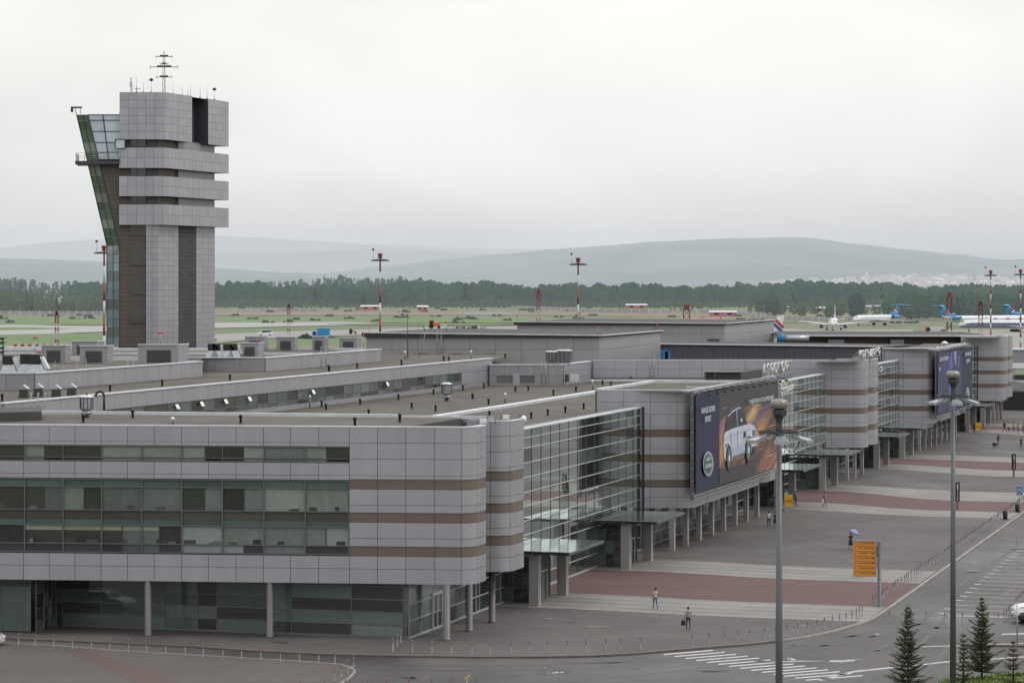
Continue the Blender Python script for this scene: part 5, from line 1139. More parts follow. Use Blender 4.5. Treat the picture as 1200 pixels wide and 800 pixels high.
b.hexa([(p.x,287,15.1),(q.x,287,15.1),(q.x+3,296,15.1),(p.x+3,296,15.1)],[(p.x,287,16.1),(q.x,287,16.1),(q.x+3,296,16.1),(p.x+3,296,16.1)],'roof_dark'); b.build('wall', r)
b = MB(); b.bar((p.x-.2,286.8,16.2),(q.x+.2,286.8,16.2),.4,.14,'steel'); b.bar((p.x,286.8,15),(p.x,286.8,16.2),.15,.12,'frame',up=(0,1,0)); b.bar((p.x+1,286.8,15),(p.x+1,286.8,16.2),.08,.1,'frame',up=(0,1,0)); b.bar((p.x+1,286.8,16),(p.x+1.9,286.8,15.1),.06,.06,'frame'); b.build('frame', r)

# ================================================================ billboards and letters
def emat(name, f): 
    m, t, b, o = nt(name); MATS[name] = m; f(t, b); b.inputs['Roughness'].default_value = .55; return m
def streaks(t, b):
    g = node(t,'ShaderNodeNewGeometry'); mp = node(t,'ShaderNodeMapping'); mp.inputs['Rotation'].default_value = (0,0,-RZE); t.links.new(g.outputs['Position'], mp.inputs[0])
    m2 = node(t,'ShaderNodeMapping'); m2.inputs['Rotation'].default_value = (0,math.radians(17),0); t.links.new(mp.outputs[0], m2.inputs[0])
    m3 = node(t,'ShaderNodeMapping'); m3.inputs['Scale'].default_value = (.03,0,.8); t.links.new(m2.outputs[0], m3.inputs[0])
    n1 = node(t,'ShaderNodeTexNoise',Scale=1.4,Detail=6,Roughness=.65); t.links.new(m3.outputs[0], n1.inputs[0])
    m4 = node(t,'ShaderNodeMapping'); m4.inputs['Scale'].default_value = (.05,0,.16); t.links.new(m2.outputs[0], m4.inputs[0]); n2 = node(t,'ShaderNodeTexNoise',Scale=1.0,Detail=2); t.links.new(m4.outputs[0], n2.inputs[0])
    ad = node(t,'ShaderNodeMath',operation='MULTIPLY'); t.links.new(n1.outputs[0], ad.inputs[0]); t.links.new(n2.outputs[0], ad.inputs[1])
    r = node(t,'ShaderNodeValToRGB'); t.links.new(ad.outputs[0], r.inputs[0]); e = r.color_ramp; e.elements[0].position = .17; e.elements[0].color = (.035,.028,.034,1); e.elements[1].position = .47; e.elements[1].color = (.62,.48,.36,1)
    for p_, c in ((.24,(.06,.035,.033)),(.30,(.15,.065,.04)),(.37,(.36,.15,.06))): x = e.elements.new(p_); x.color = (*c,1)
    last = r.outputs[0]
    for (uu, vv, rx, rz_, col, k_) in ((881,486,7.5,1.5,(.80,.58,.28),1.0),(886,512,8,1.6,(.85,.42,.10),1.0),(847,500,3.5,1.3,(.62,.22,.28),.8),(846,526,2.8,2.4,(.80,.36,.10),.8),(895,480,10,1.2,(.10,.12,.35),.6),(898,534,9,1.5,(.42,.20,.12),.7)):
        P0 = ST(uu, -59.35, vv); c0 = Matrix.Rotation(-RZE, 3, 'Z') @ P0; c0 = Matrix.Rotation(math.radians(17), 3, 'Y') @ c0
        sb_ = node(t,'ShaderNodeVectorMath',operation='SUBTRACT'); t.links.new(m2.outputs[0], sb_.inputs[0]); sb_.inputs[1].default_value = c0
        sc_ = node(t,'ShaderNodeVectorMath',operation='MULTIPLY'); t.links.new(sb_.outputs[0], sc_.inputs[0]); sc_.inputs[1].default_value = (1/rx,0,1/rz_)
        ln = node(t,'ShaderNodeVectorMath',operation='LENGTH'); t.links.new(sc_.outputs[0], ln.inputs[0]); mr_ = node(t,'ShaderNodeMapRange',interpolation_type='SMOOTHSTEP'); mr_.inputs[1].default_value = 1.15; mr_.inputs[2].default_value = 0; mr_.inputs[4].default_value = k_; t.links.new(ln.outputs['Value'], mr_.inputs[0])
        nm_ = node(t,'ShaderNodeMath',operation='MULTIPLY'); t.links.new(mr_.outputs[0], nm_.inputs[0]); n3 = node(t,'ShaderNodeMapRange'); n3.inputs[1].default_value = .3; n3.inputs[2].default_value = .6; n3.inputs[3].default_value = .35; t.links.new(n1.outputs[0], n3.inputs[0]); t.links.new(n3.outputs[0], nm_.inputs[1])
        mx_ = node(t,'ShaderNodeMix',data_type='RGBA'); t.links.new(nm_.outputs[0], mx_.inputs[0]); t.links.new(last, mx_.inputs[6]); mx_.inputs[7].default_value = (*[c_*.72 for c_ in col],1); last = mx_.outputs[2]
    t.links.new(last, b.inputs['Base Color'])
def night(t, b):
    g = node(t,'ShaderNodeNewGeometry'); mp = node(t,'ShaderNodeMapping'); mp.inputs['Scale'].default_value = (.5,.5,.07); t.links.new(g.outputs['Position'], mp.inputs[0])
    n1 = node(t,'ShaderNodeTexNoise',Scale=1.3,Detail=5,Roughness=.6); t.links.new(mp.outputs[0], n1.inputs[0]); r = node(t,'ShaderNodeValToRGB'); t.links.new(n1.outputs[0], r.inputs[0]); e = r.color_ramp
    e.elements[0].position = .4; e.elements[0].color = (.015,.018,.032,1); e.elements[1].position = .80; e.elements[1].color = (.34,.34,.55,1)
    for p_, c in ((.5,(.02,.028,.06)),(.60,(.035,.05,.15)),(.69,(.10,.09,.26))): x = e.elements.new(p_); x.color = (*c,1)
    t.links.new(r.outputs[0], b.inputs['Base Color'])
emat('ad_streaks', streaks); emat('ad_night', night)
mat('ad_navy', (.026,.032,.062), .6, spec=.25); mat('ad_dark', (.045,.035,.038), .5, 0, c2=(.03,.028,.036), scale=.3); mat('ad_car', (.38,.42,.50), .4, 0, c2=(.56,.60,.66), scale=.5); mat('ad_car_shade', (.12,.14,.19), .4); mat('ad_glass', (.015,.015,.02), .4); mat('ad_roof', (.36,.42,.54), .4)
mat('ad_flame', (.50,.30,.16), .5, 0, c2=(.30,.12,.04), scale=.8); mat('ad_gold', (.55,.38,.13), .5, 0, c2=(.30,.16,.07), scale=.5); mat('trail_a', (.70,.58,.42), .5); mat('trail_b', (.55,.26,.08), .5); mat('trail_c', (.20,.08,.05), .5); mat('trail_d', (.34,.13,.16), .5); mat('ad_badge', (.05,.09,.065), .5); mat('ad_ink', (.62,.64,.68), .5); mat('ad_violet', (.42,.30,.62), .5); mat('ad_blue', (.09,.13,.42), .5); mat('ad_wheel', (.10,.13,.16), .4); mat('ad_magenta', (.35,.07,.22), .5)
TB = -59.35
def frame_for(r, s0, s1, z0, z1, t=TB, back=.75):
    b = MB()
    for tt in (t-.12, t-back):
        for z in (z0-.25, z1+.25): b.bar(W(s0-.4,tt,z),W(s1+.4,tt,z),.1,.1,'galv')
    n_ = int((s1-s0)/1.55)
    for i in range(n_+1):
        s_ = s0+(s1-s0)*i/n_; b.bar(W(s_,t-.12,z1+.25),W(s_,t-back,z1+.25),.08,.08,'galv'); b.bar(W(s_,t-.12,z0-.25),W(s_,t-back,z0-.25),.08,.08,'galv')
        if i < n_: b.bar(W(s_,t-.12,z0-.25),W(s_+(s1-s0)/n_,t-.12,z0-.6),.06,.06,'galv'); b.bar(W(s_,t-.12,z1+.05),W(s_+(s1-s0)/n_,t-.12,z1+.3),.06,.06,'galv')
    b.bar(W(s0,t-.12,z0-.6),W(s1,t-.12,z0-.6),.08,.08,'galv')
    for s_ in (s0-.3, s0-1.0): b.bar(W(s_,t-.2,z0-.6),W(s_,t-.2,z1+.4),.12,.12,'frame',up=N1)
    for i in range(9): z = z0+(z1-z0)*i/8; b.bar(W(s0-.3,t-.2,z),W(s0-1.0,t-.2,z),.08,.08,'galv')
    b.build('frame', r)
    b = MB(); b.bar(W(s0-.5,t-.9,z1+.35),W(s1+.5,t-.9,z1+.35),.8,.12,'steel')
    b.build('catwalk', r)
    for i in range(12):                                # lamp arms over the top edge
        s_ = s0+2+(s1-s0+1)*i/12; b = MB(); b.bar(W(s_,t-.1,z1+.3),W(s_,t+.95,z1+.05),.09,.07,'frame_dark'); b.box(W(s_,t+.95,z1-.1),(.45,.25,.18),'black',rz=RZE); b.build('lamp_arm', r)
bb = thing('billboard', W(36,TB,5), 'huge dark billboard showing a white off-road car racing through orange streaks', 'billboard')
S0, S1, Z0, Z1 = 36.0, 75.2, 5.62, 14.85
def onb(u, v, d=.02): return ST(u, TB+d, v)
b = MB(); b.poly([W(S0,TB,Z0),W(S1,TB,Z0),W(S1,TB,Z1),W(S0,TB,Z1)], 'ad_dark'); b.hexa([W(S0,TB-.1,Z0),W(S1,TB-.1,Z0),W(S1,TB-.02,Z0),W(S0,TB-.02,Z0)],[W(S0,TB-.1,Z1),W(S1,TB-.1,Z1),W(S1,TB-.02,Z1),W(S0,TB-.02,Z1)],'frame_dark'); b.build('sheet', bb)
frame_for(bb, S0, S1, Z0, Z1)
b = MB(); D_ = [0]
def art(pts, m): D_[0] += .006; b.poly([onb(u, v, .02+D_[0]) for u, v in pts][::-1], m)
sm_ = st(SP(843,TB))[0]
b.poly([W(S0+.05,TB+.02,Z0+.05),W(sm_,TB+.02,Z0+.05),W(sm_,TB+.02,Z1-.05),W(S0+.05,TB+.02,Z1-.05)],'ad_navy')
art([(843,492),(862,478),(880,474),(910,471),(910.5,547),(880,557),(843,566)],'ad_streaks')
rs = random.Random(12)
for i in range(110):                                  # light trails rushing past the car
    u0 = rs.uniform(843.3,900); v0 = rs.choice([rs.gauss(508,14), rs.gauss(490,10), rs.gauss(532,10)]); v0 = max(480,min(552,v0)); L_ = rs.uniform(6,26); u1 = min(910.3,u0+L_); sl = rs.uniform(-.62,-.28) if v0 < 515 else rs.uniform(-.5,-.3); v1 = v0+(u1-u0)*sl
    if v1 < 464+.12*(910-u1) or v0 > 566-.27*(u0-843): continue
    w2 = rs.uniform(.15,.7); m_ = rs.choice(['trail_a','trail_b','trail_b','trail_c','trail_d','trail_c'])
    b.poly([onb(u0,v0,.03+i*.0004),onb((u0+u1)/2,(v0+v1)/2+w2*.5,.03+i*.0004),onb(u1,v1,.03+i*.0004),onb((u0+u1)/2,(v0+v1)/2-w2*.5,.03+i*.0004)],m_)
D_[0] += .045
art([(843,566),(843,549),(870,544),(886,538),(886,556),(870,561)],'ad_dark')
art([(848.3,512),(849.5,505.5),(853,500),(876,496.2),(883,497.8),(885.6,502),(886.2,516),(886.2,522),(884,528),(880,530),(873.5,530.5),(859,536),(855,546),(851,541),(848.6,536),(847.8,524)],'ad_car')
art([(849.2,506.5),(852,489),(858,482.5),(866,477.8),(870.2,478.6),(872.4,484),(875,494),(876.4,496.8),(868,499),(858,502)],'ad_glass')
art([(852.4,487.5),(858,480.8),(866,476.6),(870,477.4),(866,478.6),(858,483.2),(853,488.8)],'ad_roof'); art([(849,514),(857,509),(872,503.5),(880,502),(880,503.4),(872,505.4),(858,511),(849.2,516)],'ad_roof'); art([(858,524),(873,518.4),(873.4,527.6),(859.2,533.4)],'ad_roof'); art([(864.4,503),(864.9,502.8),(865.2,528.6),(864.8,528.8)],'ad_car_shade'); art([(856.2,507),(856.7,506.8),(857.4,520),(856.9,520.2)],'ad_car_shade'); art([(862.6,480),(863.4,479.6),(864.6,499.6),(864,499.8)],'ad_roof'); art([(848.4,526),(851.4,522),(853.4,521.4),(856,524),(857.6,530),(856.4,524.6),(854,519.6),(851,520.4)],'ad_car_shade'); art([(873.6,521),(875.4,513),(878,510),(880.6,512),(882,520),(880,513.6),(877.8,511.4),(875.8,514.4)],'ad_car_shade')
art([(858.6,534.6),(873,529.2),(873,531.4),(860,537)],'ad_car_shade'); art([(872,506),(874.6,505),(874.4,511.5),(872,513)],'ad_glass'); art([(882.6,503.4),(885,503.4),(885.6,509.6),(882.6,510.4)],'ad_car_shade'); art([(882,523),(886,522),(885.4,530),(881.6,534)],'ad_glass'); art([(868,490.4),(869.8,490),(869.8,493.6),(868,494)],'ad_ink')
def ell(u, v, ru, rv, m): art([(u+ru*math.cos(6.283*i/22), v+rv*math.sin(6.283*i/22)) for i in range(22)], m)
ell(854.6,536.5,3.0,15.2,'ad_glass'); ell(854.6,536.5,1.9,11.2,'ad_wheel'); ell(854.6,536.5,.7,4,'ad_ink'); ell(877.4,526.8,3.2,16.2,'ad_glass'); ell(877.4,526.8,2.1,12.2,'ad_wheel'); ell(877.4,526.8,.8,4.5,'ad_ink')
ell(830,543.2,6.0,14.4,'ad_ink'); ell(830,543.2,5.6,13.6,'ad_navy'); ell(830,543.2,5.1,12.4,'ad_ink'); ell(830,543.2,4.8,11.8,'ad_badge')
b.build('printed_picture', bb)
def btext(body, u0, u1, v, hpx, m='ad_ink', tb=TB+.40, parent=None, tilt=0, bold=.01):
    p, q = ST(u0, tb, v), ST(u1, tb, v); wd = (q-p).xy.length; h_ = hpx*p.y/F; return text(body, h_, m, p, E1, (0,0,1), 'lettering', parent, wd, 0, bold=bold)
btext('RANGE ROVER', 822, 838, 484.5, 7, parent=bb); btext('SPORT', 826.2, 833.6, 494.5, 6.8, parent=bb); btext('LAND-', 827, 832.8, 540.5, 4.6, parent=bb); btext('-ROVER', 826.2, 834, 549, 5, parent=bb); btext('ЭНЕРГИЯ УСКОРЕНИЯ', 877.6, 906.4, 473.8, 5.2, parent=bb); btext('12', 907, 910.6, 520.5, 5, parent=bb)
b2 = thing('billboard', W(194.5,TB,5), 'second dark billboard with violet city lights farther along the terminal', 'billboard')
Q0, Q1 = 194.6, 233.6
b = MB(); b.poly([W(Q0,TB,5.45),W(Q1,TB,5.45),W(Q1,TB,14.7),W(Q0,TB,14.7)], 'ad_navy'); b.hexa([W(Q0,TB-.1,5.45),W(Q1,TB-.1,5.45),W(Q1,TB-.02,5.45),W(Q0,TB-.02,5.45)],[W(Q0,TB-.1,14.7),W(Q1,TB-.1,14.7),W(Q1,TB-.02,14.7),W(Q0,TB-.02,14.7)],'frame_dark'); b.build('sheet', b2)
frame_for(b2, Q0, Q1, 5.45, 14.7)
b = MB(); D_ = [0]; sm_ = st(SP(1127,TB))[0]
b.poly([W(Q0+.3,TB+.02,5.5),W(sm_,TB+.02,5.5),W(sm_,TB+.02,14.6),W(Q0+.3,TB+.02,14.6)],'ad_night')
art([(1118.4,411),(1120.6,410.6),(1120.4,427),(1119,427.6)],'ad_violet'); art([(1114.6,412),(1115.8,411.8),(1116.2,431),(1114.6,432)],'ad_blue'); art([(1113,418),(1114.2,418),(1113.8,434),(1112.6,434)],'ad_blue'); art([(1123,417.4),(1125,417),(1124.8,420),(1123.2,420.4)],'ad_blue'); art([(1122.6,421),(1124,421),(1123.8,430),(1122.6,430)],'ad_blue'); art([(1118.6,421.6),(1120,421.4),(1119.8,428),(1118.6,428.2)],'ad_magenta'); art([(1109.6,430),(1110.4,429.8),(1110.2,438.6),(1109.4,438.8)],'ad_blue'); art([(1100.6,431),(1102.6,430.4),(1102.2,434.6),(1100.8,435)],'ad_violet'); art([(1112,446),(1114.6,445.6),(1114.4,462),(1112,463)],'ad_blue'); art([(1120.6,447),(1123,446.4),(1122.6,449),(1120.6,449.4)],'ad_violet'); art([(1123.8,468.8),(1126,468.4),(1125.8,471.6),(1123.8,472)],'red')
ell(1134,461,2.0,7,'ad_ink'); ell(1134,461,1.6,5.8,'ad_badge'); ell(1134,461,1.2,4,'ad_ink'); ell(1134,461,.9,3,'ad_badge'); b.build('printed_picture', b2)
btext('DISCOVERY', 1101.2, 1111.8, 423.4, 4.6, parent=b2, tb=TB+.40); btext('RANGE', 1131.2, 1137.9, 417.2, 4.6, parent=b2, tb=TB+.40); btext('ROVER', 1132.4, 1136.4, 425.2, 4.6, parent=b2, tb=TB+.40)
# rooftop letters
def letters(body, u0, u1, vt, vb, t, lab):
    p, q = ST(u0, t, vb), ST(u1, t, vb); zb = p.z; r = thing('rooftop_sign', p, lab, 'letter sign'); h_ = (vb-vt)*p.y/F; n_ = len(body); d = (q-p); d.z = 0
    for i, ch in enumerate(body):
        if ch == ' ': continue
        o = p+d*(i/n_); o.z = zb; text(ch, h_*.92, 'offwhite', o, E1, (0,0,1), 'letter', r, d.length/n_*.70, .14, bold=.012)
    b = MB(); b.bar(p+Vector((0,0,-.15))-N1*.1, Vector((q.x,q.y,zb-.15))-N1*.1, .12, .12, 'steel'); b.bar(p+Vector((0,0,-.15))-N1*.9, Vector((q.x,q.y,zb-.15))-N1*.9, .1, .1, 'steel')
    for i in range(n_+1): c = p+d*(i/n_); c.z = zb; b.bar(c-N1*.15+Vector((0,0,h_*.7)), c-N1*1.0+Vector((0,0,-.2)), .06, .06, 'steel'); b.bar(c+Vector((0,0,-.1)), c+Vector((0,0,-.9)), .08, .08, 'steel', up=N1)
    b.build('support_frame', r)
letters('АЭРОПОРТ', 893.5, 927.5, 425.6, 440.2, -60.4, 'white rooftop letters spelling the Russian word for airport above the car billboard')
letters('КОЛЬЦОВО', 1006, 1031.5, 409.8, 419.0, -60.6, 'white rooftop letters with the airport name on the rounded middle wing')
# small emblem on the glass walls
r = thing('emblem', ST(920,-64.6,455), 'white winged emblem fixed high on the glass wall', 'emblem'); b = MB()
def em(pts, t=-64.55): b.poly([ST(u,t,v) for u,v in pts][::-1],'white')
rr = random.Random(4)
for x0, y0, x1, y1, w_ in ((914,449,917,453,1.2),(916,447.6,917.6,452,1),(919.4,447.6,919.8,453,1.1),(921.6,449,921,454,1),(915,455,922,454.4,1.4),(918.8,455,919.2,464,1.6),(920.6,457,920.8,462,.9),(914.6,459,917.4,462,1),(923,454.6,926,452,1.1),(926,452.4,931,450.6,1.3),(924,456.6,930,453.6,1.1),(922.6,458,925,456.6,1)):
    b.bar(ST(x0,-64.5,y0), ST(x1,-64.5,y1), .05, w_*.11, 'white', up=N1.cross((ST(x1,-64.5,y1)-ST(x0,-64.5,y0))))
b.build('emblem_plate', r)
r = thing('emblem', ST(1032.5,-64.6,432), 'small round white emblem on the second glass wall', 'emblem'); b = MB(); b.poly([ST(1032.5+1.8*math.cos(6.283*i/16),-64.55,432+3*math.sin(6.283*i/16)) for i in range(16)][::-1],'white'); b.poly([ST(1032.5+1.0*math.cos(6.283*i/16),-64.5,432+1.7*math.sin(6.283*i/16)) for i in range(16)][::-1],'g_dark'); b.build('emblem_plate', r)

# ================================================================ masts
mat('dome_metal', (.24,.21,.19), .35, .6, var=.12, scale=3)
mat('red_far', (.17,.045,.042), .6); mat('white_far', (.40,.38,.37), .6)
def lamp_mast(u, Y, zt, lab):
    X = (u-600)*Y/F; p = Vector((X, Y, RZ)); r = thing('light_mast', p, lab, 'light mast', 'tall floodlight masts by the road')
    b = MB(); b.tube(p, (X,Y,zt-2.1), .20, 'pole', .125, 14); b.lathe(p,[(.32,0),(.32,.15),(.2,.2)],'pole',12); b.build('pole', r)
    b = MB(); c = Vector((X,Y,zt)); b.lathe((X,Y,zt-2.1),[(.10,0),(.13,.25),(.20,.5),(.15,.85),(.14,1.05),(.24,1.3),(.28,1.35),(.28,1.60),(.2,1.66)],'frame_dark',12); 
    for i in range(5): a = i*1.257; b.box((X+.3*math.cos(a),Y+.3*math.sin(a),zt-.78),(.10,.10,.28),'frame_dark')
    b.build('winch_head', r)
    b = MB(); b.lathe((X,Y,zt-.44),[(.39,0),(.42,.04),(.42,.27),(.39,.36),(.32,.42),(.2,.44)],'dome_metal',20); b.build('dome_cap', r)
    b = MB(); zr_ = zt-1.55; n_ = 20
    for i in range(n_):
        a, c_ = 6.283*i/n_, 6.283*(i+1)/n_; b.bar((X+.95*math.cos(a),Y+.95*math.sin(a),zr_),(X+.95*math.cos(c_),Y+.95*math.sin(c_),zr_),.07,.12,'frame_dark')
    for i in range(4): a = 1.571*i+.4; b.bar((X,Y,zr_),(X+.95*math.cos(a),Y+.95*math.sin(a),zr_),.08,.08,'frame_dark')
    b.build('ring_frame', r)
    for i in range(6):
        a = 6.283*i/6+math.pi/6-1.5708+.52; ca, sa = math.cos(a), math.sin(a); o = Vector((X+1.0*ca, Y+1.0*sa, zr_-.15)); t_ = Vector((-sa, ca, 0)); rd = Vector((ca, sa, 0)); b = MB()
        tl = rd*.62+Vector((0,0,-.20)); q0, q1 = o-t_*.20-rd*.15, o+t_*.20-rd*.15; q2, q3 = o+tl+t_*.34, o+tl-t_*.34
        b.hexa([x+Vector((0,0,-.16)) for x in (q0,q3,q2,q1)], [q0,q3,q2,q1], 'galv'); b.bar(o+Vector((0,0,.02)),o-rd*.1+Vector((0,0,.18)),.25,.05,'frame_dark')
        f_ = MB(); f_.poly([x+Vector((0,0,-.165)) for x in (q0,q1,q2,q3)],'white'); fl = b.build('floodlight', r); f_.build('lens', fl)
    b = MB(); pr = None
    for i in range(9): k = i/8; c_ = Vector((X+.1+.9*k, Y-.3, zr_-.35-.9*math.sin(math.pi*k)*.7)); (b.tube(pr,c_,.022,'black',n=5) if pr else None); pr = c_
    b.build('cable', r)
lamp_mast(913, 132, CH-(467.5-VH)*132/F, 'nearest tall grey floodlight mast in front of the car billboard'); lamp_mast(1116.8, 171, CH-(434.5-VH)*171/F, 'tall grey floodlight mast standing before the second billboard')
def striped(u, v, Y, lab, n_=9, rad=.28):
    X = (u-600)*Y/F; zt = CH-(v-VH)*Y/F; p = Vector((X,Y,0)); r = thing('striped_mast', p, lab, 'floodlight mast', 'red and white apron floodlight masts'); b = MB()
    for i in range(n_): b.tube((X,Y,zt*i/n_),(X,Y,zt*(i+1)/n_),rad*(1-.4*i/n_),'red' if (n_-1-i) % 2 == 0 else 'offwhite',rad*(1-.4*(i+1)/n_),10)
    b.build('pole', r); b = MB(); b.lathe((X,Y,zt-.3),[(.3,-.2),(.6,0),(.3,.2),(.55,.4),(.55,.8),(.2,.95)],'red_far',10); b.lathe((X,Y,zt-1.0),[(.9,0),(.9,.12)],'frame_dark',12); b.build('head', r)
    for i in range(6): a = 1.05*i+.2; b = MB(); c = Vector((X+1.5*math.cos(a),Y+1.5*math.sin(a),zt-1.1)); b.bar((X,Y,zt-.7),c+Vector((0,0,.3)),.1,.1,'frame_dark'); b.box(c,(.9,.7,.28),'frame_dark'); b.build('floodlight', r)
    b = MB(); b.tube((X-1.5,Y,zt-.6),(X-1.5,Y,zt+1.4),.05,'offwhite'); b.box((X-1.5,Y,zt+1.2),(.45,.4,.45),'red_far'); b.build('beacon', r)
for a in ((122,291,560,'red and white striped floodlight mast left of the control tower'),(445.5,300,600,'striped floodlight mast right of the tower above the grey hall'),(677.5,305,620,'striped floodlight mast in the middle above the far hall'),(1161,319,800,'striped floodlight mast left of the two beside the parked jets'),(1196,318,800,'striped floodlight mast at the right edge beside the parked jets')): striped(*a, n_=9 if a[0] < 700 else 13)
def lattice(u, vt, Y, lab, w_=1.2, dark=False):
    X = (u-600)*Y/F; zt = CH-(vt-VH)*Y/F; r = thing('lattice_tower', (X,Y,0), lab, 'lattice tower', 'small red and white lattice towers on the airfield'); n_ = 8; h_ = zt-2.2
    b = MB()
    for i in range(n_):
        z0, z1 = h_*i/n_, h_*(i+1)/n_; m_ = 'red_far' if i % 3 == 1 or i >= n_-2 else 'white_far'
        for sx in (-1,1):
            for sy in (-1,1): b.bar((X+sx*w_*.5,Y+sy*w_*.5,z0),(X+sx*w_*.5,Y+sy*w_*.5,z1),.20,.20,m_,up=(0,1,0))
        b.bar((X-w_*.5,Y-w_*.5,z0),(X+w_*.5,Y-w_*.5,z1),.14,.14,m_); b.bar((X+w_*.5,Y-w_*.5,z0),(X-w_*.5,Y-w_*.5,z1),.14,.14,m_)
    b.build('lattice', r); b = MB(); b.box((X,Y,h_),(w_*2,w_*2,.25),'red_far')
    for sx in (-1,1):
        for sy in (-1,1): b.tube((X+sx*w_*.9,Y+sy*w_*.9,h_),(X+sx*w_*.9,Y+sy*w_*.9,h_+1.3),.07,'red_far')
    for z in (h_+.7,h_+1.3): b.bar((X-w_,Y-w_,z),(X+w_,Y-w_,z),.1,.1,'red_far')
    b.build('platform', r)
    b = MB(); b.box((X,Y,h_+.3),(w_*.9,w_*.9,1.5),'bark' if dark else 'red_far'); b.tube((X,Y,h_+1.8),(X,Y,zt),.1,'red_far'); b.build('beacon_housing', r)
lattice(66.5,363.5,1030,'rusty lattice beacon tower at the left beyond the plant deck',1.1,True); lattice(338.5,355.5,1240,'dark topped lattice beacon tower right of the control tower',1.1,True); lattice(631,338,900,'slender red and white lattice tower left of the central mast',1.1); lattice(804.5,355.5,900,'squat red lattice tower above the far hall',2.0); lattice(1112.5,341,850,'tall lattice tower before the blue tail of parked jet',1.3); lattice(1149,352,1000,'dark lattice tower among the parked jets at right',1.3,True)
# ================================================================ street furniture
mat('bollard_steel', (.15,.155,.17), .45, .4); mat('bollard_red', (.20,.022,.025), .5)
def bollard():
    r = thing('bollard', (0,0,0), 'x', 'bollard'); b = MB(); b.lathe((0,0,0),[(.07,0),(.07,.02),(.042,.03),(.042,.90),(.026,.93)],'bollard_steel',10); b.build('post', r)
    for z in (.60,.74): b = MB(); b.lathe((0,0,0),[(.045,z),(.045,z+.085)],'bollard_red',10); b.build('red_band', r)
    return r
BO = bollard(); used = False
def bolls(pts, label, group, z=0):
    global used
    for p in pts:
        if not used: BO.location = p; tag(BO, label, None, group); used = True; continue
        dup(BO, p, R.uniform(0,3), label, group)
front = [(483,765.2),(506,765.6),(529,765.8),(553,765.8),(574,765.8),(599,765.6),(620.5,765.2),(641.7,765),(665,764),(686.7,763.6),(709.8,763),(727.8,762.4),(750.3,761.2),(811,757.6),(831,756),(849,754),(865,752),(879,751),(896,749),(909,747.4),(922,745.6),(934.5,743.4),(946.5,741.5),(957.6,739.4),(966,737),(975.6,735),(984,733),(991.5,731),(998.4,728.6),(1003.5,726.4),(1007,724.2),(1010.4,722)]
bolls([G(u,v) for u,v in front], 'thin steel bollard with red bands in the curved row along the plaza front kerb', 'bollards along the plaza front kerb')
bolls([W(s_,-36.3+.05*math.sin(s_)) for s_ in [-1.5+1.42*i for i in range(96)] if not (6.5 < s_ < 8 or abs(s_-36) < 1)], 'thin steel bollard with red bands in the long straight row beside the road', 'bollards in the straight row beside the road')
bolls([G(u,v,-.02) for u,v in ((-22,754.5),(0,755.5),(21.7,756.5),(41.2,757.6),(62.7,758.7),(84.8,760.2),(107,761.4),(128.5,763),(150.5,764.4),(171.5,765.2),(194,766.4),(217,767.6),(238,769.4),(261,770.8),(283,772),(305.5,773.4),(328.5,775.6),(350.7,776.5),(373.4,777.2),(392.4,778.4)) ], 'thin steel bollard with red bands in the row along the brown island', 'bollards along the brown paved island')
bolls([G(u,v,-.02) for u,v in ((407.5,788.7),(413.8,786.5),(414.3,785.2),(400,793.8),(392,798.5))], 'steel bollard with red bands clustered at the pointed corner of the brown island', 'bollards at the corner of the brown island')
bolls([G(u,v) for u,v in ((459.7,763.7),(460.9,762.3),(465.5,757.7),(469.5,753.2))], 'steel bollard with red bands in the short row at the glass corner', 'bollards at the glass corner')
bolls([G(u,v,RZ) for u,v in ((352,812),(380,812.5),(405,812),(431,811.5),(453,811),(479,811),(505.6,810),(531,809.5),(557.5,809))], 'steel bollard whose red tip just shows at the bottom edge', 'bollards cut by the bottom edge')
bolls([G(u,v,RZ) for u,v in ((1042.5,729),(1085.5,729.4),(1107,730),(1128,731.5),(1170,731.5),(1176.6,728),(1179.6,725.4),(1182.4,723.4),(1184.5,720.4),(1187.6,721),(1190.6,712),(1192.6,710),(1194.8,707.6),(1197,705.4),(1199.2,703.4),(1202,700.6),(1204,698)) ], 'steel bollard with red bands around the parking bays', 'bollards around the parking bays')
bolls([G(1139.5,641.5,RZ), G(1191.6,643.5,RZ)], 'lone steel bollard standing out in the road beside the kerb', 'lone bollards in the road')
def G0(u, v): return G(u, v, 0)
# orange direction board
p = G0(1030.5,710.5); K1 = p.y/F
r = thing('direction_sign', p, 'large orange direction board on a tall grey post by the kerb', 'sign')
b = MB(); b.lathe(p,[(.28,0),(.28,.06),(.15,.08),(.15,5.1),(.12,5.14)],'pole',12); b.build('post', r)
xs0, xs1 = A(1000,0,p.y).x, A(1025.8,0,p.y).x; zt, zb = A(0,633.6,p.y).z, A(0,674.4,p.y).z
b = MB(); b.box(((xs0+xs1)/2,p.y,zb),(xs1-xs0,.16,zt-zb),'orange'); b.build('board', r)
b = MB(); b.box(((xs0+xs1)/2,p.y,zt),(xs1-xs0+.06,.2,.09),'steel'); b.box(((xs0+xs1)/2,p.y,zb-.08),(xs1-xs0+.06,.2,.08),'steel'); b.box((xs1+.04,p.y,zb),(.06,.2,zt-zb),'steel')
for z in (zt-.45,zt-1.15): b.bar((xs1,p.y,z),(p.x,p.y,z),.1,.1,'frame')
b.box(((xs1+p.x)/2,p.y,zt-1.2),((p.x-xs1)*.6,.05,.8),'frame'); b.build('bracket', r)
b = MB(); nr = 7; hh = (zt-zb)/nr
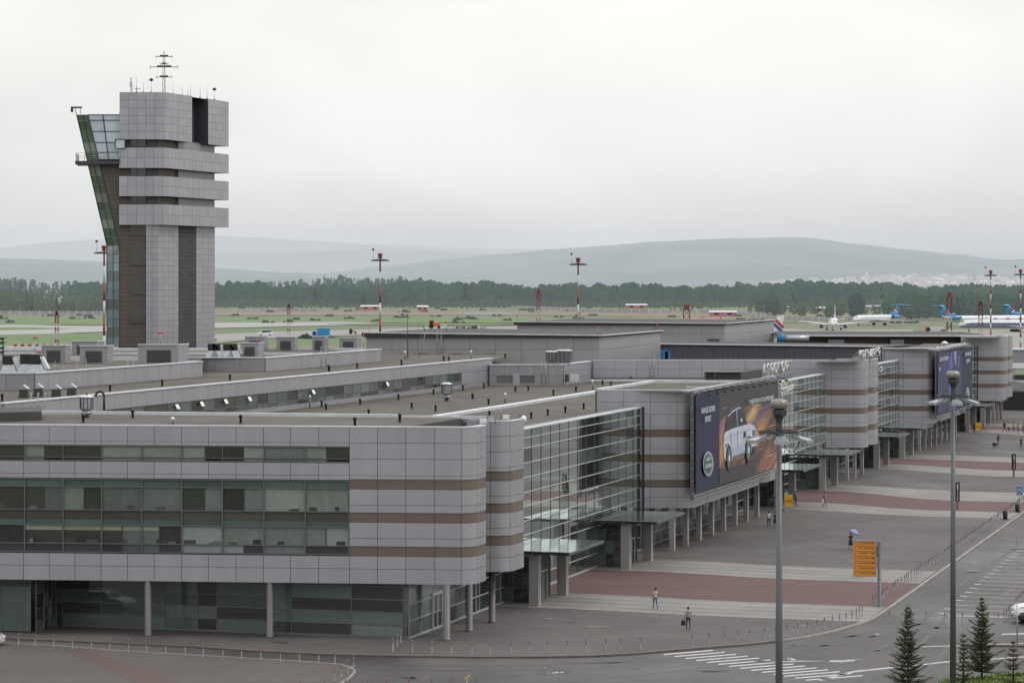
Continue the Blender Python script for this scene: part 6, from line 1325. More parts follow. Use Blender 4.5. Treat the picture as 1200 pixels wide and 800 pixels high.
for i in range(nr):
    z = zt-hh*(i+.55)
    if i: b.box(((xs0+xs1)/2,p.y-.083,zt-hh*i-.01),(xs1-xs0-.1,.008,.02),'sign_ink')
    b.box((xs1-.2,p.y-.085,z),(.14,.01,.09),'sign_ink'); b.poly([(xs0+.12,p.y-.09,z),(xs0+.22,p.y-.09,z),(xs0+.17,p.y-.09,z+.12)],'sign_ink')
b.build('printed_rows', r)
for i, s_ in enumerate(('Международный','VIP терминал','Терминал А Вылет','Внутренние линии','Международные линии','Выдача багажа','Стоянка Паркинг')):
    z = zt-hh*(i+.5); text(s_, .13, 'sign_ink', (xs0+.42,p.y-.09,z), (1,0,0), (0,0,1), 'lettering', r, min(1.25,.085*len(s_)), bold=.01)
# display pylons, bus stop, bins, yellow totems
def pylon(u, vb, vt, lab):
    p = G0(u, vb); h_ = (vb-vt)*p.y/F; r = thing('display_pylon', p, lab, 'pylon', 'slim dark display pylons on the plaza'); b = MB(); b.box(p,(.2,.16,h_*.5),'frame'); b.box(p,(.5,.4,.05),'frame'); b.build('post', r)
    b = MB(); b.box(p+Vector((0,0,h_*.32)),(.46,.34,h_*.68),'black',rz=.3); b.build('display', r); b = MB(); b.box(p+Vector((.0,-.19,h_*.36)),(.12,.02,h_*.58),'offwhite',rz=.3); b.box(p+Vector((0,-.2,h_*.4)),(.07,.03,h_*.35),'red',rz=.3); b.build('printed_strip', r)
pylon(1121.8,597.3,564.5,'slim dark display pylon beside the second floodlight mast'); pylon(1188,558.8,531.5,'slim dark display pylon farther off near the lone walker')
p = G0(1194.6,600.6); r = thing('bus_stop_sign', p, 'blue square bus stop sign on a thin post at the kerb', 'sign'); b = MB(); b.tube(p,p+Vector((0,0,2.95)),.045,'steel'); b.build('post', r)
b = MB(); b.box(p+Vector((0,-.06,1.9)),(.62,.04,1.0),'blue'); b.build('plate', r); b = MB(); b.box(p+Vector((0,-.09,2.25)),(.42,.02,.36),'offwhite'); b.box(p+Vector((0,-.105,2.34)),(.32,.02,.14),'black'); b.box(p+Vector((0,-.09,1.95)),(.3,.02,.08),'offwhite'); b.build('bus_symbol', r)
for u, v, lab in ((1178,608.4,'black litter bin standing in the bollard row'),(1192.3,600,'black litter bin next to the bus stop sign')):
    p = G0(u, v); r = thing('litter_bin', p, lab, 'litter bin'); b = MB(); b.lathe(p,[(.2,0),(.24,.05),(.26,.8),(.22,.86)],'black',12); b.build('body', r); b = MB(); b.lathe(p,[(.27,.82),(.27,.9),(.12,1.0)],'frame_dark',12); b.build('lid', r)
def totem(u, vb, lab, w_=.92, h_=1.85, txt='ВХОД'):
    p = G0(u, vb); r = thing('info_totem', p, lab, 'information stand', 'yellow information stands by the entrances'); b = MB(); b.box(p,(w_+.06,.34,h_*.28),'steel'); b.build('base', r); b = MB(); b.box(p+Vector((0,0,h_*.28)),(w_,.3,h_*.72),'yellow'); b.build('panel', r)
    b = MB(); b.box(p+Vector((0,-.157,h_*.55)),(w_*.98,.01,.03),'sign_ink'); b.box(p+Vector((-.15,-.16,h_*.36)),(.2,.01,.16),'offwhite'); b.build('pictogram', r); text(txt, .2, 'black', p+Vector((-w_*.36,-.165,h_*.62)), (1,0,0), (0,0,1), 'lettering', r, w_*.72, bold=.02)
totem(924,599.2,'yellow information stand behind the nearest floodlight mast','' or .92); totem(1146.3,508.3,'yellow information stand far off by the last entrance', .95)
p = G(1192,755.5,RZ) ; r = thing('signpost', p, 'thin bare metal pole in the road right of the tall spruce', 'post'); b = MB(); b.tube(p,p+Vector((0,0,3.0)),.045,'steel'); b.build('post', r); b = MB(); b.box(p,(.3,.3,.05),'frame'); b.build('base', r)
for u, v, lab in ((547,803,'pale rounded lamp head poking up at the bottom edge'),):
    p = G(u, v+6, RZ); r = thing('low_lamp', p, lab, 'lamp'); b = MB(); b.tube(p,p+Vector((0,0,.75)),.04,'steel'); b.build('post', r); b = MB(); b.bar(p+Vector((-.12,0,.72)),p+Vector((.18,0,.98)),.2,.12,'ad_gold'); b.build('lamp_head', r)

# ================================================================ people
mat('skin', (.36,.21,.15), .6); mat('hair', (.018,.014,.012), .7); mat('shoe', (.02,.018,.017), .6)
for nm, c in (('shirt_white',(.52,.50,.52)),('shirt_pink',(.40,.35,.36)),('shirt_grey',(.22,.22,.26)),('jeans',(.035,.115,.21)),('dark_trousers',(.022,.025,.035)),('black_cloth',(.015,.015,.018)),('beige_cloth',(.33,.24,.18)),('brown_cloth',(.10,.06,.05)),('grey_trousers',(.10,.11,.13)),('denim_dark',(.045,.07,.12)),('hi_vis',(.32,.42,.05)),('umbrella_cloth',(.24,.27,.45)),('shirt_blue',(.16,.2,.3))): mat(nm, c, .85, 0, var=.12, scale=9)
def person(loc, face, lab, top, bottom, sleeve='skin', stride=.32, h=1.75, skirt=False, lean=0.0, larm=None, rarm=None, group=None, hairlen=0):
    """standing / walking figure looking along +Y before turning by `face`; one continuous skin-modifier body"""
    k = h/1.75; s = stride
    J = {}; def_ = [('pel',(0,0,.95),.135),('wai',(0,.0+lean*.2,1.10),.125),('che',(0,lean*.6,1.32),.15),('nec',(0,lean*.9,1.47),.062),('hea',(0,lean*1.0+.01,1.58),.085),('top',(0,lean*1.05+.0,1.70),.075),
        ('hl',(-.095,0,.90),.10),('kl',(-.10,s*.30+.02,.50),.065),('al',(-.10,s*.75-.12*abs(s),.10+.02),.045),('fl',(-.10,s*.75+.14,.035),.038),('hr',(.095,0,.90),.10),('kr',(.10,-s*.25+.03,.50),.065),('ar',(.10,-s*.85,.13+.10*min(1,abs(s)*2)),.045),('fr',(.10,-s*.85+.15,.04),.038),
        ('sl',(-.185,lean*.8,1.40),.062),('el',larm[0] if larm else (-.235,-s*.30+lean*.5,1.13),.045),('wl',larm[1] if larm else (-.235,-s*.15+.06+lean*.4,.90),.032),('gl',larm[2] if larm else (-.23,-s*.12+.07+lean*.4,.80),.035),
        ('sr',(.185,lean*.8,1.40),.062),('er',rarm[0] if rarm else (.235,s*.22+lean*.5,1.13),.045),('wr',rarm[1] if rarm else (.235,s*.35+.08+lean*.4,.91),.032),('gr',rarm[2] if rarm else (.23,s*.38+.09+lean*.4,.81),.035)]
    names = [d[0] for d in def_]; E = [('pel','wai'),('wai','che'),('che','nec'),('nec','hea'),('hea','top'),('pel','hl'),('hl','kl'),('kl','al'),('al','fl'),('pel','hr'),('hr','kr'),('kr','ar'),('ar','fr'),('che','sl'),('sl','el'),('el','wl'),('wl','gl'),('che','sr'),('sr','er'),('er','wr'),('wr','gr')]
    vs = [Vector(d[1])*k for d in def_]; es = [(names.index(a),names.index(c)) for a,c in E]; rad = [d[2]*k for d in def_]
    for g, wv, sg in (('gl','wl',-1),('gr','wr',1)):            # short separate fingers
        q = vs[names.index(g)]
        dv = (q-vs[names.index(wv)]).normalized()
        for f_ in range(3): vs.append(q+dv*.075*k+Vector((0,(f_-1)*.026*k,0))); rad.append(.011*k); es.append((names.index(g),len(vs)-1))
        vs.append(q+dv*.03*k+Vector((-sg*.02*k,.045*k,0))); rad.append(.012*k); es.append((names.index(g),len(vs)-1))
    me = bpy.data.meshes.new('person'); me.from_pydata([tuple(v) for v in vs], es, []); o = bpy.data.objects.new('person', me); COL.objects.link(o)
    sk = o.modifiers.new('s','SKIN'); sk.use_smooth_shade = True
    for v, rr_ in zip(me.skin_vertices[0].data, rad): v.radius = (rr_, rr_*.8)
    me.skin_vertices[0].data[0].use_root = True
    for nme, rx, ry in (('che',.175,.115),('wai',.135,.10),('pel',.15,.115),('hea',.078,.095),('top',.06,.075)): me.skin_vertices[0].data[names.index(nme)].radius = (rx*k, ry*k)
    sb = o.modifiers.new('b','SUBSURF'); sb.levels = 1; sb.render_levels = 1
    bpy.context.view_layer.update(); dg = bpy.context.evaluated_depsgraph_get(); m2 = bpy.data.meshes.new_from_object(o.evaluated_get(dg)); bpy.data.objects.remove(o)
    m2.materials.clear()
    for m_ in ('skin', top, bottom, 'shoe', sleeve): m2.materials.append(MATS[m_])
    seg = [(vs[a],vs[c],names[c] if c < len(names) else 'finger') for a,c in es]
    for f in m2.polygons:
        c = f.center; best, bn, bt = 9, None, 0
        for a, q, nme in seg:
            ab = q-a; t_ = max(0,min(1,(c-a).dot(ab)/max(1e-6,ab.length_squared))); d_ = (c-a-ab*t_).length
            if d_ < best: best, bn, bt = d_, nme, t_
        if bn in ('hl','hr','kl','kr'): i = 2 if not (skirt and c.z < .52*k) else 0
        elif bn in ('al','ar'): i = (0 if skirt else 2) if c.z > .11*k else 3
        elif bn in ('fl','fr'): i = 3
        elif bn in ('wai','che','sl','sr','pel'): i = 1 if c.z > 1.0*k-.03 else 2
        elif bn == 'el' or bn == 'er': i = 1 if bt < .62 else 4
        elif bn in ('wl','wr'): i = 4
        elif bn == 'nec': i = 1 if bt < .55 else 0
        else: i = 0
        f.material_index = i; f.use_smooth = True
    P = bpy.data.objects.new('person', None); COL.objects.link(P); P.location = loc; P.rotation_euler = (0,0,face); tag(P, lab, 'person', group)
    bo = bpy.data.objects.new('body', m2); COL.objects.link(bo); bo.parent = P
    b = MB(); off = Vector(loc)
    def L(x,y,z): return Vector((x*k,y*k,z*k))+off
    hy = lean*1.02; n_ = 10; rings = []
    for i in range(7):
        a = i/6*1.75; zz = 1.60+.135*math.cos(a)*.95+.02; rr_ = .088*math.sin(max(.12,a))+.006; rings.append([L(math.cos(6.283*j/n_)*rr_, hy-.012-(.018*i/6)+math.sin(6.283*j/n_)*rr_*(1.18 if math.sin(6.283*j/n_) < 0 else .92), zz if math.sin(6.283*j/n_) < .3 or a < 1.2 else max(zz,1.655)) for j in range(n_)])
    b.loft(rings[::-1],'hair'); 
    if hairlen: b.box(L(0,hy-.07,1.62-hairlen),(.15*k,.06*k,hairlen*k),'hair')
    b.build('hair', P)
    b = MB()                                         # face: nose, ears, eyes
    b.box(L(0,hy+.105,1.575),(.022*k,.03*k,.035*k),'skin')
    for sx in (-1,1): b.box(L(sx*.085,hy,1.57),(.018*k,.035*k,.05*k),'skin'); b.box(L(sx*.032,hy+.088,1.60),(.02*k,.012*k,.012*k),'hair')
    b.box(L(0,hy+.09,1.535),(.045*k,.012*k,.008*k),'brown_cloth'); b.build('face', P)
    if skirt: b = MB(); b.lathe(off+Vector((0,0,0)),[(.21*k,.50*k),(.19*k,.75*k),(.145*k,1.02*k)],bottom,14,sy=.8); b.build('skirt', P)
    return P
def pz(u, v): p = G(u, v, 0); return (p.x, p.y, .01)
person(pz(768,714.2), .35, 'walking man in a pale short sleeved shirt and bright blue jeans', 'shirt_pink', 'jeans', stride=.28)
pp = person(pz(806.5,738.4), .10, 'man in a grey shirt and dark trousers carrying a black bag', 'shirt_grey', 'dark_trousers', stride=.22, h=1.76)
p = Vector(pz(806.5,738.4)); r = thing('carried_bag', p+Vector((-.36,0,0)), 'black bag hanging from the left hand of the man in grey', 'bag'); b = MB(); b.box(p+Vector((-.36,0,.38)),(.34,.18,.34),'black_cloth',top=.8); b.build('bag_body', r); b = MB()
pr = None
for i in range(7): a = math.pi*i/6; c = p+Vector((-.36+.1*math.cos(a),0,.70+.13*math.sin(a))); (b.tube(pr,c,.014,'black_cloth',n=5) if pr else None); pr = c
b.build('bag_handle', r)
person(pz(996.8,644.2), .3, 'woman in a dark dress walking beneath a lilac umbrella', 'black_cloth', 'black_cloth', stride=.2, h=1.66, skirt=True, rarm=((.25,.05,1.2),(.17,.2,1.36),(.15,.24,1.45)))
p = Vector(pz(996.8,644.2)); r = thing('umbrella', p+Vector((.2,.2,1.3)), 'open lilac umbrella held over the woman in the dark dress', 'umbrella'); b = MB(); c = p+Vector((.16,.18,0)); ax = Vector((.42,-.25,1)).normalized(); q = c+Vector((0,0,1.22)); b.tube(q,q+ax*.78,.012,'black',n=6); b.build('shaft', r)
b = MB(); tip = q+ax*.78; xa = ax.orthogonal().normalized(); ya = ax.cross(xa); rings = []
for i in range(5):
    a = i/4*1.15; rr_ = .50*math.sin(a)/math.sin(1.15)+.005; hz_ = -.36*(1-math.cos(a))/(1-math.cos(1.15)); rings.append([tip+ax*hz_+(xa*math.cos(6.283*j/16)+ya*math.sin(6.283*j/16))*rr_*(1 if j % 2 == 0 else 1-.05*i/4) for j in range(16)])
b.loft(rings[::-1],'umbrella_cloth'); b.build('canopy', r)
person(pz(901,618), .15, 'man in a white shirt and black trousers left of the mast', 'shirt_white', 'black_cloth', stride=.15); person(pz(908.6,618), .1, 'woman in a short black dress right beside the white shirted man', 'black_cloth', 'black_cloth', stride=.12, h=1.66, skirt=True)
person(pz(906.6,595.8), 2.6, 'person in a brown top and blue jeans by the glass porch', 'brown_cloth', 'jeans', stride=.1, h=1.72); person(pz(932.4,593.4), -1.2, 'person in a pale blue shirt just right of the yellow stand', 'shirt_blue', 'dark_trousers', stride=.3)
person(pz(966.3,593.6), -1.1, 'woman in beige with a pale bag striding on the red paving', 'beige_cloth', 'brown_cloth', stride=.45, h=1.66, sleeve='skin'); p = Vector(pz(966.3,593.6)); r = thing('carried_bag', p+Vector((-.25,-.15,0)), 'pale lilac shopping bag held by the woman in beige', 'bag'); b = MB(); b.box(p+Vector((-.22,-.2,.5)),(.3,.16,.36),'shirt_white',top=.9); b.build('bag_body', r); b = MB(); b.bar(p+Vector((-.3,-.2,.86)),p+Vector((-.14,-.2,.86)),.02,.05,'shirt_white'); b.build('bag_handle', r)
gr_ = 'people walking in the far group on the plaza'
for u, v, fc, lab, tp, bt, st_ in ((1177.5,506.4,.5,'leftmost walker of the far group leaning under a dark backpack','black_cloth','denim_dark',.5),(1182.5,507.4,.2,'walker in a white top second from left in the far group','shirt_white','black_cloth',.3),(1188,507,.1,'walker in a yellow green vest in the middle of far group','hi_vis','black_cloth',.15),(1193,508.3,-.4,'walker in a striped grey top fourth in the far group','shirt_grey','grey_trousers',.45),(1199,508.6,.2,'walker in brown at the right edge of the far group','brown_cloth','grey_trousers',.2)):
    person(pz(u,v), fc, lab, tp, bt, stride=st_, group=gr_)
p = Vector(pz(1177.5,506.4)); r = thing('backpack', p+Vector((-.1,-.2,1.1)), 'dark backpack on the leftmost walker of the far group', 'backpack'); b = MB(); b.box(p+Vector((-.15,-.2,1.02)),(.36,.26,.48),'black_cloth',top=.85); b.build('pack', r); b = MB(); b.box(p+Vector((-.15,-.07,1.1)),(.3,.04,.4),'frame_dark'); b.build('strap', r)
person(pz(1196.6,525.6), .1, 'person in dark clothes standing alone near the right edge', 'black_cloth', 'dark_trousers', stride=.05); person(pz(1153,506.2), 1.3, 'person in a dark top walking right of the far yellow stand', 'shirt_blue', 'grey_trousers', stride=.55); person(pz(1141.6,507), -.6, 'person in black left of the far yellow stand', 'black_cloth', 'black_cloth', stride=.1); person(pz(1130.3,506.4), .4, 'dark figure standing in the shade of the last entrance', 'black_cloth', 'black_cloth', stride=.1)
person(pz(1169.6,521.6), -.4, 'person in black bending over a loaded luggage trolley', 'black_cloth', 'black_cloth', stride=.35, lean=.32, larm=((-.22,.42,1.15),(-.18,.62,1.0),(-.17,.68,.98)), rarm=((.22,.42,1.15),(.18,.62,1.0),(.17,.68,.98)))
p = G(1166.3,523.4); r = thing('luggage_trolley', p, 'luggage trolley piled with dark bags on the plaza', 'trolley'); b = MB()
for sx in (-.3,.3): b.bar(p+Vector((sx,-.45,.15)),p+Vector((sx,.45,.15)),.05,.05,'steel'); b.bar(p+Vector((sx,.45,.15)),p+Vector((sx,.55,1.0)),.05,.05,'steel')
b.bar(p+Vector((-.3,.55,1.0)),p+Vector((.3,.55,1.0)),.05,.05,'steel'); b.build('frame', r)
for sx, sy in ((-.3,-.4),(.3,-.4),(0,.4)): b = MB(); b.tube(p+Vector((sx-.03,sy,.08)),p+Vector((sx+.03,sy,.08)),.08,'black'); b.build('wheel', r)
for i, (dx, dz, m_, lab) in enumerate(((-.1,.2,'black_cloth','dark suitcase at the bottom of the luggage trolley'),(.12,.62,'shirt_white','pale bag on top of the luggage trolley'))):
    r = thing('suitcase', p+Vector((dx,0,dz)), lab, 'suitcase'); b = MB(); b.box(p+Vector((dx,0,dz)),(.6 if i == 0 else .32,.6 if i == 0 else .3,.4 if i == 0 else .3),m_,top=.93); b.build('shell', r); b = MB(); b.bar(p+Vector((dx-.1,0,dz+.42-.1*i)),p+Vector((dx+.1,0,dz+.42-.1*i)),.03,.04,'black'); b.build('handle', r)

# ================================================================ cars
mat('car_white', (.55,.56,.58), .25, .1); mat('car_black', (.012,.013,.016), .2, .2); mat('tyre', (.012,.012,.012), .8); mat('car_glass', (.01,.012,.014), .08); mat('tail_red', (.3,.01,.01), .3); mat('orange_paint', (.5,.13,.02), .5); mat('cab_blue', (.03,.22,.46), .4)
for n_ in ('car_white','car_black'): MATS[n_].node_tree.nodes['Principled BSDF'].inputs['Coat Weight'].default_value = .8
def car(loc, rz, paint, lab, van=False, L=4.4, group=None, kindname='parked_car'):
    r = thing(kindname, (0,0,0), lab, 'van' if van else 'car', group); hw = .88
    prof = ([(-L/2,.35),(-L/2,1.0),(-L/2+.15,1.95),(L/2-1.5,1.95),(L/2-.75,1.15),(L/2-.1,.95),(L/2,.35)] if van else [(-L/2,.35),(-L/2+.02,.85),(-L/2+.35,1.0),(-L/2+.95,1.42),(L*.08,1.45),(L*.24,1.0),(L/2-.25,.86),(L/2,.62),(L/2-.02,.35)])
    def cs(x, z, k): w_ = hw-(.16 if z > 1.1 else .04 if z > .8 else 0); return (x, w_*k, z)
    b = MB(); n = len(prof); pts = [cs(x,z,-1) for x,z in prof]+[cs(x,z,1) for x,z in prof]
    b.faces(pts,[tuple(range(n)),tuple(range(2*n-1,n-1,-1))]+[(i+n,(i+1)%n+n,(i+1)%n,i) for i in range(n)],paint); b.build('body', r)
    b = MB()
    if van: gl_ = [(-L/2+.3,1.2),(-L/2+.35,1.8),(L/2-1.6,1.8),(L/2-1.05,1.2)]
    else: gl_ = [(-L/2+.75,1.02),(-L/2+1.1,1.36),(L*.06,1.39),(L*.19,1.02)]
    for k in (-1,1):
        P_ = [(x,(hw-.03 if z < 1.1 else hw-.13)*k*1.0+.012*k,z) for x,z in gl_]; b.poly(P_ if k < 0 else P_[::-1],'car_glass')
    xa, za, xb, zb = (L/2-1.46,1.9,L/2-.82,1.2) if van else (L*.085,1.42,L*.235,1.02)
    b.poly([(xb+.02,-.7,zb),(xb+.02,.7,zb),(xa+.02,.62,za),(xa+.02,-.62,za)],'car_glass')
    xa, za, xb, zb = (-L/2+.13,1.8,-L/2,1.15) if van else (-L/2+.93,1.40,-L/2+.38,1.04)
    b.poly([(xb-.02,.7,zb),(xb-.02,-.7,zb),(xa-.02,-.62,za),(xa-.02,.62,za)],'car_glass'); b.build('window', r)
    for x in (-L*.3, L*.31):
        for k in (-1,1):
            b = MB(); b.tube((x,k*(hw-.2),.32),(x,k*(hw+.01),.32),.32,'tyre',n=16); w_ = b.build('wheel', r); b = MB(); b.tube((x,k*(hw-.02),.32),(x,k*(hw+.025),.32),.19,'steel',n=12); b.build('rim', w_)
    for k in (-1,1):
        b = MB(); b.box((L/2-.06,k*.62,.6),(.12,.34,.16),'white'); b.build('headlight', r); b = MB(); b.box((-L/2+.03,k*.66,.72),(.1,.26,.2),'tail_red'); b.build('tail_light', r); b = MB(); b.box((L*.16,k*(hw+.06),.98),(.12,.16,.12),paint); b.build('wing_mirror', r)
    b = MB(); b.box((L/2+.01,0,.42),(.04,.5,.11),'white'); b.build('number_plate', r)
    r.location = loc; r.rotation_euler = (0,0,rz); return r
def rp1(u, v): p = G(u, v, RZ); return (p.x, p.y, RZ+.006)
car(rp1(1221,722), math.radians(188), 'car_white', 'white car cut off by the right edge in parking bay'); car(rp1(1222,729), math.radians(186), 'car_black', 'black car in front of the white one at the right edge')
p = G(-33,757.5,RZ); car((p.x,p.y,RZ+.006), math.radians(-4), 'car_white', 'pale car nose at the left edge by the bollards')
# airfield vehicles
def far_vehicle(u, v, fn): fn(G(u, v))
c_ = G(311,393.6); k_ = car((c_.x,c_.y,.1), math.radians(190), 'car_white', 'white van driving on the taxiway right of the tower', van=True, L=5.2, kindname='airport_van'); k_.scale = (1.25,1.25,1.25)
p = G(377,396); r = thing('box_lorry', p, 'bright blue box lorry parked on the taxiway', 'lorry'); b = MB(); b.box(p+Vector((.8,0,.9)),(5.2,2.5,3.3),'cab_blue'); b.build('cargo_box', r); b = MB(); b.box(p+Vector((-3.0,0,.6)),(1.9,2.4,2.3),'cab_blue',top=.85); b.build('cab', r); b = MB(); b.box(p+Vector((-3.1,-1.24,1.7)),(1.3,.05,.8),'car_glass'); b.build('window', r)
for dx in (-2.9,1.2,2.5): b = MB(); b.tube(p+Vector((dx,-1.3,.5)),p+Vector((dx,-.9,.5)),.5,'tyre'); b.build('wheel', r)
b = MB(); b.box(p+Vector((0,0,.55)),(7.4,1.2,.35),'frame_dark'); b.build('chassis', r)
def mound(u, v, w_, h_, lab, seed):
    p = G(u, v); rr_ = random.Random(seed); r = thing('rubble_heap', p, lab, 'rubble heap', 'heaps of rubble and scrap by the taxiway'); b = MB()
    for i in range(60): q = p+Vector((rr_.gauss(0,w_*.28),rr_.gauss(0,1.5),0)); hh_ = max(.2,h_*(1-abs(q.x-p.x)/w_)*rr_.uniform(.4,1)); b.box(q,(rr_.uniform(.3,.9),rr_.uniform(.3,.9),hh_),rr_.choice(['roof_dark','bark','frame','offwhite' if seed > 3 else 'bark']),rz=rr_.uniform(0,3),top=.5)
    b.build('debris', r)
mound(358.5,396.6,6,2.4,'dark brown rubble heap left of the blue lorry',1); mound(386,395.6,4,1.0,'low dark rubble heap right of the blue lorry',2); mound(540,386.4,10,2.2,'long pale heap of scrap right of the small white car',4); mound(558,386.2,9,2.4,'second pale scrap heap farther right on the taxiway',5)
def tractor(u, v, m_, lab, s=1.0):
    p = G(u, v); r = thing('tractor', p, lab, 'tractor'); b = MB(); b.box(p+Vector((.6*s,0,.7*s)),(2.2*s,1.1*s,.9*s),m_,top=.9); b.build('bonnet', r); b = MB(); b.box(p+Vector((-.9*s,0,.7*s)),(1.6*s,1.6*s,1.9*s),m_,top=.85); b.build('cab', r); b = MB(); b.box(p+Vector((-.9*s,-.82*s,1.5*s)),(1.1*s,.05,.8*s),'car_glass'); b.build('window', r)
    for dx, rd in ((-1.0,.75),(1.2,.45)): b = MB(); b.tube(p+Vector((dx*s,-1.0*s,rd*s)),p+Vector((dx*s,1.0*s,rd*s)),rd*s,'tyre'); b.build('wheel', r)
tractor(413.5,391.4,'ad_gold','small yellow and blue tractor on the taxiway',1.0); tractor(509.5,385,'orange_paint','orange machine on the taxiway above the grey hall',1.7)
c_ = G(520.5,386); k_ = car((c_.x,c_.y,.1), math.radians(80), 'car_white', 'small white car seen end on beside the orange machine', kindname='parked_car'); k_.scale = (1.4,1.4,1.4)
p = G(1094.5,391.6); r = thing('airport_bus', p, 'white apron bus with a dark red end near the jets', 'bus'); b = MB(); b.box(p+Vector((1.2,0,.5)),(6.6,2.6,2.9),'offwhite'); b.build('body', r); b = MB(); b.box(p+Vector((-2.6,0,.5)),(2.4,2.6,2.7),'red',top=.92); b.build('cab', r); b = MB(); b.box(p+Vector((-2.6,-1.32,1.6)),(1.6,.05,1.1),'car_glass'); b.build('windscreen', r)
for dx in (-2.4,2.8): b = MB(); b.tube(p+Vector((dx,-1.35,.5)),p+Vector((dx,-1.0,.5)),.5,'tyre'); b.build('wheel', r)
p = G(1114,392.3); r = thing('baggage_trailer', p, 'low white flat trailer beside the apron bus', 'trailer'); b = MB(); b.box(p+Vector((0,0,.9)),(10,2.4,.7),'offwhite'); b.box(p+Vector((-3,0,1.6)),(2.5,2.2,.8),'frame'); b.build('deck', r)
for dx in (-4,-2,2,4): b = MB(); b.tube(p+Vector((dx,-1.1,.45)),p+Vector((dx,1.1,.45)),.45,'tyre'); b.build('wheel', r)

# ================================================================ aircraft
for nm, c in (('jet_white',(.60,.61,.63)),('jet_grey',(.25,.28,.32)),('jet_blue',(.05,.24,.46)),('jet_red',(.36,.04,.05)),('jet_dark',(.03,.035,.04))): mat(nm, c, .35)
mat('jet_navy', (.03,.05,.16), .4)
def airfoil(b, P, Q, cp, cq, m, th=.10, vert=False):
    """flat tapered slab from root P (chord cp along -x) to tip Q"""
    P, Q = Vector(P), Vector(Q); n = Vector((0,1,0)) if vert else Vector((0,0,1))
    r1 = [P+Vector((cp*.5,0,0)),P+n*cp*th*.5+Vector((cp*.15,0,0)),P-Vector((cp*.5,0,0)),P-n*cp*th*.5+Vector((cp*.15,0,0))]
    r2 = [Q+Vector((cq*.5,0,0)),Q+n*cq*th*.5+Vector((cq*.15,0,0)),Q-Vector((cq*.5,0,0)),Q-n*cq*th*.5+Vector((cq*.15,0,0))]
    b.loft([r1,r2],m,False)
def jet(lab, loc, rz, L=47, fr=1.9, span=37, ttail=True, belly='jet_white', stripe=None, tailm='jet_blue', finm=None, writing=None, stripe_z=0.0, eng='rear', finlogo=None):
    r = thing('airliner', (0,0,0), lab, 'aeroplane'); zc = 3.6 if ttail else 3.9; n_ = 20; rings = []
    prof = [(L/2,.05,-.35),(L/2-.5,.45,-.28),(L/2-1.6,.80,-.15),(L/2-3.2,.95,-.04),(L/2-5.2,1,0),(-L/2+14,1,0),(-L/2+9,.88,.12),(-L/2+4,.52,.45),(-L/2+.8,.16,.8),(-L/2,.05,.85)]
    for x, k, dz in prof: rings.append([(x, fr*k*math.cos(6.283*(j+.5)/n_), zc+fr*dz+fr*k*math.sin(6.283*(j+.5)/n_)) for j in range(n_)])
    def mf(a, j):
        s_ = math.sin(6.283*(j+1)/n_)
        if s_ < -.25: return belly
        if stripe and 3 <= a+0 <= 7 and -.25 <= s_ < stripe_z+.25: return stripe
        return 'jet_white'
    b = MB(); b.loft(rings[::-1],'jet_white',True,lambda a, j: mf(8-a, j)); b.build('fuselage', r)
    b = MB()
    for i in range(int((L-18)/1.1)):
        x = L/2-6-i*1.1
        for k in (-1,1): b.box((x,k*fr*.985,zc+.38),(.34,.05,.40),'jet_dark')
    b.build('cabin_windows', r); b = MB(); b.box((L/2-1.9,0,zc+fr*.42),(.9,fr*1.35,.45),'jet_dark',top=.8); b.build('cockpit_window', r)
    for k in (-1,1):
        b = MB(); airfoil(b,(1.5 if not ttail else -2,k*fr*.7,zc-fr*.6),(-5.5 if not ttail else -9.5,k*span/2,zc-fr*.6+(span*.045 if not ttail else -.2)),8.2,2.0,'jet_white' if not ttail else 'jet_grey' ,.11); b.build('wing', r)
        b = MB()
        if ttail: airfoil(b,(-L/2-.6,0,zc+7.2),(-L/2-3.2,k*6.8,zc+6.9),4.0,1.6,tailm if finm is None else 'jet_white',.09); b.build('tailplane', r)
        else: airfoil(b,(-L/2+4.5,k*.5,zc+.9),(-L/2+2.0,k*6.2,zc+1.4),3.6,1.5,'jet_white',.09); b.build('tailplane', r)
        if eng == 'wing':
            c = Vector((2.6,k*5.75,zc-1.9)); b = MB(); R_ = []
            for x, rr_ in ((2.1,.95),(2.2,1.12),(1.0,1.2),(-1.2,1.0),(-2.2,.7)): R_.append([(c.x+x,c.y+rr_*math.cos(6.283*j/16),c.z+rr_*math.sin(6.283*j/16)) for j in range(16)])
            b.loft(R_[::-1],'jet_white'); e = b.build('engine', r); b = MB(); b.tube((c.x+2.0,c.y,c.z),(c.x+2.24,c.y,c.z),.98,'jet_dark',n=16); b.tube((c.x+2.2,c.y,c.z),(c.x+2.3,c.y,c.z),.25,'steel',n=8); b.build('fan', e)
            b = MB(); b.bar((c.x-.5,c.y,c.z+1.0),(c.x-1.5,c.y,zc-.8),1.6,.3,'jet_white',up=(0,1,0)); b.build('pylon', r)
        else:
            b = MB(); b.tube((-L/2+4.2,k*2.6,zc+.9),(-L/2+10.6,k*2.6,zc+.9),.72,tailm,.85,14); b.tube((-L/2+10.61,k*2.6,zc+.9),(-L/2+10.66,k*2.6,zc+.9),.70,'jet_dark',n=14); b.build('engine', r)
        b = MB(); x = -3
        b.tube((x,k*3.4,zc-1.6),(x,k*3.4,.6),.16,'steel'); 
        for dx in ((-.9,0,.9) if ttail else (0,)): b.tube((x+dx,k*3.4-.35,.55),(x+dx,k*3.4+.35,.55),.55,'tyre')
        b.build('main_gear', r)
    b = MB(); 
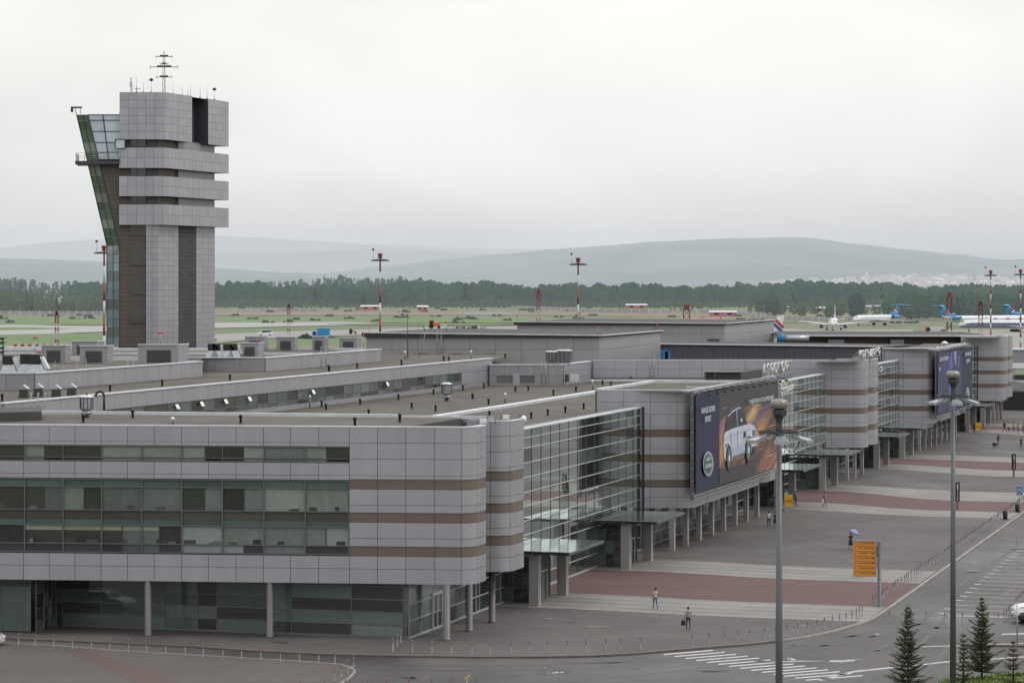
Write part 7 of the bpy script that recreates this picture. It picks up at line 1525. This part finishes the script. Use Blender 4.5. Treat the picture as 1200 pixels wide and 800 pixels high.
    if ttail: airfoil(b,(-L/2+3.8,0,zc+1.2),(-L/2-.9,0,zc+7.3),7.2,4.0,finm or tailm,.09,True); b.tube((-L/2+2.0,0,zc+2.5),(-L/2+8.5,0,zc+2.35),.75,tailm,.9,12)
    else: airfoil(b,(-L/2+5.4,0,zc+1.2),(-L/2+1.6,0,zc+8.0),6.0,2.4,finm or 'jet_white',.09,True)
    b.build('fin', r)
    if finlogo:
        b = MB()
        for k in (-1,1):
            y = k*.36
            for (x0, z0, x1, z1, m_) in finlogo: b.bar((-L/2+x0,y,zc+z0),(-L/2+x1,y,zc+z1),.9,.12,m_,up=(0,1,0))
        b.build('fin_mark', r)
    b = MB(); b.tube((L/2-5,0,zc-fr),(L/2-5,0,.5),.12,'steel'); b.tube((L/2-5,-.35,.4),(L/2-5,.35,.4),.4,'tyre'); b.build('nose_gear', r)
    if writing:
        for (x, m_, dx) in writing:
            for k in (-1,1): b = MB(); b.bar((x-.4,k*fr*1.0,zc-.7),(x+.6,k*fr*.93,zc+.95),.12,1.3,m_,up=(1,0,0)); b.bar((x+.7,k*fr*.93,zc+.95),(x+1.9,k*fr*1.0,zc-.7),.12,1.1,m_,up=(1,0,0)); b.build('livery_mark', r)
    r.location = loc; r.rotation_euler = (0,0,rz); return r
def ap(u, v, z=0): p = G(u, v, z); return (p.x, p.y, .06)
mk = [(1.2,3.0,3.4,5.2,'jet_red'),(2.2,2.6,4.2,4.4,'jet_white')]
jet('white twin engined jet taxiing nose on towards the camera', ap(977,386.9), math.radians(-90+ -9), L=36, fr=1.98, span=34, ttail=False, eng='wing', tailm='jet_white', finm='jet_white')
jet('white jet with a bright blue T shaped tail and red flash, facing left', ap(1027,381), math.radians(-90-38), L=47, tailm='jet_blue', stripe='jet_red', finlogo=mk, stripe_z=-.3)
jet('parked jet with blue and red tail at left end, its nose away to the right', ap(1146,382.0), math.radians(28), L=47, tailm='jet_blue', stripe='jet_red', finlogo=mk, stripe_z=-.3)
jet('white jet with big blue and red letters on its fuselage, half hidden', ap(1207,383.0), math.radians(196), L=54, fr=2.3, tailm='jet_blue', stripe=None, writing=[(20,'jet_blue',0),(13,'jet_red',0),(6,'jet_red',0),(-2,'jet_blue',0),(-8,'jet_red',0)], finlogo=mk)
jet('farther parked jet whose wide T tail rises over the lettered jet at right edge', ap(1226,380.5), math.radians(18), L=47, tailm='jet_blue', stripe='jet_blue', finlogo=mk, stripe_z=-.3)
jet('nearest parked jet, grey belly and dark blue stripe, nose pointing left', ap(1182,388.6), math.radians(184), L=48, belly='jet_grey', stripe='jet_navy', tailm='jet_grey', stripe_z=-.1)
jet('jet hidden behind the halls with only its striped tail fin showing', (A(866,0,985).x, 985, .06), math.radians(198), L=36, fr=1.98, span=34, ttail=False, eng='wing', finm='jet_white', finlogo=[(1.2,2.2,5.2,5.6,'jet_navy'),(.9,3.8,4.2,6.8,'jet_red')])

# ================================================================ far small buildings, fences, roadside
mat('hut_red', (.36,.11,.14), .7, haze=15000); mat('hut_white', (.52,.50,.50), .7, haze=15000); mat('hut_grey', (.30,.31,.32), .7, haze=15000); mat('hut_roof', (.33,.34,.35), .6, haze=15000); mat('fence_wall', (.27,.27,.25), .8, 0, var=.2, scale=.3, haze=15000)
def hut(u0, u1, vt, vb, wall, roofm, lab, d=8, name='airfield_hut'):
    p, q = G(u0, vb), G(u1, vb); Y = p.y; w_ = q.x-p.x; h_ = (vb-vt)*Y/F; r = thing(name, ((p.x+q.x)/2,Y,0), lab, 'building', 'small buildings around the airfield'); c = ((p.x+q.x)/2, Y+d/2, 0)
    b = MB(); b.box(c,(w_,d,h_*.72),wall); b.build('wall', r); b = MB(); x0, x1, z0, z1 = p.x-.5, q.x+.5, h_*.72, h_
    b.hexa([(x0,Y-.5,z0),(x1,Y-.5,z0),(x1,Y+d+.5,z0),(x0,Y+d+.5,z0)],[(x0,Y+d*.5-.2,z1),(x1,Y+d*.5-.2,z1),(x1,Y+d*.5+.2,z1),(x0,Y+d*.5+.2,z1)],roofm); b.build('roof', r)
    n_ = max(2,int(w_/7)); 
    for i in range(min(n_,8)): x = p.x+w_*(i+.5)/min(n_,8); b = MB(); b.box((x,Y-.05,h_*.3),(w_/n_*.35,.1,h_*.25),'car_glass'); b.build('window', r)
hut(423,445,357.5,363.3,'hut_red','hut_white','long pink and white hut left of the striped central mast at the forest foot'); hut(489,501,357.8,364,'hut_red','hut_white','small pink hut with a turret right of the long pink one')
hut(734,758,356,361.4,'hut_red','hut_white','red and white hut in the middle of far field'); hut(832,863,364,370.5,'hut_red','hut_white','white hut with red base near the right end of far fence'); hut(800,848,372.6,377.4,'hut_red','hut_red','long low plum coloured shed roof just behind the far hall')
hut(455,468,349.5,354.5,'hut_white','hut_white','white shed roof left of three at the forest edge'); hut(470,480,350,354.5,'hut_grey','hut_white','grey white shed middle of three at the forest edge'); hut(497,512,349,354.6,'hut_white','hut_white','bright white shed right of three at the forest edge')
hut(33,43,352.2,356,'hut_white','hut_white','small white building among the trees at far left'); hut(20,27,359,362.4,'hut_white','hut_white','tiny white building lower among the trees at far left'); hut(955,975,359.5,365.5,'hut_red','hut_white','pinkish shed above the taxiing jet'); hut(1010,1046,357.6,363.2,'hut_grey','hut_roof','long pale grey shed behind the blue tailed jet'); hut(920,945,358.5,364,'hut_grey','hut_roof','pale shed roof left of the pinkish shed')
def fence(pts, lab, h_, step, name='perimeter_fence', m_='fence_wall'):
    P = [G(u, v) for u, v in pts]; r = thing(name, P[0], lab, 'fence', 'long pale fences round the airfield'); b = MB(); c = MB()
    for p, q in zip(P, P[1:]):
        L = (q-p).length; n_ = max(1,int(L/step)); d = (q-p)/n_
        for i in range(n_):
            a = p+d*i; b.bar(a+d*.06+Vector((0,0,h_*.5)), a+d*.94+Vector((0,0,h_*.5)), .25, h_*.92, m_); b.box(a,(.6,.6,h_*1.08),'hut_white')
    b.build('panel_row', r)
fence([(-60,368.3),(0,368.4),(70,368.8),(128,369.4)], 'pale concrete panel fence at the left below the wood', 2.6, 7); fence([(275,365.4),(330,364.8),(372,365.2)], 'short pale fence right of the control tower', 2.4, 7)
fence([(600,361.8),(700,366.2),(760,367),(830,366.6),(905,371.4)], 'long pale fence crossing the middle of far field', 2.6, 8); fence([(545,368.6),(600,369)], 'short white fence piece left of the lattice tower', 1.8, 6, m_='hut_white'); fence([(880,373.4),(960,376),(1060,377)], 'grey fence behind the taxiing jet', 2.4, 7)
# red and white barrier boards on the left taxiway
r = thing('barrier_row', G(17,405.5), 'row of red and white barrier boards across the left taxiway', 'barrier')
for i in range(14):
    u = 16+i*4.2; p, q = G(u,406.2+.0*i), G(u+4,406.2); b = MB(); b.bar(p+Vector((0,0,.55)),q+Vector((0,0,.55)),.4,.8,'red' if i % 2 == 0 else 'offwhite'); b.build('barrier_board', r)
# link building and underpass at the far right
r = thing('link_building', A(1215,440,560)*1, 'low grey link building over a dark underpass at far right edge', 'building'); Y = 560; b = MB(); p, q = A(1186,0,Y), A(1320,0,Y)
b.hexa([(p.x,Y,7.2),(q.x,Y,7.2),(q.x,Y+20,7.2),(p.x,Y+20,7.2)],[(p.x,Y,11.2),(q.x,Y,11.2),(q.x,Y+20,11.2),(p.x,Y+20,11.2)],'panel_dim'); b.build('wall', r); b = MB(); b.bar((p.x,Y-.2,11.25),(q.x,Y-.2,11.25),.4,.15,'white_trim'); b.build('parapet_coping', r)
b = MB(); b.hexa([(p.x-8,Y-20,0),(q.x,Y-20,0),(q.x,Y+2,0),(p.x-8,Y+2,0)],[(p.x-8,Y-20,3.6),(q.x,Y-20,3.6),(q.x,Y+2,3.6),(p.x-8,Y+2,3.6)],'black'); b.build('underpass_shade', r); b = MB(); b.hexa([(p.x-1,Y-22,3.62),(q.x,Y-22,3.62),(q.x,Y+2,3.62),(p.x-1,Y+2,3.62)],[(p.x-1,Y-22,5.2),(q.x,Y-22,5.2),(q.x,Y+2,5.2),(p.x-1,Y+2,5.2)],'panel_dim'); b.build('deck', r)  # solid black block stands in for the shade of the open underpass
b = MB(); b.hexa([(p.x,Y-1,5.2),(q.x,Y-1,5.2),(q.x,Y,5.2),(p.x,Y,5.2)],[(p.x,Y-1,6.2),(q.x,Y-1,6.2),(q.x,Y,6.2),(p.x,Y,6.2)],'dark'); b.build('window_band', r)
p = A(1199,430,548); r = thing('awning', p, 'white flat awning box right of the last grey wing', 'awning'); b = MB(); b.box((p.x,548,7.9),(4.4,1.6,.95),'white'); b.build('fascia', r); b = MB()
for dx in (-1.8,1.8): b.box((p.x+dx,548,5.2),(.15,.15,2.7),'steel')
b.build('post', r)

# ================================================================ young spruces by the lawn
mat('needle', (.050,.064,.030), .8, 0, c2=(.085,.088,.042), scale=3, spec=.2); mat('needle_dry', (.080,.066,.040), .85, 0, c2=(.11,.088,.056), scale=3, spec=.2); mat('needle_tip', (.10,.12,.06), .8, spec=.2)
def spruce(loc, h, wd, lab, seed, m1='needle', m2='needle_dry', dens=1.0):
    rr = random.Random(seed); r = thing('spruce', loc, lab, 'spruce tree', 'young spruces beside the lawn'); L_ = Vector(loc); b = MB(); b.tube(L_,L_+Vector((0,0,h*.97)),.075,'bark',.012,8); b.build('trunk', r)
    b = MB(); nl = int(19*dens*h/4.5)
    for i in range(nl):
        k = (i+rr.random()*.6)/nl; z = h*(.07+.90*k); rad = wd*(1-k)**.85*rr.uniform(.8,1.1)+.06; nb = 7 if k < .8 else 5
        for j in range(nb):
            a = 6.283*(j+rr.random()*.8)/nb; ln = rad*rr.uniform(.45,1.25); d = Vector((math.cos(a),math.sin(a),0)); side = Vector((-d.y,d.x,0)); P0 = L_+Vector((0,0,z)); pr = P0
            rise = rr.uniform(.0,.38)+.5*k
            b.bar(P0, P0+d*ln+Vector((0,0,ln*rise)), .014, .014, 'bark')
            ns = max(5,int(ln*15*dens))
            for q_ in range(ns):
                f = (q_+.6)/ns; c = P0+d*ln*f+Vector((0,0,ln*rise*f-.06*math.sin(f*3.1)*ln)); tl = .085+.20*(1-f)*min(1,ln)
                for sg in (-1,1):
                    tip = c+side*sg*tl*rr.uniform(.6,1.2)+d*tl*.75+Vector((0,0,rr.uniform(-.09,.04))); n_ = Vector((0,0,1)); wv = (tip-c).cross(n_).normalized()*.021
                    m_ = m1 if rr.random() < .68 else m2
                    b.poly([c-wv, c+wv, tip+wv*.4, tip-wv*.4], m_); v2 = Vector((0,0,.024)); b.poly([c-v2, c+v2, tip+v2*.3, tip-v2*.3], m_)
                if rr.random() < .6: tip = c+Vector((rr.uniform(-.04,.04),rr.uniform(-.04,.04),rr.uniform(.05,.11))); b.poly([c-side*.014,c+side*.014,tip],m1)
    for j in range(5): a = 1.257*j; c = L_+Vector((0,0,h*.93)); tip = c+Vector((math.cos(a)*.12,math.sin(a)*.12,h*.05)); b.poly([c-Vector((.015,0,0)),c+Vector((.015,0,0)),tip],m1)
    b.poly([L_+Vector((-.02,0,h*.9)),L_+Vector((.02,0,h*.9)),L_+Vector((0,0,h*1.02))],m1)
    b.build('crown', r)
p = G(1064,818,RZ); spruce((p.x,p.y,RZ), (818-706)*p.y/F, 1.42, 'brownish spruce alone between the two floodlight masts', 1, 'needle', 'needle_dry')
p = G(1150.5,795,0); spruce((p.x,p.y,0), (795-697)*p.y/F, 1.36, 'tallest and greenest spruce on the edge of the lawn', 2, 'needle', 'needle_tip', 1.1)
p = G(1129,801,0); spruce((p.x,p.y,0), (801-740)*p.y/F, .72, 'small sparse spruce just right of second floodlight mast', 3, 'needle_dry', 'needle_tip', .85)
p = G(1187.5,803,0); spruce((p.x,p.y,0), (803-749)*p.y/F, .95, 'short sparse spruce at the right end of lawn', 4, 'needle_dry', 'needle_tip', .7)
